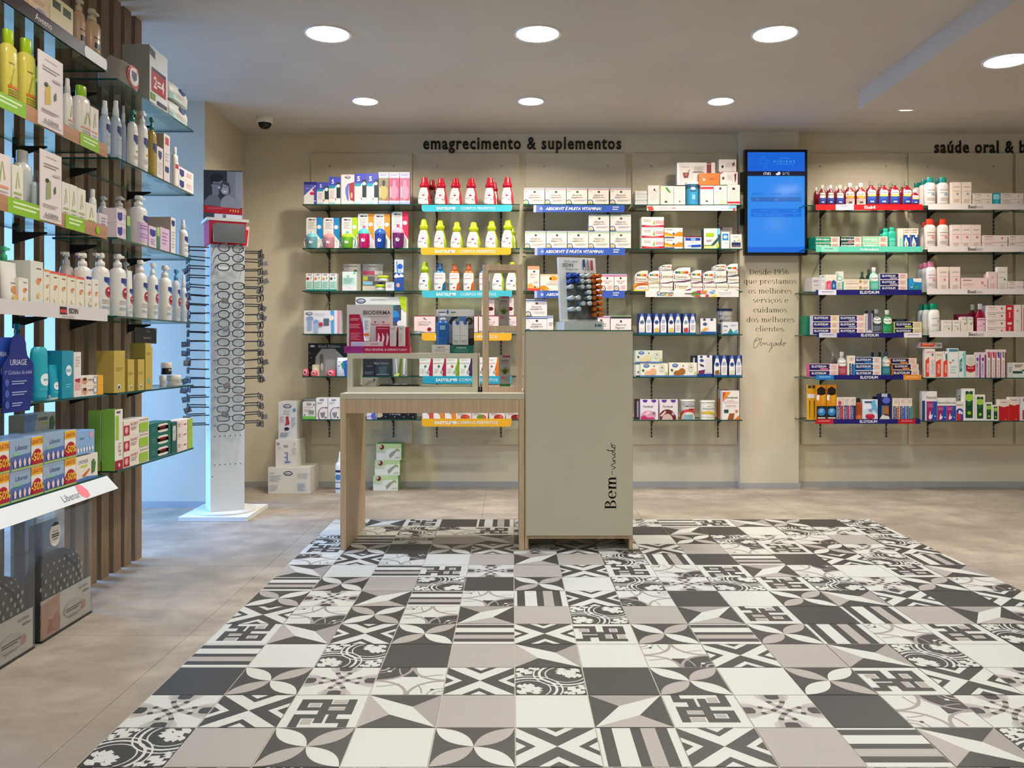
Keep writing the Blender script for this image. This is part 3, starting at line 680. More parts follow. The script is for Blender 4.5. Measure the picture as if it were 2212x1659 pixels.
# spectacles
def spec_meshes(kind, col):
    w, h = ((.062, .042), (.058, .046), (.064, .036))[kind]; ex = (2.6, 2.1, 3.2)[kind]; mat = M(col, .25)
    fr = MB(); ln = []; gap = .018
    for s in (-1, 1):
        cx = s * (w / 2 + gap / 2); pts = []
        for i in range(18):
            a = 2 * math.pi * i / 18; c, d = math.cos(a), math.sin(a)
            pts.append((cx + w / 2 * math.copysign(abs(c) ** (2 / ex), c), 0, h / 2 * math.copysign(abs(d) ** (2 / ex), d) * (1.0 if d > 0 else .92)))
        fr.tube(pts, .0028, mat, n=5, closed=True)
        l = MB(); l.face(pts[::-1], 'lens'); ln.append(l.mesh('lens'))
    fr.tube([(-gap / 2 - .001, 0, .004), (-.004, -.001, .009), (.004, -.001, .009), (gap / 2 + .001, 0, .004)], .002, mat, n=5)
    tp = []
    for s in (-1, 1):
        t_ = MB(); xx = s * (w + gap / 2); t_.tube([(xx - s * .002, .001, .01), (xx + s * .003, .004, .01), (xx + s * .003, .05, .01), (xx + s * .001, .104, .009)], .0034, mat, n=5); tp.append(t_.mesh('temple'))
    return fr.mesh('frame_front'), ln, tp
SPK = [spec_meshes(k, c) for k, c in ((0, '1a1a1c'), (1, '26262a'), (2, '3a3a40'), (1, '20263a'), (0, '5a4a44'))]
tgm = MB(); tgm.box(-.02, .02, -.0006, .0006, -.033, 0, 'g'); draw(tgm, "r .1 .12 .9 .88 6d6b68;l .2 .25 .8 .7 3 b5b2ac", flat(.04, .033, -.0006, -.033), .04, .033); draw(tgm, "r .1 .12 .9 .88 6d6b68", lambda u, v, n: (.02 - u * .04, .0006 + EPS * n, -.033 + .033 * (1 - v)), .04, .033); TAG = tgm.mesh('price_tag')
rs = random.Random(11); NR = 20
for face, an in (('front', TH), ('left', TH - math.pi / 2), ('right', TH + math.pi / 2)):
    nx, ny = math.sin(an), -math.cos(an)
    for r in range(NR):
        if (face, r) in (('front', 3), ('right', 15)): continue
        kd = rs.choice((0, 0, 1, 1, 3)) if r < 11 else rs.choice((2, 2, 4, 0)); z = 1.508 - r * .0522; off = cs + .1065
        g = empty('spectacles', (SC[0] + nx * off, SC[1] + ny * off, z), rot=(rs.uniform(-.06, .03), rs.uniform(-.04, .04), an + rs.uniform(-.05, .05)))
        F_, L_, T_ = SPK[kd]; link('frame_front', F_, g)
        for l in L_: link('lens', l, g)
        for t_ in T_: link('temple', t_, g)
        if face != 'front' and rs.random() < .72 or face == 'front' and rs.random() < .35:
            sx = -1 if face != 'right' else 1
            link('price_tag', TAG, g, (sx * .03 if face == 'front' else rs.choice((-.05, .05)), -.012, .006 - (.02 if face == 'front' else 0)), rot=(rs.uniform(-.3, .3), rs.uniform(-.5, .5), math.pi / 2 + rs.uniform(-.3, .3) if face != 'front' else rs.uniform(-.4, .4)))
        rowname = ['topmost', 'second', 'third', 'fourth', 'fifth', 'sixth', 'seventh', 'eighth', 'ninth', 'tenth', 'eleventh', 'twelfth', 'thirteenth', 'fourteenth', 'fifteenth', 'sixteenth', 'seventeenth', 'eighteenth', 'nineteenth', 'lowest'][r]
        col = ('black', 'dark grey', 'slim grey', 'navy', 'brown')[kd]
        tag(g, f'{col} spectacles hanging on the {face} side of the stand, {rowname} row', 'spectacles', f'spectacles on the {face} side of the stand')

# ================================================================ goods: builders
CROP = dict(A=(640, 320, 7.9), B=(640, 500, 7.9), C=(640, 640, 7.9), D=(560, 840, 6.506), E=(880, 280, 7.9), F=(880, 450, 7.9), G=(880, 630, 7.9), H=(880, 760, 7.9), I=(1110, 280, 7.9),
            J=(1110, 450, 7.9), K=(1110, 540, 7.9), L=(1350, 330, 7.9), M=(1350, 520, 7.9), N=(1350, 720, 7.9), O=(1730, 360, 7.9), P=(1730, 550, 7.9), Q=(1730, 730, 7.9),
            R=(1960, 290, 8.73), S=(1960, 460, 8.73), T=(1960, 640, 5.72), LA=(0, 0, 5.027), LB=(0, 300, 5.027), LC=(0, 520, 5.027), LD=(0, 800, 5.027), px=(0, 0, 1.0))
class CX: pass
cx = CX()
def ctx(bay, lvl, crop, yb=None, d=FD):
    """following goods stand on shelf lvl of a bay; measures are read in the named detail view; yb: shelf line in that view"""
    cx.bay, cx.lvl, cx.crop, cx.d = bay, lvl, CROP[crop], d
    cx.place = ORD[lvl] + ' shelf, ' + BAYNAME[bay]; cx.side = bay[0] == 'L'; cx.zs = SHZ[(bay, lvl)] + .0004
    cx.yb = yb
def spot(x0, x1, yt, yb, d):
    """-> location of front-bottom centre, width, height, turn"""
    ox, oy, s = cx.crop; a, b = ox + x0 / s, ox + x1 / s; pt = oy + yt / s
    if cx.side:
        xf = d; ya, yb_ = -xf * F_PX / (HX - a), -xf * F_PX / (HX - b); ym = (ya + yb_) / 2
        zt = Z(pt, ym); zb = cx.zs if yb is None else Z(oy + yb / s, ym)
        return (xf, ym, zb), yb_ - ya, zt - zb, math.pi / 2, (a + b) / 2
    zt = Z(pt, d)
    if yb is None: zb = cx.zs
    else: zb = Z(oy + yb / s, d)
    return ((X(a, d) + X(b, d)) / 2, d, zb), X(b, d) - X(a, d), zt - zb, 0.0, (a + b) / 2
_box = {}
def box_mesh(w, h, dep, col, dsl, side=None, shape=None, top=None):
    key = (round(w, 3), round(h, 3), round(dep, 3), col, dsl, side, shape, top)
    if key in _box: return _box[key]
    m = MB(); base = M(side or col)
    if shape == 'swoosh':      # carton with a swept, rounded left shoulder
        n = 8; pts = [(-w / 2, 0), (w / 2, 0), (w / 2, h)]
        for i in range(n + 1):
            a = math.pi / 2 + math.pi / 2 * i / n; pts.append((-w / 2 + w * .62 + w * .62 * math.cos(a), h * .52 + h * .48 * math.sin(a)))
        m.prism(pts, 0, dep, M(col), base)
    elif shape == 'hang':      # card with rounded top corners
        r = w * .16; pts = [(-w / 2, 0), (w / 2, 0)]
        for cxx, a0 in ((w / 2 - r, 0), (-w / 2 + r, 90)):
            for i in range(6): a = math.radians(a0 + 18 * i); pts.append((cxx + r * math.cos(a), h - r + r * math.sin(a)))
        m.prism(pts, 0, dep, M(col), base)
    elif shape == 'pouch':     # soft pack: swollen middle
        m.loft([(0, w * .49, dep * .40), (h * .06, w * .5, dep * .48), (h * .5, w * .495, dep * .5), (h * .88, w * .5, dep * .36), (h * .96, w * .49, dep * .08), (h, w * .49, dep * .05)], base, n=20, ex=4, cy=dep / 2)
    else:
        m.box(-w / 2, w / 2, 0, dep, 0, h, base, skip='f'); m.face([(-w / 2, 0, 0), (w / 2, 0, 0), (w / 2, 0, h), (-w / 2, 0, h)], M(col))
        if top: m.face([(-w / 2, 0, h + .0003), (w / 2, 0, h + .0003), (w / 2, dep, h + .0003), (-w / 2, dep, h + .0003)], M(top))
    if dsl:
        if shape == 'pouch': draw(m, dsl, lambda u, v, n: (-w / 2 * .94 + u * w * .94, -.0015 - EPS * n + max(0, abs(u - .5) - .3) ** 2 * dep * 5 + max(0, .2 - v) * dep * 1.2, h * (1 - v)), w, h, 8, 3)
        else: draw(m, dsl, flat(w, h), w, h)
    _box[key] = m.mesh('carton'); return _box[key]
STK = {2: ('upper', 'lower'), 3: ('top', 'middle', 'bottom'), 4: ('topmost', 'upper', 'lower', 'bottom')}
def b(x0, x1, yt, col, dsl, desc, yb=None, n=1, d=None, dep=None, name='carton', cat='box', side=None, shape=None, turn=0.0, back=0.0, top=None, lean=0.0):
    """carton; n: pile of n alike"""
    d_ = (SX - .004 if cx.side else cx.d) if d is None else d
    loc, w, h, rz, px = spot(x0, x1, yt, yb, d_); hh = h / n; w *= .99
    dep = dep if dep else (min(.10, max(.03, w * .5)) if not cx.side else min(.09, max(.035, w * .7)))
    out = []
    for i in range(n):
        me = box_mesh(w, hh - .0006, dep, col, dsl, side, shape, top)
        p = (loc[0], loc[1], loc[2] + hh * (n - 1 - i))
        if back: p = (p[0] - back, p[1], p[2]) if cx.side else (p[0], p[1] + back, p[2])
        o = link(name, me, None, p, rot=(lean, 0, rz + turn)); dd = f'{STK[n][i]} {desc}' if n > 1 else desc
        out.append(reg(o, dd, cat, cx.place, px))
    return out
STY = dict(
    slim=dict(body=[(0, .9), (.03, 1), (.22, 1), (.42, .86), (.58, .66), (.67, .58)], cap=[(.645, .56), (.65, .74), (.76, .74), (.775, .66), (.82, .56), (.96, .46), (1, .4)], asp=.62, ex=2.3),
    slimg=dict(body=[(0, .9), (.03, 1), (.22, 1), (.42, .86), (.58, .62), (.64, .56)], cap=[(.61, .5), (.62, .62), (.70, .66), (.73, .72), (.78, .7), (.81, .52), (.94, .44), (.985, .34), (1, .2)], asp=.62, ex=2.3),
    mouth=dict(body=[(0, .92), (.03, 1), (.55, 1), (.66, .92), (.74, .6), (.78, .36), (.84, .34)], cap=[(.82, .38), (.83, .44), (.97, .44), (1, .4)], asp=.5, ex=2.6),
    sport=dict(body=[(0, .92), (.03, 1), (.58, 1), (.68, .9), (.74, .6)], cap=[(.735, .5), (.745, .58), (.82, .55), (.84, .46), (.98, .42), (1, .38)], asp=.6, ex=2.4),
    pump=dict(body=[(0, .95), (.02, 1), (.68, 1), (.74, .9), (.77, .56), (.79, .44)], cap=[(.785, .48), (.79, .54), (.86, .5), (.875, .26), (.94, .2)], asp=.72, ex=2.4, head=1),
    spray=dict(body=[(0, .95), (.02, 1), (.62, 1), (.70, .82), (.74, .5)], cap=[(.735, .5), (.745, .6), (.85, .55), (.9, .44), (.99, .42), (1, .38)], asp=.8, ex=2.2),
    flip=dict(body=[(0, .95), (.02, 1), (.68, 1), (.78, .9), (.82, .55)], cap=[(.815, .58), (.825, .62), (.985, .62), (1, .58)], asp=.6, ex=2.6),
    tube=dict(body=[(.13, .8, .8), (.2, .86, .8), (.6, .95, .55), (.95, 1, .1), (1, 1, .06)], cap=[(0, .78), (.01, .82), (.13, .82)], asp=.5, ex=2.4),
    ttube=dict(body=[(.16, .8, .8), (.3, .9, .8), (.85, 1, .7), (.95, .9, .6), (1, .6, .4)], cap=[(0, .78), (.01, .84), (.16, .84)], asp=.5, ex=2.6),
    can=dict(body=[(0, 1), (.9, 1)], cap=[(.9, 1.03), (.91, 1.05), (.985, 1.05), (1, 1.02)], asp=1.0, ex=2.0),
    jar=dict(body=[(0, .95), (.05, 1), (.52, 1), (.55, .92)], cap=[(.54, 1.0), (.56, 1.03), (.96, 1.03), (1, .98)], asp=1.0, ex=2.0),
    nozzle=dict(body=[(0, .95), (.02, 1), (.66, 1), (.72, .85), (.75, .5)], cap=[(.74, .45), (.76, .5), (.8, .4), (.85, .3), (1, .16)], asp=.8, ex=2.2),
)
_bt = {}
def bottle_meshes(style, w, h, bc, cc, dsl, arc_, lz, head, clear):
    key = (style, round(w, 3), round(h, 3), bc, cc, dsl, arc_, lz, head, clear)
    if key in _bt: return _bt[key]
    s = STY[style]; asp = s['asp']; ex = s['ex']; hw = w / 2
    ring = lambda q: [(z * h, r[0] * hw, (r[1] if len(r) > 1 else r[0]) * hw * asp) for z, *r in q]
    m = MB(); m.loft(ring(s['body']), M(bc, .25), ex=ex); parts = [('body', m.mesh('body'))]
    mc = 'film' if clear else M(cc, .3)
    m = MB(); m.loft(ring(s['cap']), mc, ex=2.2, n=18); parts.append(('cap', m.mesh('cap')))
    if s.get('head'):
        r = hw * .36; m = MB(); m.loft([(.925 * h, r, r), (.95 * h, r * 1.15, r), (.985 * h, r * 1.1, r), (h, r * .8, r * .8)], M(cc, .3), ex=2.4, n=14)
        m.box(0, head * hw * 1.15, -r * .5, r * .5, .945 * h, .985 * h, M(cc, .3)) if head > 0 else m.box(head * hw * 1.15, 0, -r * .5, r * .5, .945 * h, .985 * h, M(cc, .3)); parts.append(('pump_head', m.mesh('pump_head')))
    if dsl:
        if dsl.count(';') < 3: dsl = f'r 0 0 1 1 {bc};' + dsl
        R = ring(s['body']); z0, z1 = lz[0] * h, lz[1] * h; a0, a1 = arc_
        def mp(u, v, n):
            z = z0 + (z1 - z0) * (1 - v)
            for i in range(len(R) - 1):
                if z <= R[i + 1][0] or i == len(R) - 2: break
            t = (z - R[i][0]) / max(R[i + 1][0] - R[i][0], 1e-6); t = min(1, max(0, t)); e = .0005 + EPS * n
            hx = R[i][1] + (R[i + 1][1] - R[i][1]) * t + e; hy = R[i][2] + (R[i + 1][2] - R[i][2]) * t + e
            a = math.radians(a0 + (a1 - a0) * u); sn, cs_ = math.sin(a), math.cos(a)
            return (hx * math.copysign(abs(sn) ** (2 / ex), sn), -hy * abs(cs_) ** (2 / ex), z)
        m = MB(); draw(m, dsl, mp, w * .95, z1 - z0, 8, 6); parts.append(('label', m.mesh('label')))
    _bt[key] = parts; return parts
def bt(x0, x1, yt, style, bc, cc, dsl, desc, d=None, yb=None, arc_=(-68, 68), lz=(.06, .6), name='bottle', cat='bottle', back=0.0, head=-1, turn=0.0, clear=False):
    d_ = (SX - .006 if cx.side else cx.d + .01) if d is None else d
    loc, w, h, rz, px = spot(x0, x1, yt, yb, d_)
    parts = bottle_meshes(style, w * .98, h, bc, cc, dsl, arc_, lz, head, clear); hy = w / 2 * STY[style]['asp'] + back
    p = (loc[0] - hy, loc[1], loc[2]) if cx.side else (loc[0], loc[1] + hy, loc[2])
    t = empty(name, p, rz + turn)
    for n_, me in parts: link(n_, me, t)
    return reg(t, desc, cat, cx.place, px)
def strip(x0, x1, y0, y1, col, dsl, desc, r=0.0, d=None):
    """printed strip clipped to a shelf edge"""
    d_ = (5.583 if d is None else d); ox, oy, s = cx.crop; xa, xb = X(ox + x0 / s, d_), X(ox + x1 / s, d_); zt, zb = Z(oy + y0 / s, d_), Z(oy + y1 / s, d_); w, h = xb - xa, zt - zb
    zt_ = cx.zs + .002; m = MB(); pts = [(-w / 2 + r, 0), (w / 2 - r, 0)]
    if r:
        for i in range(1, 6): a = math.radians(-90 + 18 * i); pts.append((w / 2 - r + r * math.cos(a), r + r * math.sin(a)))
        pts += [(w / 2, h), (-w / 2, h)]
        for i in range(0, 5): a = math.radians(180 + 18 * i); pts.append((-w / 2 + r + r * math.cos(a), r + r * math.sin(a)))
    else: pts += [(w / 2, h), (-w / 2, h)]
    m.prism(pts, -.0015, 0, M(col)); draw(m, dsl, flat(w, h, -.0015), w, h)
    m.box(-w / 2 + .03, w / 2 - .03, 0, .006, h - .012, h - .004, 'W')
    o = m.build('shelf_strip', None, ((xa + xb) / 2, d_, zb)); return reg(o, desc, 'shelf strip', cx.place, ox + (x0 + x1) / 2 / s)
def sstrip(bay, lvl, y0, y1, zt, hgt, col, dsl, desc, xo=.004, tilt=0.0):
    """strip along the front of a side shelf"""
    w = y1 - y0; m = MB(); m.box(-w / 2, w / 2, -.0015, 0, -hgt, 0, M(col)); draw(m, dsl, flat(w, hgt, -.0015, -hgt), w, hgt)
    o = link('shelf_strip', m.mesh('shelf_strip'), None, (SX + xo, (y0 + y1) / 2, zt)); o.rotation_euler = Matrix.Rotation(math.pi / 2, 4, 'Z').to_3x3().to_4x4().to_euler()
    if tilt: o.rotation_euler = (Matrix.Rotation(math.pi / 2, 3, 'Z') @ Matrix.Rotation(tilt, 3, 'X')).to_euler()
    return reg(o, desc, 'shelf strip', ORD[lvl] + ' shelf, ' + BAYNAME[bay], 0)

# ================================================================ bay 1: baby goods
CH = "e {} {} {} {} 22224e;t {} {} {} fff chicco"
def chic(x, y, rx, ry): return f"e {x} {y} {rx} {ry} 22224e;e {x} {y} {rx*.8} {ry*.62} e9e9ee;tb {x} {y} {ry*.75} 22224e chicco;"
ctx('B1', 0, 'A')
FIVE = "r 0 0 1 .32 4a4fb4;p 2a9aa8 0 .32 .62 .32 .5 .42 0 .42;r 0 .42 1 1 ece4dc;tb .34 .17 .15 f0f0ff 5;r .66 .2 1 .78 2a3a3c;c .82 .33 .15 d8efe4;r 0 .92 .55 1 a9d5d8;l .1 .5 .5 .8 5 cfc0bc;r .55 .78 .62 .86 c22848"
b(130, 345, 575, 'V', "p efece8 0 .62 .8 .2 .8 1 0 1;r 0 0 1 .12 2f2f86;e .66 .52 .2 .07 d4234e;e .82 .36 .12 .08 d4234e;r .82 .1 1 1 4a4fb4;c .9 .85 .05 fff;c .9 .2 .05 fff;t .4 .28 .08 b9bdf0 chicco", 'violet and white teat box with red picture')
b(350, 555, 580, 'w', FIVE, 'short violet-topped bottle box marked 5', side='W'); b(558, 755, 490, 'w', FIVE, 'medium violet-topped bottle box marked 5', side='W')
b(765, 990, 450, 'P', chic(.5, .09, .22, .045) + "p 6a78c4 .32 .45 .5 .3 .62 .3 .56 .6 .6 .9 .45 .84 .32 .62;p a53a48 .62 .3 1 .25 1 .9 .7 .85 .62 .6;e .8 .7 .08 .1 e8b07a", 'tall blush box with red window and violet swoosh')
b(995, 1195, 430, 'w', FIVE, 'tall violet-topped bottle box marked 5', side='W'); b(1200, 1395, 430, 'w', FIVE, 'tall violet-topped bottle box marked 5', side='W')
for x, c1, c2, nm in ((1405, '8a8264', 'b8a86a', 'yellowish'), (1585, 'b85a78', 'd58aa0', 'pink'), (1765, 'c0708a', 'd898a8', 'rose')):
    b(x, x + 175, 410, 'L', f"r 0 .18 1 .88 {c1};e .5 .62 .4 .22 {c2};r .3 .22 .7 .4 {c1};e .5 .34 .16 .1 {'3a3a38' if nm=='yellowish' else c2};r 0 0 1 .17 d9d0ee;l .1 .05 .9 .14 2 8c82c4;r 0 .92 1 1 aab4dc;r .1 .45 .16 .8 efe8e0;e .75 .86 .1 .03 d0602a", f'lilac window box showing a {nm} baby bottle', side='V')
ctx('B1', 1, 'A')
def sippy(x0, x1, yt, bodyc, lidc, spoutc, hand, sidec, desc, tall=False):
    ox, oy, s = cx.crop; loc, w, h, rz, px = spot(x0, x1, yt, None, cx.d + .05); t = empty('training_cup', loc)
    dsl = f"r .62 0 1 .9 {sidec};o 0 0 .64 .95 .1 f0ece4;r .15 .05 .35 .09 3a3a66;l .12 .14 .55 .38 5 b8b4b0;p ffffff .62 .5 1 .75 1 1 .5 1;c .8 .3 .13 e9f4f8;r .38 .06 .56 .085 55534f"
    link('backing_card', box_mesh(w, h, .003, 'w', dsl, None, 'hang'), t)
    ch = h * (.62 if tall else .52); r = w * .34; cxo = -w * .05; m = MB(); m.loft([(.0, r * .86, r * .8), (ch * .1, r * .95, r * .9), (ch * .62, r * 1.02, r), (ch * .66, r, r * .95)], M(bodyc, .25), cy=-.045, cx=cxo)
    draw(m, "e .5 .5 .28 .2 fff;e .58 .42 .1 .1 " + ('ffffff' if spoutc == 'p' else bodyc), lambda u, v, n: (cxo + (u - .5) * r * 1.2, -.045 - math.sqrt(max(0, 1 - (1.2 * (u - .5)) ** 2)) * r * .98 - .001, ch * (.15 + .4 * (1 - v))), r, ch * .4); m.build('cup_body', t)
    m = MB(); m.loft([(ch * .64, r * 1.06, r), (ch * .72, r * 1.06, r), (ch * .8, r * .9, r * .85), (ch * .88, r * .55, r * .5)], M(lidc, .3), cy=-.045, cx=cxo); m.build('lid', t)
    m = MB(); m.loft([(ch * .84, r * .4, r * .3), (ch * .95, r * .26, r * .2), (ch * 1.03, r * .2, r * .14)], M(spoutc, .3), cy=-.045, cx=cxo, n=12); m.build('spout', t)
    if hand:
        for q in (-1, 1):
            m = MB(); m.tube([(cxo + q * r * .9, -.045, ch * .62), (cxo + q * r * 1.35, -.045, ch * .55), (cxo + q * r * 1.45, -.045, ch * .35), (cxo + q * r * 1.25, -.045, ch * .12)], r * .13, M(hand, .3), n=7); m.build('handle', t)
    reg(t, desc, 'training cup', cx.place, px)
sippy(170, 445, 1185, '6a9ea4', '7cc4cc', '9fd4da', 'w', '1e8ed0', 'pale teal training cup with white handles on card')
sippy(462, 735, 1190, 'c0808e', 'ef9a98', 'f2b0ac', 'w', '1e8ed0', 'pale pink training cup with white handles on card')
sippy(775, 1045, 1185, '6aa81e', 'a8d41e', '3ab0a4', 't', 'b4d42a', 'lime green training cup with teal handles on card')
sippy(1052, 1325, 1120, 'b8145c', '58c4bc', 'd4587c', 'w', 'f0962a', 'crimson training cup with mint lid on card', True)
sippy(1327, 1600, 1125, '1c3f94', '2c60b8', 'a8c84a', None, 'f0962a', 'dark blue training cup with green spout on card', True)
sippy(1628, 1910, 1085, '6a1e62', 'f0a8bc', 'c23a62', None, 'e4285a', 'tall purple dotted training cup with pink lid on card', True)
ctx('B1', 2, 'B')
for i, (x, c) in enumerate(((165, 'b02038'), (300, 'e08a4a'), (432, 'ecae4a'), (566, '3a5a4a'))):
    b(x, x + 125, 715, 'w', chic(.5, .08, .3, .045) + f"e .25 .3 .18 .08 {c};e .72 .26 .1 .06 6abfa4;p bfe3d4 0 .5 1 .42 1 .92 0 .92;r 0 .92 1 1 1f8f78;l .15 .5 .85 .88 5 8ac4b2", 'small mint and white baby carton', side='W', dep=.06)
b(805, 1100, 555, 'c4bcae', chic(.2, .08, .16, .04) + "r .4 .06 .8 .1 8a8478;e .7 .3 .12 .1 5a564e;r .8 .3 1 1 b4ac9e", 'grey transparent blister bag on hanging card', d=5.68, dep=.03)
b(785, 1030, 685, 'e4efe4', "r 0 .3 .9 .7 c8e4d4;e .4 .25 .1 .06 9ac4b0;p 6abfae .75 .15 .85 -.05 .95 .1;l .1 .35 .8 .65 4 7ab8a0;r 0 .78 1 1 f0ece6;r .4 .84 .55 .86 88a", 'mint carton with two small bottles in front', dep=.04)
b(1130, 1480, 555, 'b8aea4', chic(.14, .08, .12, .04) + "r .3 .06 .7 .1 8a8478;r 0 .25 .6 .38 d8587c;r .6 .25 1 .38 efe2da;r .02 .45 .25 .58 b4c83a;r .25 .45 .6 .6 6a6a74;e .28 .7 .28 .06 7cc4dc;r .5 .62 .95 .75 6a5a62;r 0 .8 1 1 d8cfc4", 'grey card of coloured food pots', dep=.03, d=5.69)
for i, (yb_, cc, w0, w1) in enumerate(((850, 'c4d42a', 1365, 1570), (1003, 'b8cc2a', 1335, 1520), (930, '7cc4dc', 1145, 1325))):
    if i == 2: continue
    bt(w0, w1, yb_ - 100, 'jar', 'c8ccc0', cc, '', 'lime-lidded clear food pot', yb=yb_ if i == 0 else None, name='food_pot', cat='pot')
b(1525, 1670, 860, 'e4e2e2', "l .2 .3 .8 .7 4 9a9aa0;r 0 0 1 .12 c8cfd8", 'small pale grey carton beside lime pots')
b(1675, 1830, 480, '2050a4', "r 0 0 1 .42 cfd4d8;c .62 .22 .3 1d62c4;p 3a7ac4 .2 .05 .3 .05 .4 .4 .3 .5;r .5 .35 .75 .45 8ac8dc;p eef 0 .5 .3 .44 .5 .52 .75 .45 1 .5 1 .56 0 .58;e .4 .82 .2 .07 e0a890;c .2 .58 .05 fff", 'blue and clear toothbrush pack', shape='hang', dep=.02)
ctx('B1', 3, 'C')
b(130, 745, 240, 'e8e8ee', chic(.14, .14, .1, .07) + "p 5aa4d8 .74 0 .84 0 .84 1 .76 1;r .86 0 .93 1 e8eef4;r .93 0 1 1 ec9c9c;c .76 .32 .08 f2ece4;r .55 .35 .7 .65 5a6a78;e .17 .35 .1 .1 8aa4cc;r .1 .4 .22 .85 9ab0d4;e .34 .5 .08 .1 8aa4cc;r .28 .55 .4 .95 a8bcdc;c .47 .6 .06 c8305c;l .3 .14 .6 .2 1 c8c8cc", 'wide pale bottle-set carton with blue edge', dep=.12)
b(1005, 1880, 10, 'f0eee4', chic(.11, .11, .095, .07) + "r .16 .22 .9 .78 4a5460;p 3aa4a4 .2 .22 .55 .22 .5 .34 .18 .34;p 1a8a8a .55 .22 .8 .22 .75 .34 .6 .32;p c4e01e .85 0 1 0 1 .42 .9 .3;e .76 .5 .1 .14 2c8ac8;r .68 .55 .86 .68 1c5aa4;c .88 .72 .06 e8e0e4;l .3 .05 .6 .1 1 c8c8b8", 'large cream bottle gift carton with lime corner', dep=.12, d=5.63)
ctx('B1', 4, 'C')
b(200, 860, 800, '131416', chic(.11, .09, .08, .05) + "t .55 .09 .09 9a9a9e Black_Edition;p 8a8884 .16 1 .2 .4 .35 .17 .7 .17 .9 .4 .98 .9 .98 1;p a09e9a .45 .5 .7 .5 .7 .95 .45 .95;e .35 .5 .05 .18 55534f;e .36 .72 .03 .12 c8c4bc;c .04 .3 .012 9a9a9e;c .08 .45 .012 9a9a9e;c .05 .6 .012 9a9a9e;c .07 .75 .012 9a9a9e", 'black gift box picturing a grey bag', dep=.1, d=5.66)
b(680, 900, 1045, 'e8eef0', "p 2c5cae .5 .2 1 .1 1 1 .7 1;p 1f9a8a .35 .3 .6 .25 .7 .55 .5 .6;c .2 .45 .06 2c8a8a;l .15 .2 .4 .3 2 8a9aa8", 'white soft pack with blue and teal print', dep=.07, shape='pouch', d=5.61)
for (x0_, x1_, yt_, c, nm) in ((85, 200, 1235, 'cc5468', 'dark pink'), (225, 355, 1262, 'd85a74', 'rose'), (500, 655, 1258, 'ea4a68', 'bright pink')):
    loc, w, h, rz, px = spot(x0_, x1_, yt_, None, 5.6); t = empty('dummy', (loc[0], loc[1] + .03, loc[2]))
    m = MB(); m.loft([(0, w * .46, .02), (h * .5, w * .5, .024), (h * .9, w * .36, .016), (h, w * .2, .01)], M(c, .25), n=16); m.build('shield', t)
    m = MB(); m.tube([(w * .22 * math.cos(a), -.026 - .004 * math.sin(a), h * .5 + h * .3 * math.sin(a)) for a in [i * math.pi / 7 for i in range(14)]], .003, M('f4e0e2', .3), closed=True); m.build('ring', t)
    reg(t, f'{nm} baby dummy', 'dummy', cx.place, px)
b(270, 385, 1165, 'd4cfae', "e .5 .5 .38 .4 e8e4c4;e .5 .5 .22 .25 f4f0dc", 'cream round teether pack', d=5.63, dep=.015, shape='hang')
b(1140, 1335, 830, '23262c', "c .2 .4 .03 8a9096;c .5 .45 .03 8a9096;c .75 .38 .03 8a9096;c .3 .58 .02 8a9096;c .66 .6 .02 8a9096;l .3 .66 .8 .74 1 5a6068;l .15 .86 .9 .97 2 6a7078", 'narrow charcoal carton seen through low case', dep=.08); b(1345, 1605, 830, '2a3038', "l .3 .3 .7 .36 1 8a9098;t .4 .58 .07 9aa0a6 Black_Edition;p 3a5058 .2 .7 .8 .66 .7 .95 .3 .95;l .1 .93 .9 .99 1 7a8088", 'wide charcoal carton seen through low case', dep=.08)
b(1640, 1890, 780, 'a8a8a2', "p 6a7424 .35 1 .6 .3 .72 .3 .6 1;p d8d8d4 .15 .3 .25 .3 .35 .9 .25 .9;p e4e4e0 .8 .3 .95 .3 .85 .95 .75 .95;p d4e07a .0 1 .3 .9 .5 .92 .4 1", 'shiny silver soft pack with green stripe', dep=.05, shape='pouch')
ctx('B1', 5, 'D')
b(610, 787, 185, 'W', chic(.5, .12, .2, .08) + "r .86 .1 .94 .22 3a5a4a;r .1 .28 .85 .3 7a8aa8;l .1 .42 .6 .6 3 a8b0b8;r .5 .48 .9 .7 8a9490;r 0 .82 1 1 7ac85a;c .15 .75 .07 6a9ab8", 'white carton with green foot', dep=.1)
b(625, 800, 135, '84868c', "", 'plain grey carton behind', d=5.66, dep=.08)
ARC = chic(.5, .1, .2, .05) + "r .55 .44 1 .48 5a2434;e .62 .78 .46 .34 7a2a5c;e .66 .78 .43 .32 ece6e2;p 8a8a88 .35 .7 .8 .66 .75 .9 .5 .95;c .85 .92 .07 3a3a3c;l .1 .2 .6 .3 2 c4bcb8"
b(797, 960, 125, 'w', ARC, 'tall white carton with purple arc', side='W', dep=.1); b(966, 1130, 125, 'w', ARC, 'tall white carton with purple arc', side='W', dep=.1)
b(1512, 1650, 250, 'e0dce8', "c .75 .75 .35 5a62b8;p e8d8a8 .9 .6 1 .5 1 1;e .2 .8 .15 .08 c8a0b4", 'pale carton with violet disc under the desk', dep=.08)
b(1655, 2195, 190, '15161a', ''.join(f"c {.1 + .12 * i} {.72 + .14 * (i % 2)} .012 c8c8cc;" for i in range(8)) + "t .5 .7 .09 c8c8cc Dreaming;e .05 .75 .1 .15 c8b890", 'long black sparkling carton under the desk', dep=.1)
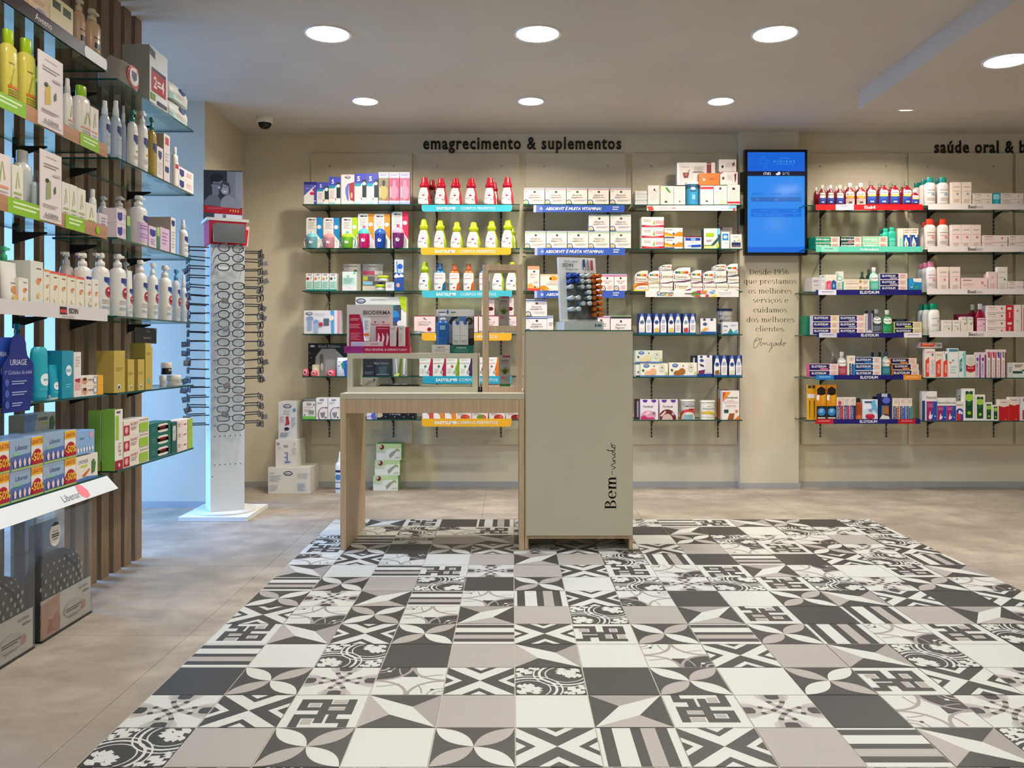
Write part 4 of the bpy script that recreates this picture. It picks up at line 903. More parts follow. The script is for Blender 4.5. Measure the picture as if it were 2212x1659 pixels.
# goods on the floor by the back wall
cx.place = 'on floor under baby-goods bay'; cx.zs = .0008; cx.side = False
def fbox(x0, x1, y0, y1, d, dep, col, dsl, desc, zb=None, turn=0.0):
    cx.crop = CROP['D']; loc, w, h, rz, px = spot(x0, x1, y0, y1, d); z = .0008 if zb is None else zb
    o = link('shipping_carton', box_mesh(w, h, dep, col, dsl, 'd9d5ca'), None, (loc[0], loc[1], z), turn); reg(o, desc, 'box', cx.place, px); return z + h + .0006
z = fbox(125, 715, 1110, 1475, 5.56, .24, 'e4e2dc', chic(.475, .22, .11, .09) + "e .5 .58 .13 .13 4a86c4;e .46 .54 .03 .04 e4ecf4;e .52 .54 .03 .04 e4ecf4;e .32 .58 .06 .07 c8ccd4;r .36 .05 .7 .95 e4e2dc" [:0] + "l .04 .2 .14 .24 1 9a9ab0;l .03 .3 .32 .55 4 b0b4c0;l .03 .68 .24 .9 4 bcc4d0;l .7 .22 .96 .42 3 c0c4cc;l .7 .6 .9 .9 5 a8c0d8", 'wide white carton at foot of the pile of three')
z = fbox(230, 540, 725, 1112, 5.58, .22, 'e2ded8', chic(.46, .24, .1, .045) + "r .4 .46 .5 .5 6a7ab8;r .5 .45 .56 .8 7a8ac4;r .4 .62 .52 .66 6a7ab8;p 7a8ac4 .42 .78 .7 .78 .66 .84 .42 .84;c .12 .15 .07 9a9aa4;c .85 .14 .05 bcc;l .1 .28 .3 .36 2 c4c0c4;l .75 .3 .95 .55 3 c8c8d0", 'white carton with pump drawing in middle of the pile', zb=z)
z = fbox(270, 525, 200, 728, 5.6, .2, 'd8dade', chic(.49, .12, .23, .055) + "r .28 .22 .62 .34 b8bcc0;p b0384c .4 .4 .55 .38 .62 .6 .36 .64 .42 .52;e .46 .72 .14 .045 3a2030;c .88 .22 .09 5a8ab8;l .72 .42 .95 .7 4 a8b4d0;l .08 .4 .3 .56 3 c8a0b4;l .1 .82 .6 .96 4 8a9ab0", 'tall white carton on top of the pile of three', zb=z)
cx.crop = CROP['D']
bt(1055, 1190, 890, 'nozzle', 'f0f0ee', 'f4f4f2', "r .1 .1 .9 .2 22225a;e .4 .4 .3 .12 4a86c4;l .1 .6 .6 .66 1 3a4a6a;r .05 .84 .95 .9 5a6a9a", 'white nozzle bottle on floor behind the desk leg', d=5.58, lz=(.04, .62))
SEED = "p b9d49a 0 0 1 0 1 .25 .5 .3 0 .55;e .22 .2 .1 .16 7a2028;e .17 .16 .06 .1 d8a8ac;p 9aa088 .5 .7 .62 .5 .75 .4 .85 .25 .88 .35 .75 .55 .65 .75 .55 .9;c .9 .4 .04 8aa43a;l .06 .4 .4 .6 3 c8ccb4;l .75 .82 .95 .92 1 b4b8a0"
z = .0008
for i, (y0, y1, ox_) in enumerate(((1205, 1420, 0), (990, 1205, 25), (765, 990, 45))):
    loc, w, h, rz, px = spot(1600 + ox_, 1950 + ox_, y0, y1, 5.68); o = link('carton', box_mesh(w, h, .13, 'e4e6d4', SEED, '7fb85a'), None, (loc[0], loc[1], z)); z += h + .0006
    reg(o, ('bottom', 'middle', 'top')[i] + ' green and cream carton stacked behind the desk', 'box', cx.place, px)

# ================================================================ bay 2: slimming
SLB = "p ece8e2 0 1 0 .0 .74 .0 .80 .3 .70 .62 .78 1;l .2 .08 .6 .16 2 d0a8a8;l .18 .3 .55 .34 1 {c};c .48 .46 .07 {c2};l .15 .6 .5 .7 2 b4b0ac;c .6 .72 .06 9aa0a8"
def slim(xs, yt, body, cap, c2, desc, sty='slim', w=1.12, **k):
    for (x0, x1), y in zip(xs, yt): bt(x0, x0 + (x1 - x0) * w, y, sty, body, cap, SLB.format(c='d8606a', c2=c2), desc, lz=(.02, .62), arc_=(-80, 74), **k)
ctx('B2', 0, 'E'); slim([(175, 395), (460, 680), (710, 930), (975, 1195), (1300, 1515), (1600, 1815)], [805, 820, 820, 818, 812, 805], 'd8344a', 'd00a2a', 'b81a34', 'red-capped white and red bottle', w=1.0)
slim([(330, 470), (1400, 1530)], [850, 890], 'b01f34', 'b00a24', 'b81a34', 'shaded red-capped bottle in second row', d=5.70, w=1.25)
ES = "tb .33 .5 .42 f4fbfb EASYSLIM®;t .66 .5 .42 e4f6f6 CORPOS_PERFEITOS"
def es(x0, x1, y0, y1, c, desc): strip(x0, x1, y0, y1, c, "tb .27 .5 .40 f6fbfb EASYSLIM®;t .625 .5 .40 ecf8f8 CORPOS_PERFEITOS", desc, r=.018)
es(245, 1785, 1285, 1400, '3fbccb', 'teal strip lettered in white with rounded lower corners')
ctx('B2', 1, 'F'); slim([(165, 385), (445, 665), (730, 948), (1005, 1250), (1325, 1550), (1600, 1830)], [175, 185, 222, 222, 203, 178], 'b4c81a', 'bccc12', 'b04a6a', 'lime-capped white and lime bottle', sty='slimg', w=1.0)
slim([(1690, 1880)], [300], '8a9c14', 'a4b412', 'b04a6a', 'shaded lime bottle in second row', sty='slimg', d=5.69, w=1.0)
es(230, 1770, 672, 795, 'f0b52c', 'yellow strip lettered in white with rounded lower corners')
ctx('B2', 2, 'F'); slim([(185, 400)], [905], 'a4bc1a', 'a8c012', '2a4a9a', 'lime-capped bottle beside the blue one', sty='slimg', w=1.0)
BLB = "p ece8e4 0 1 0 0 1 0 1 .45 .7 .62 .62 1;l .2 .1 .8 .2 2 c8c4c0;l .18 .3 .7 .38 1 d88a8a;c .5 .84 .06 b02038;l .15 .6 .5 .7 2 b4b0ac"
for x0_, x1_, y, bc, cc, nm in ((450, 650, 935, '1b74a4', '155a92', 'blue-capped white bottle'), (712, 886, 945, 'e06a1c', 'b8560e', 'orange-capped white bottle'), (952, 1132, 945, 'e06a1c', 'b8560e', 'orange-capped white bottle'), (1222, 1400, 940, '1b74a4', '155a92', 'blue-capped bottle hidden by oak frame')):
    bt(x0_, x1_, y, 'sport', bc, cc, BLB, nm, lz=(.02, .66), arc_=(-80, 76))
slim([(1440, 1660), (1675, 1900)], [922, 908], 'a4bc1a', 'b4c412', '2a4a9a', 'lime-capped bottle seen through oak frame', sty='slimg', w=1.0)
es(250, 1785, 1405, 1525, '45c0cf', 'teal strip partly hidden by the oak frame')
ctx('B2', 3, 'G')
CHR = "r 0 0 1 .05 8a2a2e;p 2a2020 .42 .16 .48 .12 .56 .22 .62 .2 .56 .26 .5 .2;tb .48 .37 .1 b8b0ac ACTIVE_CE;t .44 .5 .08 6a605c DEPURALIS;e .72 .76 .13 .14 e8d8d4;e .72 .76 .1 .11 8a0f22;p 8a8e90 0 .84 .3 .86 .6 .92 1 .9 1 1 0 1;e .2 .92 .08 .03 c8ccd0"
for x in (115, 487, 860, 1218, 1560): b(x, x + (362 if x < 800 else 345), 405, 'P', CHR, 'blush carton picturing a cherry', side='d8c8c0', dep=.1)
for x in (1268, 1600): b(x, x + 215, 110, 'P', "l .2 .1 .9 .3 3 b8a8a4;e .7 .62 .24 .12 5a0f1a;l .15 .8 .8 .95 2 c8bcb8;r 0 .36 1 .4 e8e0da", 'tall blush carton standing on the cherry cartons', yb=403, dep=.06)
es(245, 1780, 705, 835, 'f0b52c', 'yellow strip half hidden by the counter displays')
ctx('B2', 4, 'G')
for x, c, c2 in ((205, 'b8124a', '4a8a84'), (434, 'b8124a', '4a6a64'), (660, '86a814', 'c8485a'), (886, '4a2450', '5a8a80'), (1112, '4a2450', '5a8a80'), (1335, 'e07a16', '8a8a80')):
    b(x, x + 222, 1120, 'w', f"p {c} .9 0 1 0 1 1 .78 1 .66 .72 .72 .55 .84 .3;l .08 .1 .7 .2 2 d8d4d0;t .36 .32 .07 {c} SLIM_DETOX;c .46 .48 .1 {c2};c .66 .78 .13 d8d4d0;c .66 .78 .07 8a8a8c;l .1 .6 .45 .85 4 cfcac6", f"white carton with {dict(b='crimson')['b'] if c[0]=='b' else ('lime' if c[0]=='8' else ('purple' if c[0]=='4' else 'orange'))} figure shape", side='W', dep=.08)
es(260, 1785, 1440, 1570, '1ba9c6', 'bright cyan strip seen through the display case')
ctx('B2', 5, 'H')
for x, c in ((255, 'd8503a'), (445, 'ea8a1c'), (637, 'ea8a1c')): b(x, x + 185, 900, 'w', f"p {c} .72 .2 1 .1 1 1 .66 1 .6 .7;l .1 .15 .6 .5 5 cfcac6;c .55 .6 .1 9a9a98", f"small white carton with {'red' if c[0]=='d' else 'orange'} figure shape", side='W', dep=.08)
for x, x1_, c, nm in ((825, 1095, 'c0432a', 'flat carton picturing red fruit'), (1100, 1375, '6a9a2a', 'flat carton picturing green fruit'), (1395, 1668, 'a83a1c', 'flat carton picturing chocolate'), (1680, 1972, '8a1c20', 'flat carton picturing berries')):
    b(x, x1_, 985, 'e8dcd0', f"e .6 .8 .3 .3 {c};e .75 .75 .12 .2 d8604a;l .1 .4 .5 .6 2 b8aca0;r .05 .2 .4 .3 d8c49a", nm, dep=.1)
es(245, 1775, 1140, 1275, 'edb326', 'yellow strip below the desk apron')
# ================================================================ bay 3: vitamins
def ABS(band, c2, word): return f"r 0 0 1 .1 aeb8c4;r 0 .08 1 .13 {band};e .52 .25 .06 .06 3a3a30;ti .5 .44 .12 8a7a70 Absorvit;ti .38 .59 .09 4a4a5a {word};l .5 .57 .8 .62 1 {c2};l .35 .72 .95 .84 2 d8ccc0;c .1 .9 .15 2a4a8a;c .1 .9 .11 e8e4dc;c .1 .9 .07 d8c06a;r .05 .18 .16 .21 c0b8b0;r 0 .97 .3 1 2a6a9a"
VIT = 'white vitamin carton with gold medallion'
ctx('B3', 0, 'I')
for x in (170, 536, 899, 1266, 1645): b(x, x + 355, 992, 'efe7da', ABS('e0a89a', 'd8703a', 'SMART'), VIT, side='c9d0d6', dep=.1)
def ab(x0, x1, y0, y1, desc): strip(x0, x1, y0, y1, '3a5cb4', "r 0 0 .03 1 b8bce4;r .03 0 .1 1 5a74c4;c .085 .5 .014 f4f4fa;c .085 .5 .007 3a5cb4;tbi .44 .5 .4 f8f8fc ABSORVIT_É_MUITA_VITAMINA!;l .87 .22 .94 .82 2 d8dcf0", desc)
ab(335, 1885, 1290, 1410, 'blue slogan strip lettered in white italics')
ctx('B3', 1, 'J')
for x in (190, 553, 917, 1277, 1645): b(x, x + 355, 385, 'efe8dc', ABS('b8cf9a', 'c8a05a', 'SMART'), VIT, side='c9d0d6', dep=.1)
for x in (1275, 1645): b(x, x + 355, 105, 'e4dfda', ABS('b8cf9a', 'c8a05a', 'SMART'), 'white vitamin carton piled on the row', yb=384, side='8a8e90', dep=.1)
ab(355, 1895, 675, 800, 'blue slogan strip directly above the lip-balm display')
ctx('B3', 2, 'J')
b(235, 437, 985, 'f4e6d8', "r 0 0 1 .14 f0a07a;e .55 .22 .1 .04 3a3a30;ti .5 .33 .06 b87a6a Absorvit;ti .4 .44 .05 e07a5a Infantil;p f0b05a 0 .75 .3 .68 .5 .8 .9 .85 1 .9 0 .95;r 0 .9 1 1 e8483a;c .62 .85 .07 3a3a2a;l .5 .6 .9 .7 2 d8c8bc", 'tall orange-topped vitamin carton')
b(450, 820, 1122, 'f6ead8', "r 0 0 1 .1 f0c49a;e .6 .25 .2 .14 ee9a1c;e .48 .28 .05 .07 3a3a20;ti .6 .45 .1 d8a08a Absorvit;l .3 .55 .9 .68 2 e0cfc0;e .14 .82 .16 .14 ee8a14;e .3 .88 .1 .1 f0a02a", 'cream vitamin carton picturing oranges', dep=.1)
for x in (1110, 1255, 1485, 1712): b(x, x + (220 if x > 1400 else 215 if x > 1200 else 140), 1120, 'f2e8e0', "r 0 0 1 .07 b8b4d0;r 0 .07 1 .15 d87a9a;e .5 .25 .08 .06 3a3a30;ti .5 .42 .1 c86a7a Absorvit;ti .5 .54 .07 6a5a7a SMART;c .16 .86 .22 2a4a8a;c .16 .86 .16 e8e0d8;c .16 .86 .09 e0b85a;l .5 .68 .9 .9 3 e0a8a8", 'pink-banded vitamin carton right of display', dep=.1)
ab(350, 1890, 1410, 1530, 'blue slogan strip crossed by the lip-balm display')
ctx('B3', 3, 'K')
b(205, 567, 1135, 'f0ebe6', ABS('3a5a9a', '5a5a6a', 'NEURO'), 'blue-banded vitamin carton, lower of a pair', dep=.1); b(205, 567, 835, 'f0ebe6', ABS('3a5a9a', '5a5a6a', 'NEURO'), 'blue-banded vitamin carton, upper of a pair', yb=1130, dep=.1)
b(570, 672, 1115, 'ece8e6', "r 0 0 1 .16 9aa8c0;l .3 .4 .9 .6 2 8a8088;e .4 .95 .4 .12 5a7ab4", 'narrow blue-banded vitamin carton')
b(1330, 1640, 1120, 'efe4e0', ABS('c87aa8', 'b05a6a', 'SENIOR'), 'mauve-banded vitamin carton beside display foot', dep=.1); b(1650, 2005, 1118, 'efe8e2', "r 0 0 1 .06 9ab07a;r 0 .06 1 .16 2a2f3a;e .5 .32 .05 .07 4a4038;ti .5 .5 .12 6a6068 Absorvit;ti .45 .66 .1 5a5058 Magnésio;c .16 .98 .16 4a8ab0;l .5 .8 .9 .86 1 c0b8b4", 'black-banded vitamin carton above cabinet corner', dep=.1)

# ================================================================ bay 4: supplements left of the screen
ctx('B4', 0, 'L')
PLN = "l .15 .3 .85 .8 7 cfc6bc;"
for i, (y0, y1) in enumerate(((840, None), (715, 838), (650, 713))): b(175, 388, y0, ('dfe6de', 'd8dcd4', 'e4ded4')[i], "r .0 .72 1 .86 b4b0aa;l .1 .2 .9 .5 2 c4beb6", ('bottom', 'middle', 'top')[i] + ' flat pale carton of the left pile', yb=y1, dep=.14, d=5.61)
b(392, 600, 555, 'e6dfd6', PLN + "p 2a2622 .42 .24 .55 .14 .6 .24 .7 .32 .55 .28;r .9 0 1 1 bcb6ac", 'white supplement carton with black bird mark')
b(606, 832, 565, 'e8e2d6', PLN + "p 3a8a3a .35 .1 .5 .06 .8 .35 .7 .38 .5 .25;r 0 .05 .3 .2 e4e0a8;e .42 .84 .12 .06 55503a;p e4ddd0 .2 .4 .3 .4 .3 1 .2 1", 'white supplement carton with green leaf')
b(838, 1030, 570, 'e6ded0', PLN + "r .2 .1 .7 .16 cfc6b4;e .5 .85 .16 .08 f0ecc4;e .5 .82 .09 .04 3a3a2a", 'white supplement carton with pale flower')
bt(1050, 1278, 490, 'can', '3f9ac8', 'w', "r 0 0 1 .18 2a5a78;e .5 .2 .12 .07 e4e4dc;l .35 .3 .65 .4 1 2a4a5a;r .45 .5 .6 .75 8ac4e0", 'blue tin with white lid', lz=(.02, .88), arc_=(-85, 85), name='tin', cat='tin')
b(1288, 1508, 560, 'ece4dc', PLN + "r 0 .06 1 .18 c82a38;p 4a4038 .35 .8 .5 .76 .65 .84 .45 .86", 'white supplement carton with red band above')
b(1516, 1738, 560, 'eee4d8', PLN + "e .5 .15 .1 .07 4a4a48;r 0 .8 .3 .95 b8d4dc;r .4 .75 .9 .97 ecd8b4", 'white supplement carton with cream foot')
b(1746, 1962, 545, 'ece2d6', PLN + "e .5 .2 .13 .06 3a3a3a;r 0 .84 1 .93 d82a34", 'white supplement carton with red band below')
b(885, 1540, 165, 'd9d2cb', "r .0 .06 .06 1 f4f4f2;r .39 .05 .4 1 b8b0aa;r .78 0 .9 .5 7a1024;r .79 .06 .89 .08 e8d8d4;p 6a1f10 .15 .45 .32 .45 .29 .68 .18 .68;p 8a6a2a .26 .46 .33 .3 .34 .34 .29 .46;e .235 .54 .04 .05 c84a2a;l .44 .18 .74 .42 4 b0a4a0;l .12 .18 .32 .24 1 b8a8a4;r .42 .41 .7 .44 6a5a58", 'big silver-framed carton picturing a red pot', yb=553, dep=.05, d=5.66)
b(1265, 1612, 345, 'd8742e', "e .24 .5 .06 .16 e8d8b4;r .2 .38 .3 .44 3a3028;l .5 .4 .85 .6 3 b05a20", 'orange carton lying on the white ones', yb=553, dep=.08, d=5.61)
b(1622, 1925, 325, 'e0d8d4', "p b02838 0 .2 .2 0 .1 0 0 .1;e .18 .5 .07 .12 4a4a44;l .4 .25 .75 .7 5 cbbfba;p 6a2030 .8 .2 .92 .1 .9 .6 .84 .9", 'white carton with dark red corner, right of orange one', yb=543, dep=.08, d=5.62)
b(1605, 1895, 112, 'd8d0cc', "e .2 .6 .07 .12 3a3030;l .4 .3 .75 .7 4 b8aca8;p 7a4040 .76 .35 .92 .2 .92 .5 .8 .6;r .96 0 1 1 f2f2f0", 'silver-edged carton tilted on top of another', yb=320, dep=.05, d=5.64)
strip(375, 1900, 900, 990, 'efe2dc', "p c8483a 0 .2 .06 .1 .08 .9 .02 1;r .14 .2 .62 .8 e8c8cc;e .3 .5 .02 .2 d89aa8;l .68 .3 .8 .6 1 b8c4d8;p 8ac8dc .92 .1 1 0 1 .6 .9 .7;c .975 .7 .015 d84a5a;p f4f4fa .62 .0 .92 0 .9 1 .6 1;l .68 .3 .8 .6 1 a8c0d8;l .82 .55 .9 .8 1 88b4d0", 'pale pink and white printed strip')
ctx('B4', 1, 'L')
b(285, 665, 1095, 'f4ece4', "p c8102e 0 .74 .5 .82 1 .74 1 .97 0 .97;p e8a8a8 .66 .3 1 .35 1 .66 .6 .62;p 8ab43a .5 .6 .56 .35 .6 .3 .57 .55 .6 .72 .52 .72;l .1 .2 .45 .5 3 cfc8c0;r .15 .85 .8 .9 e8888c", 'white carton with red wave and pink panel', n=3, dep=.1)
b(675, 985, 1280, 'f2e8dc', "p ee8a14 0 .4 .2 .5 .45 .62 .5 .7 .55 .6 .8 .35 1 .42 1 .82 0 .82;p f4c83a 0 .62 .3 .7 .45 .82 0 .82;r 0 .86 .55 1 5a5a8a;c .5 .55 .06 3a4a6a;l .1 .14 .45 .26 1 8a7a9a", 'white and orange wave carton', n=2, dep=.08)
b(1015, 1305, 1420, 'f0eef0', "r 0 .0 1 .1 7a1a24;r .05 .14 .95 .36 1c3fa4;r .38 .18 .65 .34 8ab0e0;r .2 .72 .55 .84 8aa0c8;p 1c4ab0 .4 .7 .98 .66 .98 .86 .4 .9;l .3 .45 .8 .52 1 d8b0b8", 'white carton with blue bands', dep=.08)
b(1345, 1625, 1290, 'eae8dc', "r .12 .22 .62 .42 a4c41a;p 2a5a4a .4 .85 .9 .4 1 .3 1 1 .85 1 .9 .6 .55 .9;r .8 0 1 .4 7ac4d0;r .86 .3 1 .5 1a4a6a;r 0 .86 .6 1 f0e08a;r 0 .82 .6 .86 5a8a3a;l .15 .56 .5 .68 2 b89a9a;r .75 .75 .92 .95 c8d43a", 'white and lime carton with dark green figure', side='1e4a44', dep=.08)
b(1645, 1782, 1350, 'efece6', "r .12 .1 .88 .5 2a84c4;e .5 .3 .28 .1 bcd8ec;l .4 .65 .8 .75 1 c8b4b0", 'slim white carton with blue square')
b(1600, 1830, 1270, 'a09a98', "p 7a1024 0 0 .3 0 .1 .2;l .2 .1 .9 .2 1 7a7474", 'flat grey carton behind the slim ones', d=5.68)
b(1800, 1992, 1390, 'efe8da', "r .1 .56 .92 .76 1f2c5c;r .1 .76 .92 .9 6a5a6a;e .36 .48 .12 .08 8ab0d8;p d8c48a .5 .5 .8 .3 .9 .5;l .2 .14 .8 .24 2 d0c8bc", 'cream carton with navy band')
ctx('B4', 2, 'M')
def cen(x0, x1, yt, yb, c1, c2, desc, sw=True):
    h_ = "p ece4d8 0 .6 .3 .1 .9 0 1 .05 1 1 0 1;" if 0 else ''
    rb = ''.join(f"e {.2 + .15 * i} {.34 if sw else .2} .09 .09 {c};" for i, c in enumerate(('3a5a7a', '3a8a6a', 'd8b83a', 'e0783a', 'd0342a')))
    b(x0, x1, yt, 'f2eee6' if c1 != 'y' else 'f2e4c8', (rb if sw else '') + f"r .06 {.5 if sw else .12} .1 {.8 if sw else .7} {c2};o .14 {.5 if sw else .15} .86 {.8 if sw else .8} .05 e6e2d4;tb .5 {.65 if sw else .45} {.14 if sw else .24} 8a7a6a Centrum;p {c2} 0 .97 .6 .92 1 .82 1 .9 .6 1 0 1;p e0483a .86 .5 1 .4 1 .55", desc, yb=yb, dep=.07, shape='swoosh' if sw else None, side='d8d0c8')
CN = 'rainbow-dotted white carton with curved shoulder'
b(160, 405, 735, 'f0c04a', "p f4efe4 .05 .8 .2 .35 .6 .2 .95 .3 .95 .7 .5 .85;tb .55 .52 .22 8a7a6a Centrum;p e0482a 0 .3 .3 .05 1 0 1 .12 .3 .2 0 .5;r 0 .9 1 1 f0d02a", 'yellow multivitamin carton at left end', dep=.08)
cen(175, 392, 510, 733, 'y', 'e0682a', 'orange-edged carton on the yellow one')
b(398, 590, 725, 'f2eee6', "tb .5 .5 .24 a89a7a Centrum;r 0 .12 1 .18 e4dccc;p e0b88a .8 0 1 0 1 .3", 'cream multivitamin carton under a curved one', dep=.07); cen(398, 590, 512, 723, 'w', 'd8b05a', 'cream rainbow-dotted carton with curved shoulder')
for x0_, x1_, tops, c in ((600, 818, (728, 512, 405), '6a2458'), (1125, 1325, (725, 500), '7a2458'), (1335, 1540, (725, 512), '7a2458'), (1535, 1748, (725, 512, 402), '1c2450'), (1750, 1945, (728, 612, 390), '1c2450')):
    yb_ = None
    for i, t_ in enumerate(tops):
        nm = ('purple' if c[0] != '1' else 'navy') + '-edged rainbow carton, ' + (('lower', 'upper') if len(tops) == 2 else ('bottom', 'middle', 'top'))[i] + ' of its pile'
        cen(x0_ - (20 if i and x0_ > 1500 else 0), x1_ - (20 if i == len(tops) - 1 else 0), t_, yb_, 'w', c, nm, sw=(i == len(tops) - 1)); yb_ = t_ - 2
b(840, 1122, 706, 'f2eee6', "r .06 .2 .1 .7 7a2458;tb .5 .45 .24 8a7a4a Centrum;r .3 .62 .7 .7 d8b04a;p 6a1a5a .1 .98 .6 .92 1 .7 1 .84 .6 1", 'wide purple-edged rainbow carton, lower of two', dep=.08); cen(820, 1118, 455, 704, 'w', '6a1a5a', 'wide purple-edged rainbow carton, upper of two')
strip(350, 1940, 850, 960, 'ebe8e4', "tbi .21 .36 .5 2a2420 Centrum;r .12 .68 .17 .82 3aa8c8;r .17 .68 .21 .82 7ab43a;r .21 .68 .25 .82 f0d03a;r .25 .68 .29 .82 e0502a;e .54 .5 .05 .4 7a9a3a;e .57 .2 .025 .3 d8285a;l .42 .4 .6 .7 1 6a6058;e .63 .2 .03 .3 e08a3a;p 7ab8e0 .67 .2 .75 .0 .73 .5;p f0dc2a .7 .98 .76 .5 .76 1;e .66 .8 .02 .2 c83a2a;e .56 .9 .03 .12 c8382a;l .78 .3 .92 .5 1 c8c0c0", 'white strip with rainbow bar and fruit')
ctx('B4', 3, 'M')
def twin(x0, x1, yt, dc, fc, desc, capc='1f2f6a', foot='1b5f92'):
    btl = lambda cx_: f"p f2efec {cx_-.2} 1 {cx_-.22} .5 {cx_-.12} .2 {cx_-.08} .12 {cx_+.08} .12 {cx_+.12} .2 {cx_+.22} .5 {cx_+.2} 1;e {cx_} .08 .1 .07 6a8ac8;"
    b(x0, x1, yt, capc, btl(.25) + btl(.75) + f"e .25 .42 .14 .09 {dc};e .75 .38 .13 .09 9ab4cc;p {fc} .1 .72 .38 .68 .42 .9 .1 .9;l .62 .55 .9 .85 4 d8ccc4;r 0 .92 1 1 {foot}", desc, dep=.07)
TW2 = 'twin pack of white drink bottles with navy caps'
for x, dc, fc in ((230, '5a6a8a', 'e4dcd4'), (480, '2a4a8a', 'e8c04a'), (728, '1f2c6a', 'e0c85a'), (980, '8aa0b0', 'c83a4a')): twin(x, x + 236, 1240, dc, fc, TW2)
b(1290, 1556, 1325, 'eeebe8', "e .25 .08 .1 .08 3a4a6a;e .72 .08 .1 .08 3a4a6a;e .28 .36 .14 .1 4a5a8a;p e8a82a .05 .78 .3 .58 .5 .62 .3 .8;r 0 .84 1 1 1f4f9a;r .5 .1 .52 .84 c8c8d0", 'white twin pack with blue foot')
bt(1598, 1860, 1155, 'can', 'b8b4ae', '1f2450', "tb .55 .2 .09 5a5a60 Meritene;e .5 .3 .3 .12 8a8a8c;e .5 .27 .28 .1 b8b4ae;c .25 .42 .06 1f2c4a;r 0 .55 .25 .9 5a6a78;r 0 .93 .4 1 1f2c5a", 'grey tin with navy rim', lz=(.01, .88), arc_=(-85, 85), name='tin', cat='tin', d=5.66)
b(1668, 1932, 1385, 'e2e2e4', "tb .18 .32 .14 2a3a5a adag;l .5 .2 .9 .4 2 a8b0c4;p 1f8a7a .3 .95 .5 .5 .65 .8 .7 .95;p 5ab0d8 .6 .9 .95 .6 .95 .95;r 0 .93 1 1 2a7ab0;r .1 .65 .25 .7 c88a8a", 'white and teal carton in front of the grey tin')
ctx('B4', 4, 'N')
FR = "e .22 .2 .11 .14 4a6a9a;e .22 .18 .07 .08 8aa8d0;c .5 .22 .025 3a4a5a;p 3a5a4a .05 .5 .1 .42 .16 .55 .1 .65;e .78 .35 .1 .3 dcd8c0;p 2a3a3a .74 .3 .8 .28 .83 .4;e .46 .62 .12 .24 {c};e .3 .75 .14 .2 {c};r 0 .9 1 1 5a7ab0;e .94 .75 .05 .12 c8d06a"
b(260, 735, 510, 'f2f0dc', FR.format(c='f0b88a'), 'pale fruit dessert carton, left of two', dep=.1); b(750, 1232, 500, 'f2efdc', FR.format(c='a86a2a'), 'pale fruit dessert carton with brown biscuits', dep=.1); b(185, 255, 530, 'e4e6d4', "p 4a6a3a .3 .6 .8 .5 .7 .8;r 0 .9 1 1 2a3040", 'narrow end of a pale dessert carton', dep=.1)
b(178, 640, 290, 'dfe2cf', FR.format(c='e4d8a0'), 'pale dessert carton lying on top', yb=506, dep=.1)
b(1240, 1490, 375, 'f0eef0', "e .25 .07 .1 .06 3a4a6a;e .72 .05 .1 .06 3a4a8a;e .28 .24 .14 .07 3a4a8a;p 4a4038 .12 .38 .4 .45 .45 .55 .2 .5;p 7a2a5a .05 .72 .5 .66 .45 .86 .05 .86;r 0 .86 1 1 1f3f8a;r .55 .15 .95 .8 e0dcdc", 'white twin pack with purple fruit', side='1f2c5a'); b(1130, 1236, 380, '1f2230', "r .3 .1 .6 .9 c8c8cc", 'dark end of a twin pack', d=5.64)
twin(1512, 1752, 375, '2a4a8a', '8a6a2a', 'twin pack of drink bottles picturing a nut'); twin(1768, 2000, 375, '2a4a8a', 'e4dcb4', 'twin pack of drink bottles in cream')
ctx('B4', 5, 'N')
b(268, 567, 1130, 'efe6ea', "e .25 .05 .14 .1 5a3a94;e .75 .05 .14 .1 5a3a94;tb .42 .34 .1 6a4a5a Fortimel;e .45 .78 .42 .24 e0a0b8;p c0346a 0 .85 .2 .78 .4 .9 .7 .88 .85 .98 0 1;c .76 .68 .09 8a7a88;p f0c8d4 .2 .75 .4 .55 .6 .6 .4 .8", 'white twin pack with purple caps and pink swirl'); b(165, 262, 1120, '3a2028', "r .4 .1 .7 .9 a89aa0", 'dark purple end of a twin pack', d=5.64)
b(592, 902, 1130, 'ece2e2', "e .25 .05 .14 .1 5a3a94;e .75 .05 .14 .1 5a3a94;tb .45 .34 .1 8a6a6a Fortimel;e .42 .98 .5 .5 6a1f24;e .42 1.0 .3 .3 d8b8a8;p e8d0cc .02 .8 .3 .55 .36 .62 .1 .85;c .75 .7 .09 b8a8b8", 'white twin pack with purple caps and brown swirl')
TIN = "e .5 .95 .55 .55 d0504a;e .5 1.02 .4 .45 e8e4dc;r .28 .72 .72 1 8ab0b4;tb .6 .22 .1 5a5a5c resource;r .5 .38 .75 .48 b82028;c .85 .45 .06 d02028;r 0 .05 1 .12 b8b8c0"
bt(965, 1218, 1135, 'can', 'dcd8d0', 'e8e4dc', TIN, 'white tin with red ring', lz=(.01, .88), arc_=(-85, 85), name='tin', cat='tin'); bt(1305, 1562, 1150, 'can', 'ece8d4', 'f0ecdc', "l .4 .2 .7 .28 1 b8a88a;tb .55 .34 .1 9a92a8 Resource;p d8b82a .1 .56 .5 .5 .95 .66 .9 .8 .5 .66 .15 .68;l .1 .85 .9 .92 1 c8c0b0", 'cream tin with yellow swirl', lz=(.01, .88), arc_=(-85, 85), name='tin', cat='tin')
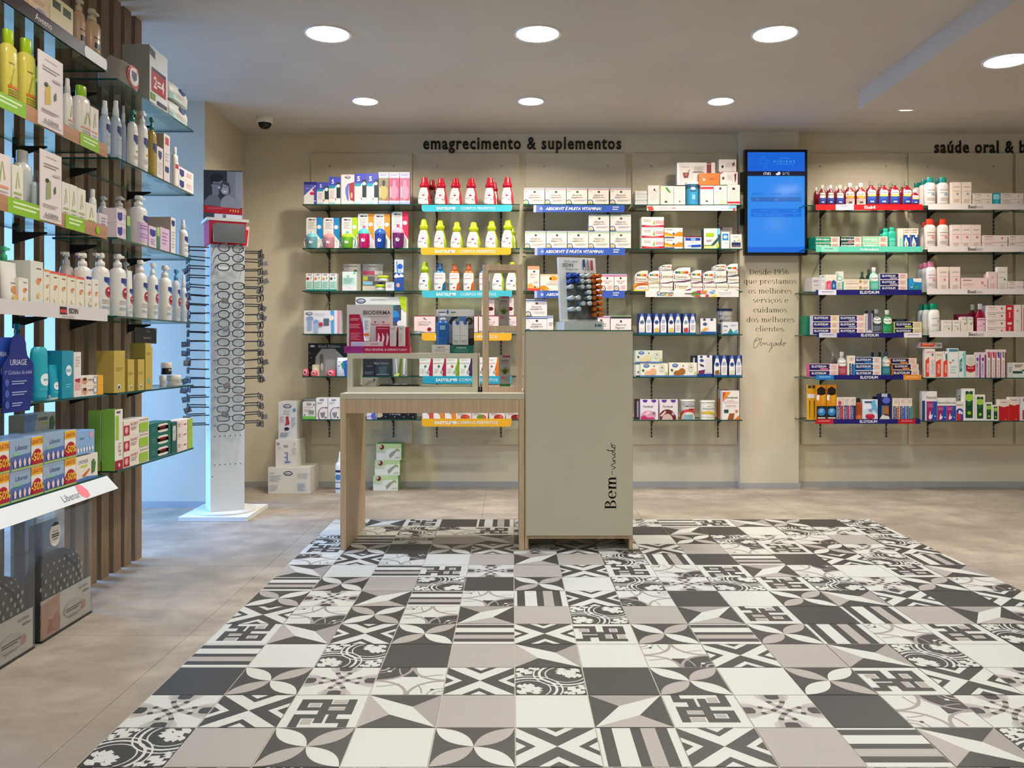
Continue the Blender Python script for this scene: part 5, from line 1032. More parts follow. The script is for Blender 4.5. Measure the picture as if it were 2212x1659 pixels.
b(1660, 1952, 980, 'f2ece4', "p d84a1c .02 .04 .5 .04 .02 .4;p f0962a .2 .04 .5 .04 .1 .34 .02 .4;tb .55 .23 .06 3a3430 Decobereal;t .5 .35 .045 e08a7a BARRITA;t .52 .41 .045 e08a7a DE_CHOCOLATE;r .1 .65 .36 .76 1f4a34;p a05a20 .3 1 .42 .78 .72 .78 .64 1;c .83 .7 .08 e0784a;p e8802a .7 1 .98 .84 .98 1;l .2 .5 .8 .56 1 e0b0b0", 'tall white and orange biscuit carton', dep=.06); b(1592, 1765, 960, 'b0642a', "r 0 0 .4 .3 9aa4b4", 'brown biscuit carton behind the white one', d=5.67, dep=.05)
# ================================================================ bay 5: mouthwash and toothpaste
ctx('B5', 0, 'O')
EL = "e .5 .16 .36 .2 f4e4e0;tb .5 .16 .1 4a2a34 Eludril;r .08 .4 .92 .9 1f3f98;e .5 .36 .36 .08 {c};l .2 .5 .8 .65 2 4a68b8;r .4 .74 .6 .82 dce4f4"
SM, BG = 'small red mouthwash bottle with blue label', 'large red mouthwash bottle with blue label'
for x in (315, 455, 605): bt(x, x + 122 + (18 if x > 600 else 0), 310, 'mouth', '8a1224', 'efe4dc', EL.format(c='f4e4e0'), SM, lz=(.04, .62))
bt(222, 312, 345, 'mouth', '7a0f20', 'e8dcd4', '', 'small red mouthwash bottle turned sideways', d=5.67)
for x in (762, 948): bt(x, x + 168, 275, 'mouth', '8a1420', 'f0e8e2', "e .5 .22 .42 .26 f4ece0;e .5 .4 .4 .1 ee9a2a;tb .5 .2 .11 5a4440 Eludril;r .1 .52 .9 1 d8c8c4;l .15 .55 .85 .9 4 9a6a6a;r .4 .75 .6 .9 5a4a4a", 'large red mouthwash bottle with orange label', lz=(.03, .62))
for x in (1128, 1332, 1522, 1735): bt(x, x + 180, 245, 'mouth', '8a1226', 'e8e8e8', EL.format(c='d8d06a'), BG, lz=(.03, .64), clear=True)
bt(1895, 2032, 390, 'mouth', '8a1226', 'efe4dc', EL.format(c='d8d06a'), 'small red mouthwash bottle at right end', lz=(.05, .62), d=5.585)
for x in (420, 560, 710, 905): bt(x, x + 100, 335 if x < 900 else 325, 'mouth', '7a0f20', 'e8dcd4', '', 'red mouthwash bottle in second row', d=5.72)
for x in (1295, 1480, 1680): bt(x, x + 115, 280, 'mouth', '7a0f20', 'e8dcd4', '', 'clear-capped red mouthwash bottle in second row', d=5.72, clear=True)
strip(255, 2075, 645, 740, 'e81420', "r .185 0 .355 1 efe8ea;l .23 .25 .3 .5 1 7a7ab8;l .22 .6 .33 .8 1 b8b8d0;tb .505 .5 .55 f8e8e4 Eludril", 'bright red strip with a white ticket')
ctx('B5', 1, 'O')
def paste(cb, cl, word, cw='f4f4f4', cs='f0dcd0', rt=.62): return f"p {cb} 0 .06 {rt} .06 {rt+.03} .3 {rt} .5 {rt+.03} .75 {rt} .94 0 .94;tb {rt*.48} .4 .32 {cw} {word};r {rt*.55} .66 {rt*.95} .86 {cl};l {rt+.06} .15 .96 .85 5 e0a8a0"
b(248, 665, 1195, 'f4e4d8', paste('0f8f66', '3ab08a', 'Arthrodont'), 'green and cream toothpaste carton', n=2, side='0e7a5c', dep=.06); b(690, 1038, 1195, 'f4e4d8', paste('0d4a44', 'd87a88', 'Arthrodont'), 'dark green and cream toothpaste carton', n=2, side='0c3f3a', dep=.06); b(1045, 1482, 1190, 'f6e4d8', paste('8fd4a8', 'c8ecd0', 'Arthrodont', rt=.66), 'pale mint toothpaste carton', n=2, side='8acfa4', dep=.06)
b(172, 245, 1200, '0b7a5c', "", 'dark green end of a toothpaste carton', d=5.66, dep=.14)
for x, d_, t_ in ((1395, 5.63, 1050), (1500, 5.60, 1030), (1330, 5.68, 1075)): bt(x, x + 130, t_, 'flip', '2ab89a' if d_ < 5.65 else '1a8a74', '2cc0a0' if d_ < 5.65 else '1a8a74', "l .2 .5 .8 .9 4 8ae0cc;r .15 .2 .85 .4 5ad4b8" if d_ == 5.60 else '', 'teal mouthwash bottle', d=d_)
b(1652, 1745, 1050, 'f2e0d0', "r 0 .5 1 1 cfe8d0;r .4 .45 .6 1 7acfae;r .8 .4 1 1 8ad8c0", 'cream carton with mint stripes'); 
for x in (1750, 1880): b(x, x + 124, 1050, 'f2e2d2', "r 0 .32 1 1 1c4aa4;p f4efe4 .2 .9 .1 .7 .3 .4 .5 .55 .7 .75 .5 .95;p f4efe4 .5 .4 .7 .25 .9 .4 .8 .45;e .4 .78 .08 .1 a87a3a;l .1 .05 .9 .25 2 d8c0b0", 'cream and blue carton picturing a white shape')
strip(255, 2075, 1362, 1455, '66d6bb', "r .05 0 .21 1 9ae8cc;l .08 .35 .16 .6 1 5a8aa8;p 5accb4 .42 .0 .58 0 .58 1.12 .42 1.12;tb .5 .52 .5 ecfff4 Arthrodont", 'mint green strip with white lettering')
ctx('B5', 2, 'P')
b(190, 342, 385, 'd0c8c4', "l .15 .2 .8 .4 2 8a84a0;l .2 .5 .8 .65 1 a8a4a8;r .3 .85 .6 .95 b8b4cc", 'pale grey carton at left end', side='c4bcb4', dep=.14); b(345, 412, 345, 'e4e0de', "e .4 .1 .3 .06 5ab0a4;l .3 .3 .7 .5 2 8a90b0;r .3 .6 .6 .9 c4d0dc", 'slim white carton'); b(416, 612, 340, 'f0e4d4', "r .0 .4 .1 1 e8b0b0;p e8406a .1 .4 .5 .35 .5 1 .1 1;p 1c5a9a .53 .42 .72 .3 .95 .42 .95 1 .53 1;e .3 .7 .1 .2 f08a9a;e .74 .65 .08 .12 7ac4dc", 'cream carton with pink and blue cups'); b(617, 727, 285, 'e8e8dc', "e .4 .35 .4 .12 3ab098;e .4 .35 .3 .09 e0efe4;r .75 .5 1 1 3ab098;r 0 .08 .2 .3 8ad4c0;l .1 .55 .6 .9 5 b8c8b8", 'tall mint and white carton')
b(730, 1172, 420, 'f0e4cc', "t .3 .3 .28 b8a89a CLINIDENT;c .65 .35 .06 b08a4a;l .75 .2 .95 .8 4 d8c8b0;l .08 .6 .6 .8 1 c8b8a0", 'cream toothpaste carton', n=2, dep=.06)
ELG = "e .5 .2 .4 .2 f0efe6;tb .5 .2 .1 7a8a84 Eludril;r 0 .42 1 1 {c};l .1 .55 .9 .85 4 {c2};r .1 .92 .9 1 e4efe6"
bt(1182, 1338, 215, 'mouth', '9ad4c0', 'eceee8', ELG.format(c='5abfa4', c2='9ae0cc'), 'mint mouthwash bottle', lz=(.03, .7)); 
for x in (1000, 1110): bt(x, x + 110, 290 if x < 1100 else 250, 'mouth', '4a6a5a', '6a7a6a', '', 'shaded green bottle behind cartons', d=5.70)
NV = paste('181660', '3a3a9a', 'ELGYDIUM', rt=.64)
b(1350, 1818, 320, 'f0e2d4', paste('181660', 'b8a8b8', 'ELGYDIUM', rt=.66), 'navy and cream toothpaste carton', n=3, side='e4dce4', dep=.06)
b(1835, 2060, 405, '1c84c0', "p f0ece4 .35 .0 1 0 1 .3 .4 .25;p 1fa0d8 .05 .0 .3 .1 .4 .4 .1 .6;e .6 .7 .25 .2 1f8a84;p f4f4f4 .1 .65 .3 .62 .4 .35 .3 .7;l .5 .6 .8 .8 2 3ab0a8", 'blue brush-head pack')
EG = "tb .505 .5 .55 f4f4fa ELGYDIUM"
def nvs(x0, x1, y0, y1, left, right, desc):
    t_ = "r .425 -.12 .575 1.12 100e58;" + EG
    if left: t_ += f";r {left[0]} 0 {left[1]} 1 {left[2]};l {left[0]+.03} .35 {left[1]-.03} .6 1 {left[3]}"
    if right: t_ += f";r {right[0]} 0 {right[1]} 1 {right[2]};l {right[0]+.03} .35 {right[1]-.03} .6 1 {right[3]}"
    strip(x0, x1, y0, y1, '16136a', t_, desc)
nvs(260, 2062, 600, 688, (.02, .19, 'ece6ee', '6a6a9a'), None, 'navy strip with one white ticket at left')
ctx('B5', 3, 'P')
b(205, 652, 1035, 'f0e4c4', paste('181660', '3a3a9a', 'ELGYDIUM', rt=.66), 'navy and cream toothpaste carton, left pile', n=3, side='d8ccd0', dep=.06); b(655, 1102, 1035, 'f0e0d0', paste('181660', '9aa0c8', 'ELGYDIUM', rt=.66), 'navy and cream toothpaste carton, right pile', n=3, side='d8ccd0', dep=.06)
b(85, 200, 1045, '0a7a58', "r .6 0 .75 1 e8e4e0;r .8 0 1 1 9a8a90", 'green end of a toothpaste carton', d=5.67, dep=.12)
b(1106, 1222, 1005, 'e8dce0', "r .3 .0 .9 .85 5a5a7a;p d8d4dc .3 .85 .6 .75 .9 .85 .6 .95;r 0 0 .2 1 c8bcc4", 'slim lilac carton beside grey bottle')
bt(1225, 1388, 930, 'mouth', '4a4a52', 'b0aeb0', ELG.format(c='3a4a52', c2='9aa0a8'), 'dark grey mouthwash bottle', lz=(.03, .7)); bt(1405, 1572, 945, 'mouth', '1f7a4a', 'f0f0ea', ELG.format(c='1a8a4a', c2='4ab07a'), 'dark green mouthwash bottle', lz=(.03, .7))
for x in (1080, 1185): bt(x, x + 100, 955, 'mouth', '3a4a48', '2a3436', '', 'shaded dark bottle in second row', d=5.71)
b(1605, 2062, 1145, 'e8e8b8', paste('121244', 'b8d04a', 'ELGYDIUM', rt=.66), 'navy and lime toothpaste carton', n=2, side='c8d47a', dep=.06, turn=.0); b(1590, 1810, 1095, '161630', "r .2 .3 .8 .6 2a5a8a", 'dark carton lying on the lime pair', yb=1143, d=5.66, dep=.05)
nvs(272, 2060, 1335, 1415, (.02, .19, 'd0ccd4', '5a6aa8'), (.83, 1.0, 'ece6e8', '8a84b0'), 'navy strip with two pale tickets')
ctx('B5', 4, 'Q')
b(145, 640, 440, 'f0dcd8', paste('1a1458', 'e07a9a', 'ELGYDIUM', rt=.68), 'navy and pink toothpaste carton', n=2, side='d84a7a', dep=.06)
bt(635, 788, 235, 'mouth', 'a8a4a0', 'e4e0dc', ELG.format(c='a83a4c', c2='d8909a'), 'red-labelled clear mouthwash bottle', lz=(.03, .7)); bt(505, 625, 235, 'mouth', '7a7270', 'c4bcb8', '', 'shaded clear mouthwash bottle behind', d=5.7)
b(802, 925, 300, 'efe0cc', "r .2 .36 .72 1 14205c;r .72 .4 1 1 1f8ad0;T .46 .7 .28 e8ecf4 ELGYDIUM;c .5 .38 .1 d8dce8;l .25 .08 .8 .25 2 d8c4b0", 'tall navy and blue upright carton')
b(930, 1372, 325, 'efeae0', paste('14306a', '1f7ac4', 'ELGYDIUM', rt=.66), 'navy and bright blue toothpaste carton', n=3, side='1f7ac4', dep=.06)
bt(1388, 1540, 235, 'mouth', 'b4d4d0', '2a4a5a', ELG.format(c='1f7a8a', c2='6ab8c0'), 'teal mouthwash bottle', lz=(.03, .7), d=5.62)
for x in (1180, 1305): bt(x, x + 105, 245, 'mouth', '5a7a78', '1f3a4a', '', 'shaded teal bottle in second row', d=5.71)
for i, (x, yt_, yb_) in enumerate(((1575, 545, None), (1565, 445, 543), (1532, 342, 443))): b(x, x + 445, yt_, 'f4dcc4', paste('14123c', 'ee8a3a', 'ELGYDIUM', rt=.68), ('bottom', 'middle', 'top')[i] + ' navy and orange toothpaste carton', yb=yb_, side='ee7a2a', dep=.06)
nvs(255, 2052, 632, 712, (0, .17, '1a7cc4', 'd8ecf8'), (.83, 1.0, 'f0922a', 'fbe0c0'), 'navy strip with blue and orange tickets')
ctx('B5', 5, 'Q')
for x in (112, 190): b(x, x + 75, 800, 'e4aa1c', "r .1 .02 .9 .1 4a4440;r 0 .26 1 .38 f0ece4;p 3a2a14 .4 .45 .6 .45 .55 .95 .45 .95", 'slim yellow toothbrush pack', d=5.64, dep=.02, shape='hang')
for x in (268, 442): b(x, x + 165, 800, 'd88a14', "p 17130f .05 .12 .5 .04 .95 .12 .95 .26 .5 .3 .05 .26;p f4f0ea 0 .3 .3 .28 .25 .45 0 .42;p e0a01c .4 .3 .9 .28 .85 .5 .6 .6;r .0 .6 1 .96 15161c;c .5 .76 .42 2a84c8;l .3 .7 .7 .8 2 d4ecf8;r .1 .92 .9 .95 e4e4e0", 'black and orange children toothpaste pack', dep=.03)
for x, c in ((612, 'c83a4a'), (725, 'b03a7a'), (832, '1a2a6a')): b(x, x + 105, 1012, 'efe0d4', f"r .1 .36 .6 1 1a1a5c;r .62 .36 1 1 {c};T .35 .7 .32 e8e8f4 ELGYDIUM;e .5 .25 .3 .1 {'c84a4a' if c[0]=='c' else 'd8ccc8'};l .2 .06 .9 .2 2 d0bcb0", f"narrow navy carton with {'red' if c[0]=='c' else ('magenta' if c[0]=='b' else 'dark')} edge")
bt(938, 1048, 1030, 'flip', 'b0480e', '2a1c14', "e .5 .85 .5 .2 e8742a", 'amber bottle with dark cap', lz=(.03, .6))
b(1058, 1312, 1050, 'd4e4f0', "p eef4f8 0 .0 .7 0 .6 .4 0 .5;p 6abce0 .5 .1 .8 0 1 .5 1 .7 .6 .4;e .48 .82 .32 .14 c01f3a;l .2 .7 .6 .78 1 d87a8a;p 8a9ac8 .3 .5 .7 .42 .6 .62;r .1 .08 .6 .16 3a4a6a", 'white and pale blue pack with red oval')
b(1320, 1545, 950, '15164a', "r .25 .0 .7 .12 b8c4d4;e .6 .25 .3 .12 5a6ad0;r .25 .45 .8 .9 4a7a9a;e .58 .65 .22 .2 a8682a;e .6 .86 .2 .1 5a3014;p e0dcd4 .05 .98 .3 .8 .8 .85 .9 1", 'navy pack with brown picture', shape='hang', dep=.03)
b(1240, 1330, 1000, '14143a', "", 'dark blue pack behind', d=5.66, dep=.02)
for x, c in ((1565, 'c87a3a'), (1680, '2a6ac0'), (1790, '1f9a8a')): b(x, x + 108, 1030, 'efe2d2', f"r .1 .36 .66 1 1a1a5c;r .68 .36 1 1 {c};T .38 .7 .34 d8dcf0 ELGYDIUM;c .6 .4 .12 c8d8e8;l .2 .06 .9 .24 3 d0c0b0", f"narrow navy carton with {dict(c='tan')['c'] if c[0]=='c' else ('blue' if c[0]=='2' else 'teal')} edge")
nvs(245, 2040, 1385, 1465, (0, .17, 'c01426', 'f0b8bc'), (.785, .95, 'c01426', 'f0b8bc'), 'navy strip with two red tickets')
# ================================================================ bay 6: white strips
def bex(x0, x1, y0, y1, desc): strip(x0, x1, y0, y1, 'efe6e2', "tb .44 .5 .58 4a4644 Bexi;t .505 .5 .58 9a9490 dent", desc)
BXB = "l .2 .16 .8 .2 1 6a5a58;l .2 .3 .7 .36 1 {c};c .62 .42 .12 {c2};l .2 .6 .8 .78 3 d8ccc8;l .2 .92 .6 .96 1 b8aca8"
BXC = "l .18 .2 .85 .24 1 8a7070;l .15 .38 .9 .41 1 {c};c .6 .5 .13 {c2};l .2 .72 .8 .88 3 dcc8c0"
BXL = "l .08 .18 .42 .34 1 8a6e6a;l .08 .45 .5 .75 2 e0c4bc;c .78 .4 .04 {c2};r .0 .94 1 1 e8d4cc"
ctx('B6', 0, 'R')
for x, w_, d_ in ((345, 215, 5.6), (590, 210, 5.6)): bt(x, x + w_, 805, 'flip', 'eee4e0', '2a9a94', BXB.format(c='a8c4cc', c2='8ab0c8'), 'white bottle with teal cap', lz=(.05, .66))
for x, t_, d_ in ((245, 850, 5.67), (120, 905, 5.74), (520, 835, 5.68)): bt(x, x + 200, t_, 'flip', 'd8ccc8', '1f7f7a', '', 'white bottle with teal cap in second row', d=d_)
for x in (838, 1030): b(x, x + 178, 900, 'f2e2d2', BXC.format(c='c8a8a0', c2='8ab0c0'), 'upright cream carton with blue dot'); 
b(1235, 1600, 1112, 'f4e6d8', BXL.format(c2='b8ccc0'), 'long cream toothpaste carton', n=2, dep=.06); b(1606, 1752, 1108, '1fa8bc', "o .08 .1 .92 .5 .2 9ae0ec;r .3 .55 .7 .95 3ac4d4", 'bright teal blister pack', dep=.03); b(1760, 2190, 1112, 'f4e8de', BXL.format(c2='c8c4b8'), 'long cream carton at right end', n=2, dep=.06)
bex(390, 2280, 1312, 1422, 'plain white strip, highest of four')
ctx('B6', 1, 'S')
for x, w_ in ((345, 215), (590, 210)): bt(x, x + w_, 108, 'flip', 'f0e2dc', 'e8442c', BXB.format(c='e8a8a8', c2='e89a9a'), 'white bottle with orange-red cap', lz=(.05, .66))
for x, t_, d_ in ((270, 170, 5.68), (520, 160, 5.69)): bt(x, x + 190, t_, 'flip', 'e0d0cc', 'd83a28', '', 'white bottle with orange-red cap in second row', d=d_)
for x in (832, 1018, 1204): b(x, x + 182, 220, 'f2e0d6', BXC.format(c='e89a9a', c2='e08a90'), 'upright blush carton with pink dot'); 
b(1412, 1892, 420, 'f6e4dc', BXL.format(c2='e88a94'), 'long blush toothpaste carton', n=2, dep=.06); b(1918, 2200, 420, 'f6e6da', BXL.format(c2='e8b0a8'), 'long cream carton at right end', n=2, dep=.06)
bex(385, 2280, 625, 735, 'plain white strip, second of four')
ctx('B6', 2, 'S')
bt(375, 565, 910, 'flip', 'eee2e2', 'e890a8', BXB.format(c='e8a8b0', c2='e09aa0'), 'white bottle with pink cap', lz=(.05, .66))
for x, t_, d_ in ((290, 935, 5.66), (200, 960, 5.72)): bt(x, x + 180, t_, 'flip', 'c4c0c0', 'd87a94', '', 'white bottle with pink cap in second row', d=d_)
for x in (592, 812): b(x, x + 185, 1015, 'f2e0d4', BXC.format(c='e89aa0', c2='e0909a'), 'upright blush carton with pink dot'); 
b(1015, 1515, 1222, 'f6dcd4', "l .06 .14 .4 .26 1 7a5a5a;l .06 .4 .5 .6 2 e0c0b8;c .8 .34 .05 e08a94;r .85 .5 .95 .56 e0a0a4;l .06 .76 .4 .9 1 8a6a6a", 'wide blush toothpaste carton', dep=.07); b(1530, 1692, 1105, 'f4d8d4', "c .45 .28 .1 e0909a;l .2 .6 .8 .9 4 e8b0b0", 'small pink carton'); b(1480, 1540, 1150, 'e8cfc8', "", 'narrow pink carton edge', d=5.64)
b(1705, 1888, 1015, 'f0e6da', "l .2 .2 .8 .24 1 b8a8a0;c .7 .5 .1 2a8a9a;l .15 .4 .7 .44 1 b8c8d0;l .2 .65 .8 .9 3 e0cfc8", 'upright cream carton with teal dot'); b(1895, 2190, 1285, 'f4e6de', BXL.format(c2='c8d4d8'), 'long cream carton at right end', n=2, dep=.06)
bex(370, 2280, 1430, 1536, 'plain white strip, third of four')
ctx('B6', 3, 'T')
bt(275, 415, 90, 'flip', 'eeeae2', '12a87a', "l .3 .2 .8 .24 1 8a8a88;p 8ab4a8 .6 .3 .75 .36 .7 .42;l .3 .5 .8 .6 2 cfd4cc;r .2 .85 .95 .97 4aa88a", 'white bottle with green cap', lz=(.04, .66))
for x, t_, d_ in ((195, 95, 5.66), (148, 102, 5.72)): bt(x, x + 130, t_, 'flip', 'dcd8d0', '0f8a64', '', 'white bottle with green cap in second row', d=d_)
for x in (436, 560): b(x, x + (112 if x < 500 else 92), 292, 'ece2d4', "l .2 .15 .8 .2 1 8a7a70;p 5a6a6a .6 .55 .75 .5 .7 .68;l .2 .4 .7 .46 1 b8b0a8", 'small cream carton with grey leaf'); 
for x in (662, 740): b(x, x + 76, 255, 'efe0d2', "l .2 .1 .8 .16 1 a88a80;p a04a5a .5 .3 .75 .34 .6 .45;r .85 0 1 .4 7ab8a0", 'small cream carton with red leaf'); 
b(608, 812, 220, '8a1a4a', "l .2 .1 .9 .2 1 d87aa0;r 0 .3 1 1 e4d4c8", 'cream carton with crimson header behind', d=5.66, dep=.04)
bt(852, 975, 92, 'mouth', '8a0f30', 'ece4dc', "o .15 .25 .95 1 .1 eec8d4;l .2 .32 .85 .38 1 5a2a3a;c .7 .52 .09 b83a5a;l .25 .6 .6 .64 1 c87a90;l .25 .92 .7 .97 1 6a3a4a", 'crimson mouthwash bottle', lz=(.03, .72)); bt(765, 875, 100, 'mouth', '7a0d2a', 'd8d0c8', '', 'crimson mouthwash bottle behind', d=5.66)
b(985, 1217, 112, 'f2e4da', "l .06 .2 .45 .32 1 8a5a5a;l .1 .5 .5 .6 1 d8b8b0;c .78 .4 .05 d83a54;r 0 .93 1 1 e0ccc4", 'long cream toothpaste carton with red dot', n=4, dep=.06); b(1218, 1312, 110, 'd41a34', "r .2 .07 .75 .15 f8d8d8;r .4 .22 .56 .42 f4b8bc;r .2 .57 .75 .65 f8d8d8;r .4 .72 .56 .94 f4b8bc", 'red promotional sleeve'); b(1316, 1406, 105, 'f2e2d8', "c .5 .2 .12 d83a54;l .3 .5 .7 .6 2 c8b0a8", 'upright cream carton with red dot'); b(1420, 1520, 105, 'f4dcd4', "r .1 .1 .3 .9 e07a80", 'pink striped carton at right end')
bex(272, 1490, 432, 505, 'plain white strip, lowest of four')
ctx('B6', 4, 'T')
ELX = "p e8482a {a} .4 {b} .28 {b} .96 {a} .98;T {m} .66 {h} fff4e8 elmex;"
b(216, 342, 648, 'f0e2d8', ELX.format(a=.05, b=.42, m=.24, h=.26) + "l .1 .1 .9 .15 1 e89a8a;c .75 .2 .1 3a4a8a;l .6 .4 .9 .9 8 c8ccd8", 'tall white carton with orange-red slanted panel'); b(162, 430, 572, 'c8c0ba', "p d8502a 0 .1 .72 .1 .62 .75 0 .75;e .85 .5 .12 .3 9a8a8a;l .1 .25 .6 .5 1 f0c8b8", 'flat orange and grey carton on top', yb=640, dep=.08); b(346, 432, 682, 'f0e0d4', ELX.format(a=.05, b=.8, m=.42, h=.4) + "l .2 .1 .8 .2 1 e0b49a", 'smaller carton with orange-red slanted panel'); b(436, 506, 680, 'eeeae6', ELX.format(a=.1, b=.85, m=.48, h=.42) + "p 1f7a7a .5 .1 .8 .08 .8 .3 .5 .3;c .3 .05 .08 2a3a4a", 'carton with orange-red panel and teal square'); b(507, 632, 640, 'eef0ec', "r .05 .03 .95 .12 4a8a94;c .45 .42 .14 d8e4e0;c .45 .42 .07 2a7a7a;l .2 .6 .8 .9 3 c8d8d4;p e84a3a .05 .48 .3 .46 .2 .52", 'white carton with teal header'); b(636, 722, 676, 'e8efea', "p 1f9a8a .1 .35 .5 .25 .5 .75 .1 .8;T .3 .52 .3 e8fff8 elmex;p 8ad4c8 .6 .05 .95 0 .95 .95 .7 .95;c .6 .15 .08 2a6a64", 'white carton with teal slanted panel'); b(725, 838, 722, 'efe4d8', "e .5 .3 .42 .22 f4ecdc;e .5 .28 .4 .2 d8d0c0;p b8122a 0 .42 .3 .5 .7 .5 1 .42 1 .7 .5 .78 0 .7;r .15 .56 .85 .6 e8a8a8", 'cream carton with red curved band')
for x, c in ((842, '7a4a94'), (908, '8a2a7a')): b(x, x + 62, 690, 'e8d4e0', f"r .75 .1 1 1 {c};e .4 .28 .35 .12 f4ecf0;e .4 .28 .25 .08 {c};T .3 .66 .34 4a3a4a FLUOCARIL", 'lilac toothbrush blister', shape='hang', dep=.02)
for i, x in enumerate((980, 1040, 1100, 1160)): b(x, x + 60, 656, 'ecdcd8', f"r .78 .1 1 1 {'a83048' if i != 3 else '8a2034'};p {('c83a4a', 'c83a4a', '3a4ab8', '9a8a88')[i]} .15 .1 .6 .08 .7 .3 .4 .35;o .1 .3 .7 .97 .2 f6f0ec;T .4 .66 .4 5a4a4a PARODONTAX", 'red-edged toothbrush blister', shape='hang', dep=.02)
b(1240, 1300, 820, 'd8d8d4', "l .2 .3 .9 .7 4 8a8e8c", 'narrow grey carton'); b(1302, 1500, 820, 'f0e8d8', "p 0f5a44 .5 .45 1 .5 1 1 .8 .85;p dce8e0 0 .6 .5 .45 .9 .8 1 1 0 1;r .0 .56 .6 .72 1f4a44;l .1 .15 .6 .35 2 6a6a60;r 0 .0 1 .08 f8f4ec", 'white and green carton at right end', dep=.08)
ctx('B6', 5, 'T')
HX_ = "r 0 .34 1 1 1f4fa4;p a81a6a 0 .34 .6 .34 .4 1 0 1;t .45 .2 .1 4a4444 Hexoral;l .1 .42 .7 .56 3 d88ab8;p f0ece8 .2 .9 .35 .66 .42 .82 .6 .78 .5 .92 .3 .96;c .82 .85 .08 a8c8e8"
b(236, 366, 1175, 'f2ece6', HX_, 'tall white, blue and magenta carton', side='e8e4de', dep=.1); b(182, 234, 1185, 'e4dcd8', "r 0 .3 1 1 12366a", 'blue side of the tall carton', d=5.62)
for x in (370, 486): b(x, x + 114, 1256, 'f2ece6', HX_, 'short white, blue and magenta carton'); 
b(604, 690, 1300, 'f0ece6', "e .5 .75 .7 .4 2a4a9a;e .3 .85 .4 .3 c8304a;t .4 .16 .12 4a4040 hextril;e .5 .55 .2 .1 f0e8f0;e .8 .6 .12 .08 e8f0f4", 'small white carton with red and blue discs'); b(634, 690, 1150, 'e0dcd0', "l .1 .2 .9 .5 3 4a4844", 'cream carton behind the small one', d=5.66)
for x0_, x1_, t_, q in ((692, 834, 1140, 'largest'), (838, 960, 1215, 'second'), (963, 1050, 1310, 'third'), (1054, 1126, 1345, 'smallest')): b(x0_, x1_, t_, 'f4f2e8', "o .18 .08 .82 .92 .05 0f4a28;r .18 .18 .82 .32 8ac43a;e .5 .28 .36 .12 a8d44a;c .5 .76 .16 9acc2a;c .5 .1 .05 d8f0d8;l .3 .42 .7 .55 2 3a7a54", f'white and dark green carton with apple, {q} of four')
for x, t_ in ((1130, 1275), (1257, 1245)): b(x, x + 126, t_, 'efe0d4', "p c4121a 0 .3 .5 .36 1 .3 1 1 0 1;l .2 .1 .8 .2 1 c8a8a0;r .6 .93 .75 .96 f0c8c4", 'cream and bright red carton')
b(1390, 1490, 1245, 'ece6ea', "r 0 .05 .1 1 d8d0d8;e .8 .12 .4 .12 5a2a7a;p 4a1a6a .5 .3 1 .25 1 .5;r .3 .55 .5 .95 a83040", 'white and purple carton at right end')
# ================================================================ displays on the counter
cx.side = False; cx.crop = CROP['px']
# crimson skincare display standing on the low case
D0 = CASE_D + .03; t = empty('skincare_display', (X(817, D0), D0, CASE_TOP)); tag(t, 'crimson and silver skincare display with tubes standing on the low case', 'counter display'); zz = lambda y: Z(y, D0) - CASE_TOP; xx = lambda p: X(p, D0) - t.location.x
m = MB(); w, h = xx(845) - xx(745), zz(657); m.box(xx(745), xx(845), .05, .056, 0, h, 'd0cac4')
draw(m, "p b0083a .05 .2 .28 .2 .34 .4 .38 .62 .4 .9 .05 .9;tb .66 .16 .08 5a5450 BIODERMA;l .46 .24 .92 .27 1 9a948e;l .08 .28 .28 .34 2 e8a0b0;l .06 .4 .3 .5 3 e08a9c;l .08 .58 .3 .74 5 d87a90;c .12 .83 .035 f0a0b4;c .62 .36 .02 a83a54;c .8 .36 .02 a83a54;l .53 .4 .72 .44 1 c87a88;l .76 .4 .94 .44 1 c87a88", flat(w, h, .05, 0, xx(745)), w, h); m.build('back_board', t)
m = MB(); m.box(xx(745), xx(886), -.02, .0495, 0, zz(748), 'b00f45'); w2 = xx(886) - xx(745); draw(m, "r .0 0 .3 1 9a2a7c;tb .64 .5 .3 f0c0cc PELE_SENSÍVEL_&_DERMOCLEAN", flat(w2, zz(748), -.02, 0, xx(745)), w2, zz(748)); m.build('tray', t)
m = MB(); m.box(xx(759), xx(828), -.01, .03, zz(748) + .0002, zz(738), 'd8d0d4'); w3 = xx(828) - xx(759); draw(m, "r .0 0 .45 1 c4c4e4;tb .74 .5 .4 b87a8c NOVO", flat(w3, zz(738) - zz(748), -.01, zz(748), xx(759)), w3, zz(738) - zz(748)); m.build('tester_box', t)
m = MB(); m.box(xx(812), xx(842), .0, .049, zz(748) + .0002, zz(705), 'ab0a3a'); w4 = xx(842) - xx(812); draw(m, "p e4dce0 .16 .3 .3 .55 .2 .95 .1 .95 .14 .55;p e4dce0 .46 .3 .62 .55 .5 .95 .4 .95 .46 .55;p e4dce0 .78 .3 .94 .55 .82 .95 .72 .95 .78 .55;l .1 .1 .9 .16 1 e09aac", flat(w4, zz(705) - zz(748), 0, zz(748), xx(812)), w4, zz(705) - zz(748)); m.build('carton', t)
m = MB(); m.box(xx(842.5), xx(882), .03, .049, zz(748) + .0002, zz(706), 'ab0a3a'); m.build('carton', t)
for a, c in ((842.5, 856), (861, 874)):
    m = MB(); m.box(xx(a), xx(c), -.005, .0295, zz(748) + .0002, zz(704), 'd6d0cc'); w5 = xx(c) - xx(a); draw(m, "l .15 .1 .85 .2 2 9a8e8a;l .15 .4 .7 .8 6 c4b4b0", flat(w5, zz(704) - zz(748), -.005, zz(748), xx(a)), w5, zz(704) - zz(748)); m.build('carton', t)
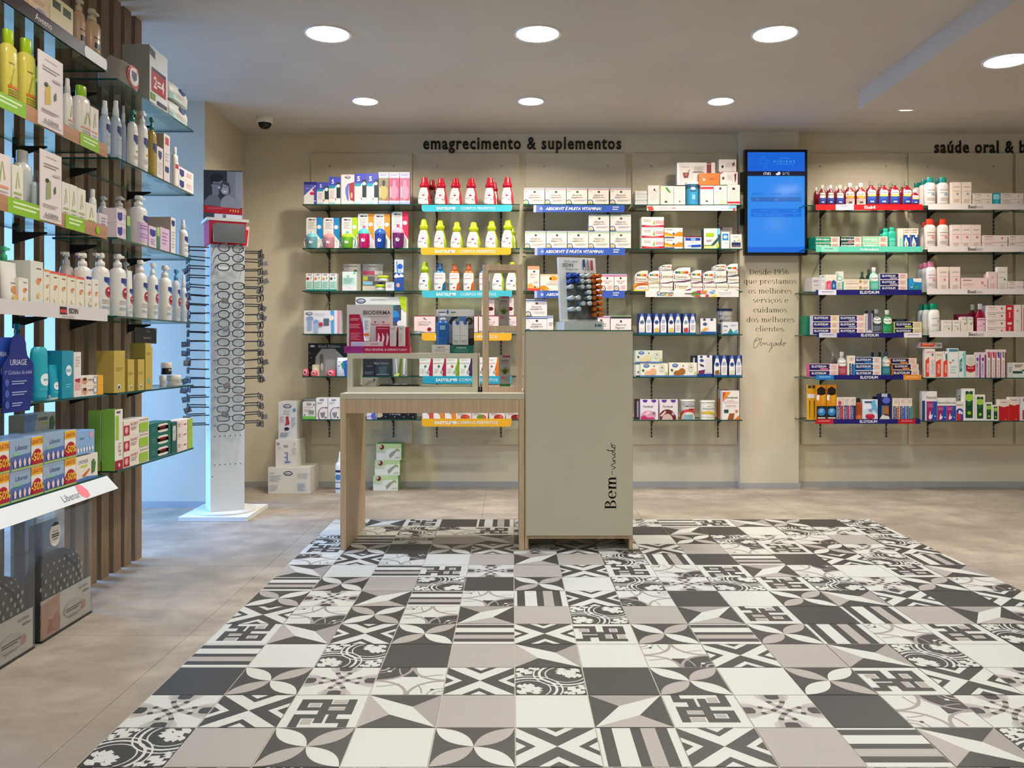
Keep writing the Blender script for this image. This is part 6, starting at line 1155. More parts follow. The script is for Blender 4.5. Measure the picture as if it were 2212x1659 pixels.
m = MB(); tb_c = xx(791); r_ = .017; z0_, z1_ = zz(736), zz(686); hh = z1_ - z0_; m.loft([(z0_, r_ * .8, r_ * .7), (z0_ + hh * .12, r_ * .85, r_ * .7), (z0_ + hh * .14, r_ * .9, r_ * .7)], M('e8e4e0', .3), cx=tb_c, cy=.022); m.loft([(z0_ + hh * .14, r_ * .9, r_ * .7), (z0_ + hh * .7, r_ * 1.05, r_ * .4), (z1_, r_ * 1.1, .002)], M('d8d8d4', .3), cx=tb_c, cy=.022)
draw(m, "r 0 .78 1 .92 e0791a;l .1 .1 .9 .6 5 a8a8a8", lambda u, v, n: (tb_c + (u - .5) * r_ * 1.5, .022 - r_ * .72 - EPS * n, z0_ + hh * .14 + (z1_ - z0_) * .8 * (1 - v)), r_ * 1.5, hh * .8); m.build('tube', t)
# blue and white cleanser display
D1 = CASE_D + .02; t = empty('cleanser_display', (X(980, D1), D1, CASE_TOP)); tag(t, 'cleanser display with blue pump bottle and two white cartons on the low case', 'counter display'); zz = lambda y: Z(y, D1) - CASE_TOP; xx = lambda p: X(p, D1) - t.location.x
m = MB(); w, h = xx(1023) - xx(940), zz(667); m.box(xx(940), xx(1023), .055, .06, 0, h, 'd4d2cc')
draw(m, "r 0 .16 1 1 1c2430;r .04 .16 .98 .78 8a8f94;p 14161a .33 .3 .4 .18 .58 .16 .56 .2 .46 .24 .4 .36;p 4a74a8 .6 .16 .8 .16 .8 .4 .62 .4;c .87 .27 .1 17181c;c .87 .27 .05 6a5048;e .92 .55 .12 .12 6a5a56;r .84 .66 1 .95 1f0f14;l .06 .06 .24 .1 1 4a4a50;p 1f6ab0 .28 .02 .33 .02 .33 .1 .28 .1;l .38 .06 .52 .1 1 4a4a50", flat(w, h, .055, 0, xx(940)), w, h); m.build('back_board', t)
m = MB(); m.box(xx(934), xx(972), -.02, .0545, 0, zz(745), 'd8d6cc'); draw(m, "tb .5 .3 .2 7a7870 LIMPAR;l .15 .55 .9 .85 2 b0aea4", flat(xx(972) - xx(934), zz(745), -.02, 0, xx(934)), xx(972) - xx(934), zz(745)); m.build('tray', t)
m = MB(); m.box(xx(972.3), xx(1023), -.018, .0545, 0, zz(746), '14665a'); draw(m, "tb .5 .3 .2 bcd8d0 ELIMINAR;l .2 .5 .8 .9 3 5a9a8e", flat(xx(1023) - xx(972.3), zz(746), -.018, 0, xx(972.3)), xx(1023) - xx(972.3), zz(746)); m.build('tray', t)
zb_ = zz(745) + .0004
for n_, me in bottle_meshes('pump', xx(970) - xx(943), zz(678) - zb_, '135a9c', 'c8ccd0', "r .35 .05 .65 .28 8ab4d4;l .1 .4 .9 .46 1 1f7ab8;l .1 .7 .5 .74 1 4a8abc", (-70, 70), (.04, .66), -1, False): link(n_ if n_ != 'body' else 'bottle_body', me, t, (xx(956), .02, zb_))
for a, c in ((978, 994), (994.5, 1011)):
    m = MB(); w5 = xx(c) - xx(a); h5 = zz(694) - zb_; m.box(xx(a), xx(c), -.01, .025, zb_, zb_ + h5, 'd8d8d6'); draw(m, "p 1f62a8 .4 0 .9 0 .9 .14 .6 .16 .4 .1;l .15 .6 .85 .64 1 a8a8a8;l .1 .8 .9 .94 3 9a9a98", flat(w5, h5, -.01, zb_, xx(a)), w5, h5); m.build('carton', t)
# lip balm display on the tall cabinet, turned a little
D2 = CD0 + .12; ZT = ct + .0006; an = math.radians(14); t = empty('lip_balm_display', (X(1250, D2), D2, ZT), an); tag(t, 'tilted white lip-balm display with blue, white and orange sticks on the tall cabinet', 'counter display')
hh_ = Z(556, D2) - ZT; hw_ = .098; tl = .13
m = MB(); m.box(-hw_ * .98, hw_ * 1.02, -.075, .07, 0, .042, 'd9dcdc'); draw(m, "r .78 .3 .82 .6 3a4a5a;r .84 .3 .95 .6 4a7a9a", flat(2 * hw_, .042, -.075, 0, -hw_ * .98), 2 * hw_, .042); m.build('base_tray', t)
bk = MB(); P3 = lambda u, z_: (u, -.03 + z_ * tl, .043 + z_)
H3 = hh_ - .043
def slab(mb, u0, u1, z0, z1, dy, mat):
    a = [P3(u0, z0), P3(u1, z0), P3(u1, z1), P3(u0, z1)]; q = [(p[0], p[1] + dy, p[2]) for p in a]
    mb.face(a, mat); mb.face(q[::-1], mat)
    for i in range(4): j = (i + 1) % 4; mb.face([a[j], a[i], q[i], q[j]], mat)
slab(bk, -hw_, hw_ * .9, 0, H3, .03, 'd4d8d8')
draw(bk, "r .18 .24 .98 .97 6f787a;t .33 .06 .035 5a6064 Stick_Labial;tb .24 .12 .05 4a5054 ISDIN;t .36 .185 .035 5a6064 Reparador;r .64 .03 .71 .19 2a3a7a;r .75 .04 .81 .2 7a8488;r .85 .04 .92 .2 a83a3a;r .66 .15 .7 .19 b8c0c8;r .18 .24 .46 .33 1a4aa0;r .72 .26 .99 .35 b8431a", lambda u, v, n: (lambda p: (p[0], p[1] - EPS * n * 2, p[2]))(P3(-hw_ + u * hw_ * 1.9, H3 * (1 - v))), hw_ * 1.9, H3)
bk.build('back_board', t)
rows = 8
for r in range(rows):
    z_ = H3 * (.70 - r * .086)
    pat = ['bbwwoo', 'bbwwoo', 'w.wwoo', '...woo', 'ww.woo', '..wwoo', 'ww..oo', '....oo'][r]
    for k, ch in enumerate(pat):
        if ch == '.': continue
        u = -hw_ * .58 + k * hw_ * .285; p = P3(u, z_); m = MB(); c = dict(b='1b45a0', w='c9d4d4', o='c4661a')[ch]; L_ = .075 if k % 2 else .062
        m.loft([(0, .0098, .0098), (L_ * .55, .0098, .0098), (L_ * .56, .0108, .0108), (L_ * .94, .0108, .0108), (L_, .0085, .0085)], M(c, .3), n=12); o = link('lip_balm', m.mesh('lip_balm'), t, (p[0], p[1] - .001, p[2]), rot=(math.pi / 2, 0, 0))
# small aloe cartons in the oak tower, white carton and tray in the low case
ALO = "r .3 0 1 .06 9a2a5a;tb .5 .16 .06 3a3a3c Jonzac;t .4 .24 .05 b84a5a rehydrate;p 6a7a1a .1 .42 .3 .46 .42 .36 .5 .44 .62 .34 .7 .46 .95 .42 .8 .54 .6 .6 .4 .6 .2 .54;p 3a4a12 .3 .5 .5 .44 .7 .5 .6 .6 .4 .6;r .2 .68 .45 .76 c04a6a;r .0 .93 1 1 {c};l .5 .7 .9 .84 3 8a8884"
for (a, c, y0, z0_, colr, nm) in ((1077, 1100, 640, tower.location.z + Z(710, CASE_D) - DT + .0145, '8a8a88', 'upper'), (1079, 1102, 768, DT + .0285, '1f7a3a', 'lower')):
    D3 = CASE_D + .02; w5 = X(c, D3) - X(a, D3); h5 = Z(y0, D3) - z0_; m = MB(); m.box(-w5 / 2, w5 / 2, 0, .04, 0, h5, '9b9894'); draw(m, ALO.format(c=colr), flat(w5, h5), w5, h5)
    o = m.build('carton', None, ((X(a, D3) + X(c, D3)) / 2, D3, z0_)); tag(o, f'small grey aloe carton in the {nm} compartment of the oak frame', 'box')
m = MB(); w5 = X(813, 4.16) - X(783, 4.16); m.box(-w5 / 2, w5 / 2, 0, .06, 0, .042, 'd4d0ca'); draw(m, "p b0aca6 .1 .9 .4 .4 .7 .3 .95 .6 .6 .6 .3 .95;c .85 .25 .1 6a6a6c", flat(w5, .042), w5, .042); o = m.build('carton', None, (X(798, 4.16), 4.16, DT + .0264)); tag(o, 'small white carton lying inside the low display case', 'box')
m = MB(); m.box(-.1, .1, 0, .11, 0, .006, M('15151a', .2)); o = m.build('tray', None, (X(862, 4.2), 4.2, DT + .0264)); tag(o, 'flat black tray inside the low display case', 'tray')

# ================================================================ goods on the side shelving
def L(bay, lvl): ctx(bay, lvl, 'px'); cx.d = SX - .004
def bs(pl, pr, yt, style, bc, cc, dsl, desc, back=0.0, asp=None, zb=None, lz=(.06, .62), arc_=(-72, 72), head=1, clear=False, name='bottle', cat='bottle', k=1.0):
    """bottle on a side shelf, facing the aisle; pl, pr: its outline"""
    pc = (pl + pr) / 2; r = .03
    for _ in range(3):
        xc = SX - .006 - back - r; y = -xc * F_PX / (HX - pc); th = math.atan2(HX - pc, F_PX); asp_ = STY[style]['asp']
        w = (pr - pl) * y / F_PX / 1.11 / math.sqrt(math.sin(th) ** 2 + (asp_ * math.cos(th)) ** 2); r = w * asp_ / 2
    w *= k; z0 = cx.zs if zb is None else zb; h = Z(yt, y) - z0
    t = empty(name, (xc, y, z0), math.pi / 2)
    for n_, me in bottle_meshes(style, w, h, bc, cc, dsl, arc_, lz, head, clear): link(n_, me, t)
    return reg(t, desc, cat, cx.place, pc)
def card(pl, pr, yt, yb, xo, col, dsl, desc, name='display_card', cat='card', dep=.003):
    xf = SX + xo; y0, y1 = -xf * F_PX / (HX - pl), -xf * F_PX / (HX - pr); ym = (y0 + y1) / 2; zt, zb = Z(yt, ym), Z(yb, ym)
    o = link(name, box_mesh(y1 - y0, zt - zb, dep, col, dsl), None, (xf, ym, zb), math.pi / 2); return reg(o, desc, cat, cx.place, (pl + pr) / 2)
SHD = "p 1f2a6a .2 .12 .8 .12 .8 .3 .5 .42 .2 .3;"       # navy shield
# ---- near unit
L('L1', 0)
b(20, 60, -40, 'c8a888', "r .3 .4 .8 .7 8a9ab8", 'tan lotion carton beside cream one'); b(62, 106, -20, 'd8bc9c', "e .6 .62 .25 .12 8a94a8;l .2 .3 .8 .45 2 b89a7a", 'peach lotion carton with blue oval'); b(108, 158, 2, 'e0d4a8', "r .1 .1 .45 .3 3a4a34;r .55 .12 .9 .32 3a4a34;e .3 .8 .2 .12 c8b04a;p f0ece0 .55 .9 .7 .75 .85 .9", 'cream lotion carton with green squares', dep=.06)
AV = "l .2 .25 .7 .32 1 3a3430;r .25 .42 .75 .58 26241f;l .2 .66 .8 .9 3 a08870"
bs(157, 183, -5, 'pump', 'd0ae90', 'e0cdb0', AV, 'tan pump bottle beside cream carton', back=.02); bs(180, 217, 20, 'pump', 'd2b090', 'e0cdb0', AV + ";r 0 -.2 1 -.1 1f1c18", 'tan pump bottle at end of shelf')
sstrip('L1', 0, 2.28, 3.010, 1.976, .042, '2a1a22', "t .44 .5 .5 efe6e0 Aveeno;o .78 .04 .995 .96 .02 f2f2f4", 'plum strip with white lettering and white end')
L('L1', 1)
YB = "l .25 .1 .5 .16 1 8a8a2a;p b8b02a .3 .6 .48 .2 .52 .2 .4 .6;r .2 .62 .8 .68 e07a1c;l .2 .72 .8 .95 4 a89a2a"
bs(-2, 36, 66, 'flip', 'e2d45c', 'b2d210', YB, 'yellow bottle with lime cap, cut by frame'); bs(36, 76, 86, 'flip', 'e2d45c', 'b2d210', YB, 'yellow bottle with lime cap beside tall white card'); bs(74, 86, 146, 'flip', '8ac43a', '7ac41e', '', 'slim green-capped bottle half hidden', back=.05)
AD = "p 9ab05a .3 .55 .46 .15 .5 .15 .4 .55;p c8b07a .5 .15 .54 .15 .7 .5 .6 .5;r .15 .62 .85 .67 e8a088;l .2 .72 .8 .92 3 c8c4bc"
bs(134, 157, 170, 'spray', 'efe8e0', 'dcd6d0', AD, 'white bottle with clear cap beside card'); bs(156, 194, 187, 'flip', 'efe7de', '98c81e', AD, 'white bottle with lime cap'); b(196, 213, 233, 'efe6dc', AD, 'white carton at end of shelf', dep=.04)
CARD = "l .25 .08 .75 .12 1 b0a8a4;l .15 .18 .85 .26 2 8a8480;p {c} .25 .5 .35 .4 .48 .42 .48 .66 .25 .7;p 4a6a2a .6 .52 .7 .46 .72 .56 .62 .6;e .3 .42 .08 .03 2a3a1a;l .1 .76 .8 .82 2 b0aaa6;t .5 .91 .06 3a3634 A-DERMA;l .1 .95 .9 .97 1 8a8480;l .55 .3 .9 .36 1 c8c0bc"
card(83, 136, 122, 280, .009, 'efe2e0', CARD.format(c='d8b84a'), 'tall white brand card with yellow picture')
WD = ';'.join(f"r {a} 0 {c} 1 8fc41a;l {a+.02} .2 {c-.02} .75 2 e4f4c4" for a, c in ((.02, .27), (.72, .90)))
sstrip('L1', 1, 2.30, 3.010, 1.672, .044, 'b5825c', "r 0 0 1 .5 bd8a64;" + "r .05 0 .29 1 8fc41a;l .08 .2 .26 .75 2 e4f4c4;r .73 0 .915 1 8fc41a;l .76 .2 .9 .75 2 e4f4c4", 'wood-coloured strip with two lime tickets')
L('L1', 2)
b(-14, 23, 332, 'efe2dc', AD, 'blush carton cut by frame'); b(26, 50, 358, 'eee9d8', AD.replace('e8a088', 'a8c46a'), 'cream carton in front of white bottle', dep=.03); bs(28, 68, 326, 'flip', 'e9e6d4', 'e6e6d2', '', 'white bottle with white cap', back=.05); bs(66, 88, 368, 'spray', 'c4ccc8', 'd0d4d0', '', 'clear bottle half behind card', clear=True)
for i, (a, c, y) in enumerate(((134, 150, 394), (151, 167, 400), (168, 185, 408), (186, 209, 440))): b(a, c, y, 'efeadb', AD.replace('e8a088', 'b4c47a'), 'narrow white carton with green sprig' if i < 3 else 'short white carton with green sprig', dep=.05)
bs(193, 208, 409, 'flip', 'e4e0d4', 'e8e4dc', '', 'thin white bottle behind short carton', back=.05)
card(87, 133, 330, 480, .009, 'efe2de', CARD.format(c='9aa86a'), 'tall white brand card with green seed pods')
sstrip('L1', 2, 2.30, 3.010, 1.384, .046, 'b5825c', "r 0 0 1 .5 bd8a64;r .16 0 .43 1 8fc41a;l .2 .2 .4 .75 2 e4f4c4;r .60 0 .77 1 8fc41a;l .63 .2 .75 .75 2 e4f4c4;c .9 .5 .02 8fc41a", 'wood-coloured strip with lime tickets and green dot')
L('L1', 3)
IS = "l .45 .14 .85 .2 1 6a5a54;c .6 .42 .16 e89a5a;c .75 .38 .08 d8604a;c .6 .72 .14 f0c47a;r 0 .92 1 1 b4e4b4"
bs(-4, 38, 566, 'tube', 'efebe2', 'b8e8c8', IS, 'white standing tube cut by frame'); bs(-6, 22, 532, 'pump', '4fcf8a', '4fd48e', '', 'green pump bottle behind white tube', back=.08); bs(34, 47, 563, 'flip', 'a8e4c0', '8adcb0', '', 'pale green bottle behind cartons', back=.06)
b(40, 61, 600, 'efece0', IS, 'short white sun-care carton', dep=.04); b(66, 93, 564, 'e6e6da', IS, 'tall pale green carton', dep=.07)
b(94, 107, 582, 'efe8d0', "r 0 0 1 .05 ee9a2a;" + IS, 'sun-care carton with orange top edge', dep=.05, top='ee9a2a')
for a in (108, 126, 145, 164): b(a, a + 17.6, 586 + (a - 108) * .22, 'efe8d2', "r 0 0 1 .06 f0584a;" + IS.replace('f0c47a', 'f2ead8'), 'sun-care carton with red top edge', dep=.05, top='ee4a3c')
for a in (184, 199): b(a, a + 14, 603, 'ece6d8', IS, 'slim white carton near shelf end', dep=.03)
sstrip('L1', 3, 2.28, 3.012, 1.090, .044, 'e0dad8', "r .565 .15 .625 .35 2a2020;r .565 .35 .625 .6 c8303a;r .565 .6 .625 .7 2a2020;tb .68 .4 .38 3a3030 ISDIN;t .63 .85 .16 8a8080 LOVE_YOUR_SKIN", 'white strip with small red and black flag mark')
L('L1', 4)
UR = "c .6 .42 .26 eef4f4;t .6 .42 .06 2a7a8a BEBÉ;l .3 .7 .8 .8 2 5ad0d8"
b(-14, 29, 728, '2448a8', "t .55 .25 .07 d8dcf4 URIAGE;e .6 .5 .25 .12 e8ecf8", 'royal blue carton cut by frame', dep=.06); bs(24, 50, 699, 'pump', '1172a8', '1486b4', '', 'dark blue pump bottle behind blue card', back=.08)
card(8, 72, 740, 862, .010, '12257e', "", 'x') if 0 else None
# rounded blue card on the shelf front
xf = SX + .010; y0, y1 = -xf * F_PX / (HX - 6), -xf * F_PX / (HX - 72); w, h = y1 - y0, .225; m = MB(); pts = [(-w / 2, .0), (w * .38, 0), (w / 2, h * .35), (w / 2, h * .62), (w * .3, h * .72)]
for i in range(9): a = math.radians(-10 + 22.5 * i); pts.append((.0 + w * .26 * math.cos(a), h * .84 + h * .16 * math.sin(a)))
pts += [(-w * .3, h * .72), (-w / 2, h * .6)]; m.prism(pts, 0, .003, '14267f'); draw(m, "t .5 .36 .075 dfe3f6 URIAGE;t .5 .49 .05 b8c0e8 1º_Cuidados_do_bebé;c .12 .62 .07 4a62b8;c .12 .76 .07 4a62b8;c .12 .9 .07 4a62b8;l .26 .6 .75 .66 2 a8b4e0;l .26 .74 .75 .8 2 a8b4e0;l .26 .88 .6 .94 2 a8b4e0", flat(w, h), w, h)
o = m.build('display_card', None, (xf, (y0 + y1) / 2, .787 - .022), math.pi / 2); reg(o, 'dark blue rounded leaflet card', 'card', cx.place, 40)
bs(64, 104, 749, 'ttube', '1aa9bd', '1aa9bd', UR, 'large teal tube standing on its cap'); bs(102, 127, 788, 'tube', '14a0bc', 'e8f0ec', UR, 'small teal tube with white cap'); b(134, 158, 757, '1593ae', UR, 'teal carton with round white badge', dep=.08); b(160, 175, 760, 'efe4dc', "p e8a8a0 .1 .7 .9 .6 .9 .85 .1 .85;p b8303a .1 .6 .9 .58 .8 .68 .2 .66;l .2 .1 .8 .35 4 d8b0a8", 'slim white carton with baby picture', dep=.04)
b(176, 222, 811, 'f0e2d0', "e .14 .5 .12 .36 d89a74;e .14 .3 .09 .16 5a3424;c .62 .45 .09 9aa0a8;c .62 .45 .06 e8e8e0;p f0a81a .72 0 1 0 1 1 .72 1;l .28 .35 .52 .55 1 6a5a54", 'flat white and yellow carton', n=2, dep=.05)
L('L1', 5)
LB = "r 0 0 .64 1 9db4cf;p 5a74b0 0 .55 .64 .5 .64 1 0 1;t .36 .27 .17 46597e Libenar;r .1 .44 .34 .53 8ac4a0;r .64 0 1 1 f2eadc;r .64 .02 1 .3 f2b824;tb .82 .17 .14 c85a14 GRÁTIS;e .82 .72 .16 .3 b80f2c;e .72 .8 .1 .2 b80f2c;e .92 .8 .1 .2 b80f2c;r .66 .7 .99 .93 b80f2c;tb .82 .68 .26 f4c83a -50%;r 0 .94 1 1 a8c46a;" + ''.join(f"p f0d0d8 {x} .74 {x+.04} .62 {x+.08} .74 {x+.06} .9 {x+.02} .9;" for x in (.08, .22, .36, .5))
for x0_, x1_, y in ((-62, 18.5, 958), (20, 91, 946), (92, 163, 933)): b(x0_, x1_, y, '9db4cf', LB, 'pale blue carton with half-price panel', n=2, dep=.12)
b(164, 211, 982, 'ece4d4', "t .32 .24 .16 5a6a9a UNIMER;r .2 .38 .5 .46 c8cc3a;p d8602a .25 .8 .6 .55 .62 .62 .4 .85;p 4a7a3a .7 .3 .8 .2 .9 .4 .85 .75 .7 .8;p 5a7ab8 0 .9 .5 .86 1 .94 1 1 0 1", 'cream carton picturing a green plant', dep=.08); b(164, 204, 930, '8fb2dc', "t .3 .3 .1 2f4a86 Libenar;c .8 .22 .09 e8a8b4;" + ''.join(f"p f4f0f4 {x} .78 {x+.05} .68 {x+.1} .78 {x+.07} .9 {x+.03} .9;" for x in (.05, .2, .35, .5, .65, .8)), 'sky blue carton with row of white figures', yb=980, dep=.08, side='8fb2dc')
b(52, 120, 893, 'b8b8a8', "p 7a96c0 0 0 .4 0 .3 1 0 1;t .58 .25 .16 4a4a4c UNIMER;r .55 .42 .75 .5 b8bc3a;p 4a6a3a .8 .3 .9 .15 .98 .5 .9 .9 .8 .8;p c86a5a .6 .85 .75 .7 .75 .8", 'grey-blue carton lying on the half-price pile', d=-1.555, yb=941, dep=.05)
sstrip('L1', 5, 2.28, 3.005, .497, .060, 'dbe1e7', "ti .60 .55 .42 3a4450 Libenar;p f07a8c .70 -.1 .74 .1 .755 .5 .74 .85 .705 .95 .675 .7 .68 .3", 'sloping white strip with pink drop', xo=.006, tilt=math.radians(-42))
# ---- far unit
L('L2', 0)
b(272, 305, 131, 'd4c8c0', "e .5 .55 .42 .4 c8343c;e .5 .55 .32 .3 f0ece8;p 2a2a5e .32 .38 .68 .38 .68 .6 .5 .72 .32 .6", 'clear bag of pads with red ring', dep=.12, shape='pouch', side='b8b2aa', name='wipes_pack', cat='pack'); b(323, 362, 112, 'e4e4e6', "p 1f2a5a .0 .02 .3 .06 .3 .2 .0 .16;r .1 .36 .9 .42 22204e;r .1 .42 .9 .78 b3122c;tb .5 .6 .2 f8e8e8 2=4;r .05 .82 .3 .93 6a9a2a;r .4 .9 .95 .97 1f2050", 'tall clear multipack with red 2=4 sign', dep=.11, side='b4b4ae', name='wipes_pack', cat='pack')
b(368, 412, 184, 'e6e8e4', "e .6 .3 .14 .2 2a3a7a;l .3 .6 .8 .75 2 c8a8a8;p b8d8d4 0 .6 .3 .9 .8 1 0 1", 'soft white wipes pack', n=2, dep=.09, shape='pouch', side='d4d4cc', name='wipes_pack', cat='pack')
L('L2', 1)
MU = SHD + "l .2 .5 .8 .6 2 9aa4b4;l .2 .7 .8 .85 3 b8c0c8"
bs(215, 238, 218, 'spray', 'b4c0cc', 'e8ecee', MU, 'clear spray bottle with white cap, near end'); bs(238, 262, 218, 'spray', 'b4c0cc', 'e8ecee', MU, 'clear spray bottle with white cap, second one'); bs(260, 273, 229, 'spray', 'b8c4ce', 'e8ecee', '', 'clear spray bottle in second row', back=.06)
SUN = "r 0 0 1 1 eeebe2;" + SHD + "c .5 .62 .1 f0b020;c .5 .62 .04 7a4a10;l .2 .76 .8 .9 3 c8c4b8"
bs(275, 297, 237, 'pump', 'eeebe2', '0f7a6a', SUN, 'white pump bottle with green head and sunflower'); bs(296, 319, 240, 'pump', 'eeebe4', 'e4e4de', SUN, 'white pump bottle with sunflower'); bs(317, 338, 254, 'pump', 'a8923a', '0f7a6a', SHD + "c .5 .66 .1 e09a1c", 'amber pump bottle with green head')
b(354, 367, 291, 'e6d8d0', "r .2 .06 .8 .22 b82a38;l .2 .4 .8 .6 3 b8a8a4;p 1f2a6a .2 .68 .8 .68 .8 .8 .2 .8", 'tall beige carton with red square', dep=.045, side='b0a090'); b(339, 352, 318, 'e8e0d8', SHD + "l .2 .5 .8 .9 5 c8b8b4", 'slim white carton with navy shield', dep=.03); bs(369, 385, 318, 'flip', 'ece8e0', 'efefea', "r 0 0 1 1 ece8e0;r .2 .1 .6 .3 c8283a" , 'small white bottle with red mark'); b(386, 418, 367, 'ece6e0', "p 1f2a7a .05 .2 .35 .2 .35 .7 .2 .9 .05 .7;l .5 .25 .9 .7 3 e8a08a", 'small white carton with navy shield and orange lines', n=2, dep=.05)
L('L2', 2)
LIL = "r 0 .3 1 1 d8b8d8;l .15 .4 .85 .6 2 9a7ab0;l .15 .7 .85 .9 2 b090c0;" + "p 1f2a7a .35 .04 .8 .04 .8 .2 .55 .28 .35 .2"
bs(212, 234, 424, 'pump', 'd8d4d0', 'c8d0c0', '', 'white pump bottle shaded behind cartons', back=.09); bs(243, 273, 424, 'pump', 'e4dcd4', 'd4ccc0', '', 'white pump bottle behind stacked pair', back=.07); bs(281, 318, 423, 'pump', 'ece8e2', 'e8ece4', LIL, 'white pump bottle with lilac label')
b(252, 272, 452, 'e4d4d8', "p 2a2f8a .1 .3 .6 .2 .6 .7 .35 .85 .1 .7;l .68 .3 .95 .7 3 a890b8", 'blush carton with navy shield', n=2, dep=.05); b(215, 232, 462, 'dcd0d4', "l .2 .2 .8 .8 4 9a8aa8", 'grey-lilac carton near end'); b(274, 281, 466, '3a6a52', "r 0 0 1 .4 a8c46a", 'narrow green carton edge', dep=.03)
b(369, 379, 470, 'e8e0d8', "p 1f2a6a .15 .08 .85 .08 .85 .2 .5 .26 .15 .2;l .2 .4 .8 .9 6 b8aca4", 'tall beige carton with wide side', dep=.1, side='b4a89a'); b(322, 338, 489, 'e0c8d8', "p 2a2f8a .1 .15 .9 .15 .9 .4 .5 .5 .1 .4;l .2 .6 .8 .9 3 a890b8", 'lilac carton with navy shield', dep=.04); b(346, 366, 493, 'd8bcd4', "l .2 .2 .8 .8 4 a87ab0", 'lilac carton with violet lines', dep=.03); b(339, 345, 491, '3a7a5a', "r 0 0 1 .4 b4c86a", 'green carton edge between lilac ones', dep=.03)
bs(384, 406, 475, 'spray', 'ece8e6', 'dcdcd8', MU, 'white bottle with navy shield at far end')
L('L2', 3)
PM = "p 1c2f86 .3 .02 .9 .02 .9 .14 .6 .22 .3 .14;p 2a7ab8 .4 .16 .85 .16 .6 .25;e .6 .44 .24 .16 b82034;e .6 .44 .12 .08 6a1024;e .52 .4 .06 .03 f0c8c8;l .2 .66 .9 .8 2 c0b8b0;l .2 .86 .9 .96 2 9ab0b8"
for i, (a, c, y) in enumerate(((129, 158, 544), (160, 197, 547), (197, 236, 547), (236, 272, 549), (288, 318, 562), (318, 341, 568), (341, 371, 574))): bs(a, c, y, 'pump', 'ebe8e0', 'e6e4dc', PM, 'white pump bottle with pomegranate label', back=.05 if i == 0 else 0, head=-1 if i < 3 else 1)
bs(272, 288, 585, 'tube', 'e8e6e2', 'e4e4e0', PM, 'white tube with pomegranate label'); bs(371, 389, 582, 'pump', 'c8d0d4', '3a8ab0', PM, 'clear pump bottle with blue head'); bs(388, 404, 594, 'spray', 'd0d8dc', 'e8e8e4', PM, 'clear bottle at far end of row')
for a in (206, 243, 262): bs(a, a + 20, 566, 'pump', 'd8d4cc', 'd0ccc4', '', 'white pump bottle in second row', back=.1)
L('L2', 4)
GD = "e .45 .86 .16 .06 e8e8dc;e .45 .87 .1 .04 4a4230;l .15 .4 .8 .5 2 a8933a"
b(246, 270, 757, 'c2a94c', GD, 'wide gold carton near end', dep=.065, side='b49b42'); b(276, 290, 776, 'c4ab4e', GD, 'short gold carton, left of two', dep=.035, side='a8913c'); b(298, 312, 776, 'c4ab4e', GD, 'short gold carton, right of two', dep=.035, side='a8913c'); b(314, 327, 741, 'c0a848', "e .5 .82 .2 .05 5ab0a0;l .2 .2 .8 .3 1 a08a34", 'tall gold carton with teal ring', dep=.06, side='8a8238'); b(331, 345, 750, 'c2ab4c', "l .2 .82 .8 .9 2 6ab0a0", 'tall slim gold carton at back', dep=.04, side='a8923e', back=.03)
card(291, 338, 708, 742, -.10, '171513', "t .6 .2 .16 a8a49c Suave;t .55 .62 .16 c8c4bc Suavidermia;p 6a6660 .85 0 1 0 1 .3", 'black card with silver print standing behind gold cartons') 
GJ = "l .2 .3 .8 .6 2 8a8a90"
bs(358, 391, 810, 'jar', 'c8c4bc', 'e8e4dc', GJ, 'wide cream jar', name='jar', cat='jar'); bs(344, 359, 811, 'jar', 'c8c4bc', 'e8e4dc', GJ, 'small cream jar half hidden', name='jar', cat='jar', back=.03)
bs(347, 371, 783, 'jar', '17171a', 'e4e0d8', "l .2 .3 .8 .7 2 d8d8d8", 'black jar with white lid on another jar', name='jar', cat='jar', zb=Z(809, 3.64), back=.02)
L('L2', 5)
GR = "r 0 .84 1 1 9a1522;r .1 .1 .5 .5 9ac43a;l .2 .03 .7 .1 1 5a5a4a;T .6 .66 .3 b84a3a LETI;c .5 .92 .12 e8c8c8"
b(248, 265, 884, 'ece6da', GR, 'tall green and white carton, front one', dep=.048, side='7fb03a'); b(248, 265, 886, 'ece6da', GR, 'tall green carton, hidden-front one behind', dep=.045, side='7aa83a', back=.052)
b(267, 322, 905, 'ece2d2', "r .0 .3 .22 .95 b01a30;c .1 .6 .06 e8a8a8;t .4 .26 .2 b83a3a HALIBUT;l .26 .45 .5 .7 2 a89a90;r .6 .3 .95 .9 9cc03a;l .6 .08 .95 .2 1 8a8474", 'cream, red and lime carton', n=3, dep=.07); b(323, 369, 912, '0f6658', "o .34 .14 .9 .86 .12 efe4d8;t .62 .4 .26 b83034 HALIBUT;l .45 .62 .8 .74 1 8a8078;l .08 .3 .25 .7 3 4a9a8a", 'dark green carton with cream label', n=3, dep=.07); b(371, 382, 912, '0f5a4e', "o .2 .1 .8 .6 .2 e8e0d4;T .5 .36 .3 4a5a54 HALIBUT", 'upright dark green carton', dep=.05); b(383, 415, 906, 'efe0d6', "r .0 .1 .25 .9 e8d0c8;l .05 .3 .2 .7 2 b84a4a;r .3 .1 .32 .9 d8c0b8;l .4 .4 .6 .6 1 a83a44;r .68 0 1 1 a4c43a", 'blush and lime carton', n=3, dep=.06)
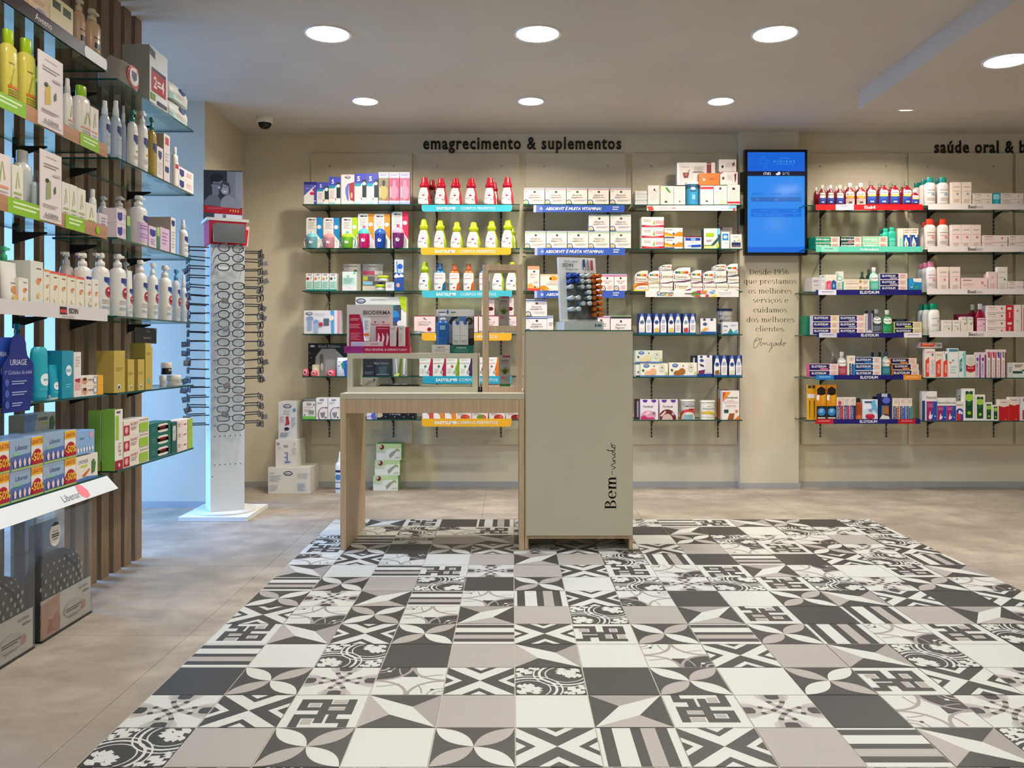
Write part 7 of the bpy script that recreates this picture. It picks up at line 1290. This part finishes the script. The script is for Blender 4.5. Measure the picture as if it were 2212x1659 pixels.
# ---- clear gift bags on the floor
def gift_bag(pl, pr, desc):
    xf = -1.512; y0, y1 = -xf * F_PX / (HX - pl), -xf * F_PX / (HX - pr); ym = (y0 + y1) / 2; w = y1 - y0; h = .40; dp = .10
    t = empty('gift_bag', (xf, ym, .001), math.pi / 2); tag(t, desc, 'bag', 'clear gift bags on the floor')
    m = MB(); m.box(-w / 2, w / 2, 0, dp, 0.002, h, 'film', skip='u'); m.build('clear_sleeve', t)
    m = MB(); m.box(-w / 2, w / 2, -.001, dp, 0, .004, 'k'); m.build('base', t)
    m = MB(); m.loft([(.006, w * .44, dp * .34), (.05, w * .46, dp * .4), (.16, w * .45, dp * .4), (.205, w * .43, dp * .38), (.235, w * .36, dp * .3), (.255, w * .2, dp * .16)], M('4a4744', .8), n=28, ex=3, cy=dp / 2)
    for r in range(11):
        for c in range(7):
            z_ = .03 + r * .022; u = (-.40 + c * .125 + (r % 2) * .06); k = 1.0 if z_ < .19 else max(.3, 1 - (z_ - .19) * 6)
            if abs(u) > .43 or z_ > .245: continue
            x_ = u * w * k; y_ = dp / 2 - dp * .4 * (k if k < 1 else 1) * (1 - abs(u / .46) ** 3) ** (1 / 3) - .0012
            m.face([(x_ + .0062 * math.cos(a), y_, z_ + .0075 * math.sin(a)) for a in [i * math.pi / 4 for i in range(8)]], 'd9d7d2')
    bg_ = m.build('dotted_backpack', t)
    m = MB(); m.tube([(w * .05, .02, .24), (w * .2, .012, .2), (w * .3, .014, .15)], .006, M('2a2826', .7)); m.build('strap', bg_)
    m = MB(); m.box(-w * .40, w * .12, dp * .55, dp * .6, .2, h * .92, MAT['film']); m.build('inner_sleeve', t)
    m = MB(); ch_ = .125; m.box(-w * .49, w * .49, .004, .006, .006, .006 + ch_, 'fbf9f5')
    draw(m, "p e4b8a4 0 .1 .35 0 .36 1 0 1;p c88a72 .1 .9 .16 .5 .24 .34 .3 .4 .3 .9;e .22 .42 .1 .18 ecc8b8;e .28 .7 .08 .25 d8a08c;t .83 .16 .07 6a6a70 BIODERMA;tb .88 .3 .06 3a3a44 ABCDerm;e .62 .6 .2 .22 e4ecf0;e .62 .6 .185 .2 efebe4;l .46 .56 .78 .68 2 3a3430;c .82 .66 .05 e8b8b8;l .5 .76 .75 .84 2 b0aca8", flat(w * .98, ch_, .004, .006), w * .98, ch_); m.build('insert_card', t)
    return t
g1 = gift_bag(-66, 75, 'clear gift bag with dotted backpack, the one cut by the left edge'); g2 = gift_bag(90, 199, 'clear gift bag with dotted backpack and round price sticker')
m = MB(); pts = [(.034 * math.cos(a), .040 * math.sin(a)) for a in [i * math.pi / 12 for i in range(24)]]; m.face([(x, 0, z) for x, z in pts], 'f0ebe2'); m.face([(x, -.0005, z) for x, z in pts if z > .022], 'k')
for z_, w_, c in ((.010, .016, 'b8a8a0'), (.0, .022, '3a3634'), (-.007, .022, '3a3634'), (-.016, .014, 'a09890')): m.face([(-w_, -.0007, z_ - .0022), (w_, -.0007, z_ - .0022), (w_, -.0007, z_ + .0022), (-w_, -.0007, z_ + .0022)], c)
m.build('sticker', g2, (-.085, -.0015, .335))

# ================================================================ labels
from collections import defaultdict
cnt = defaultdict(list)
for r in REG: cnt[(r[1], r[3])].append(r)
NTH = ['leftmost', 'second from left', 'third from left', 'fourth from left', 'fifth from left', 'sixth from left', 'seventh from left', 'eighth from left', 'ninth from left', 'tenth from left']
for (desc, place), rs_ in cnt.items():
    rs_.sort(key=lambda r: r[4])
    for i, (o, d_, cat, pl, px) in enumerate(rs_):
        lab = f'{desc}, {NTH[i]}, {place}' if len(rs_) > 1 else f'{desc}, {place}'
        tag(o, lab, cat, f'{desc}, {place}' if len(rs_) > 1 else None)
        if len(lab.split()) > 16: print('LONG LABEL', len(lab.split()), lab)
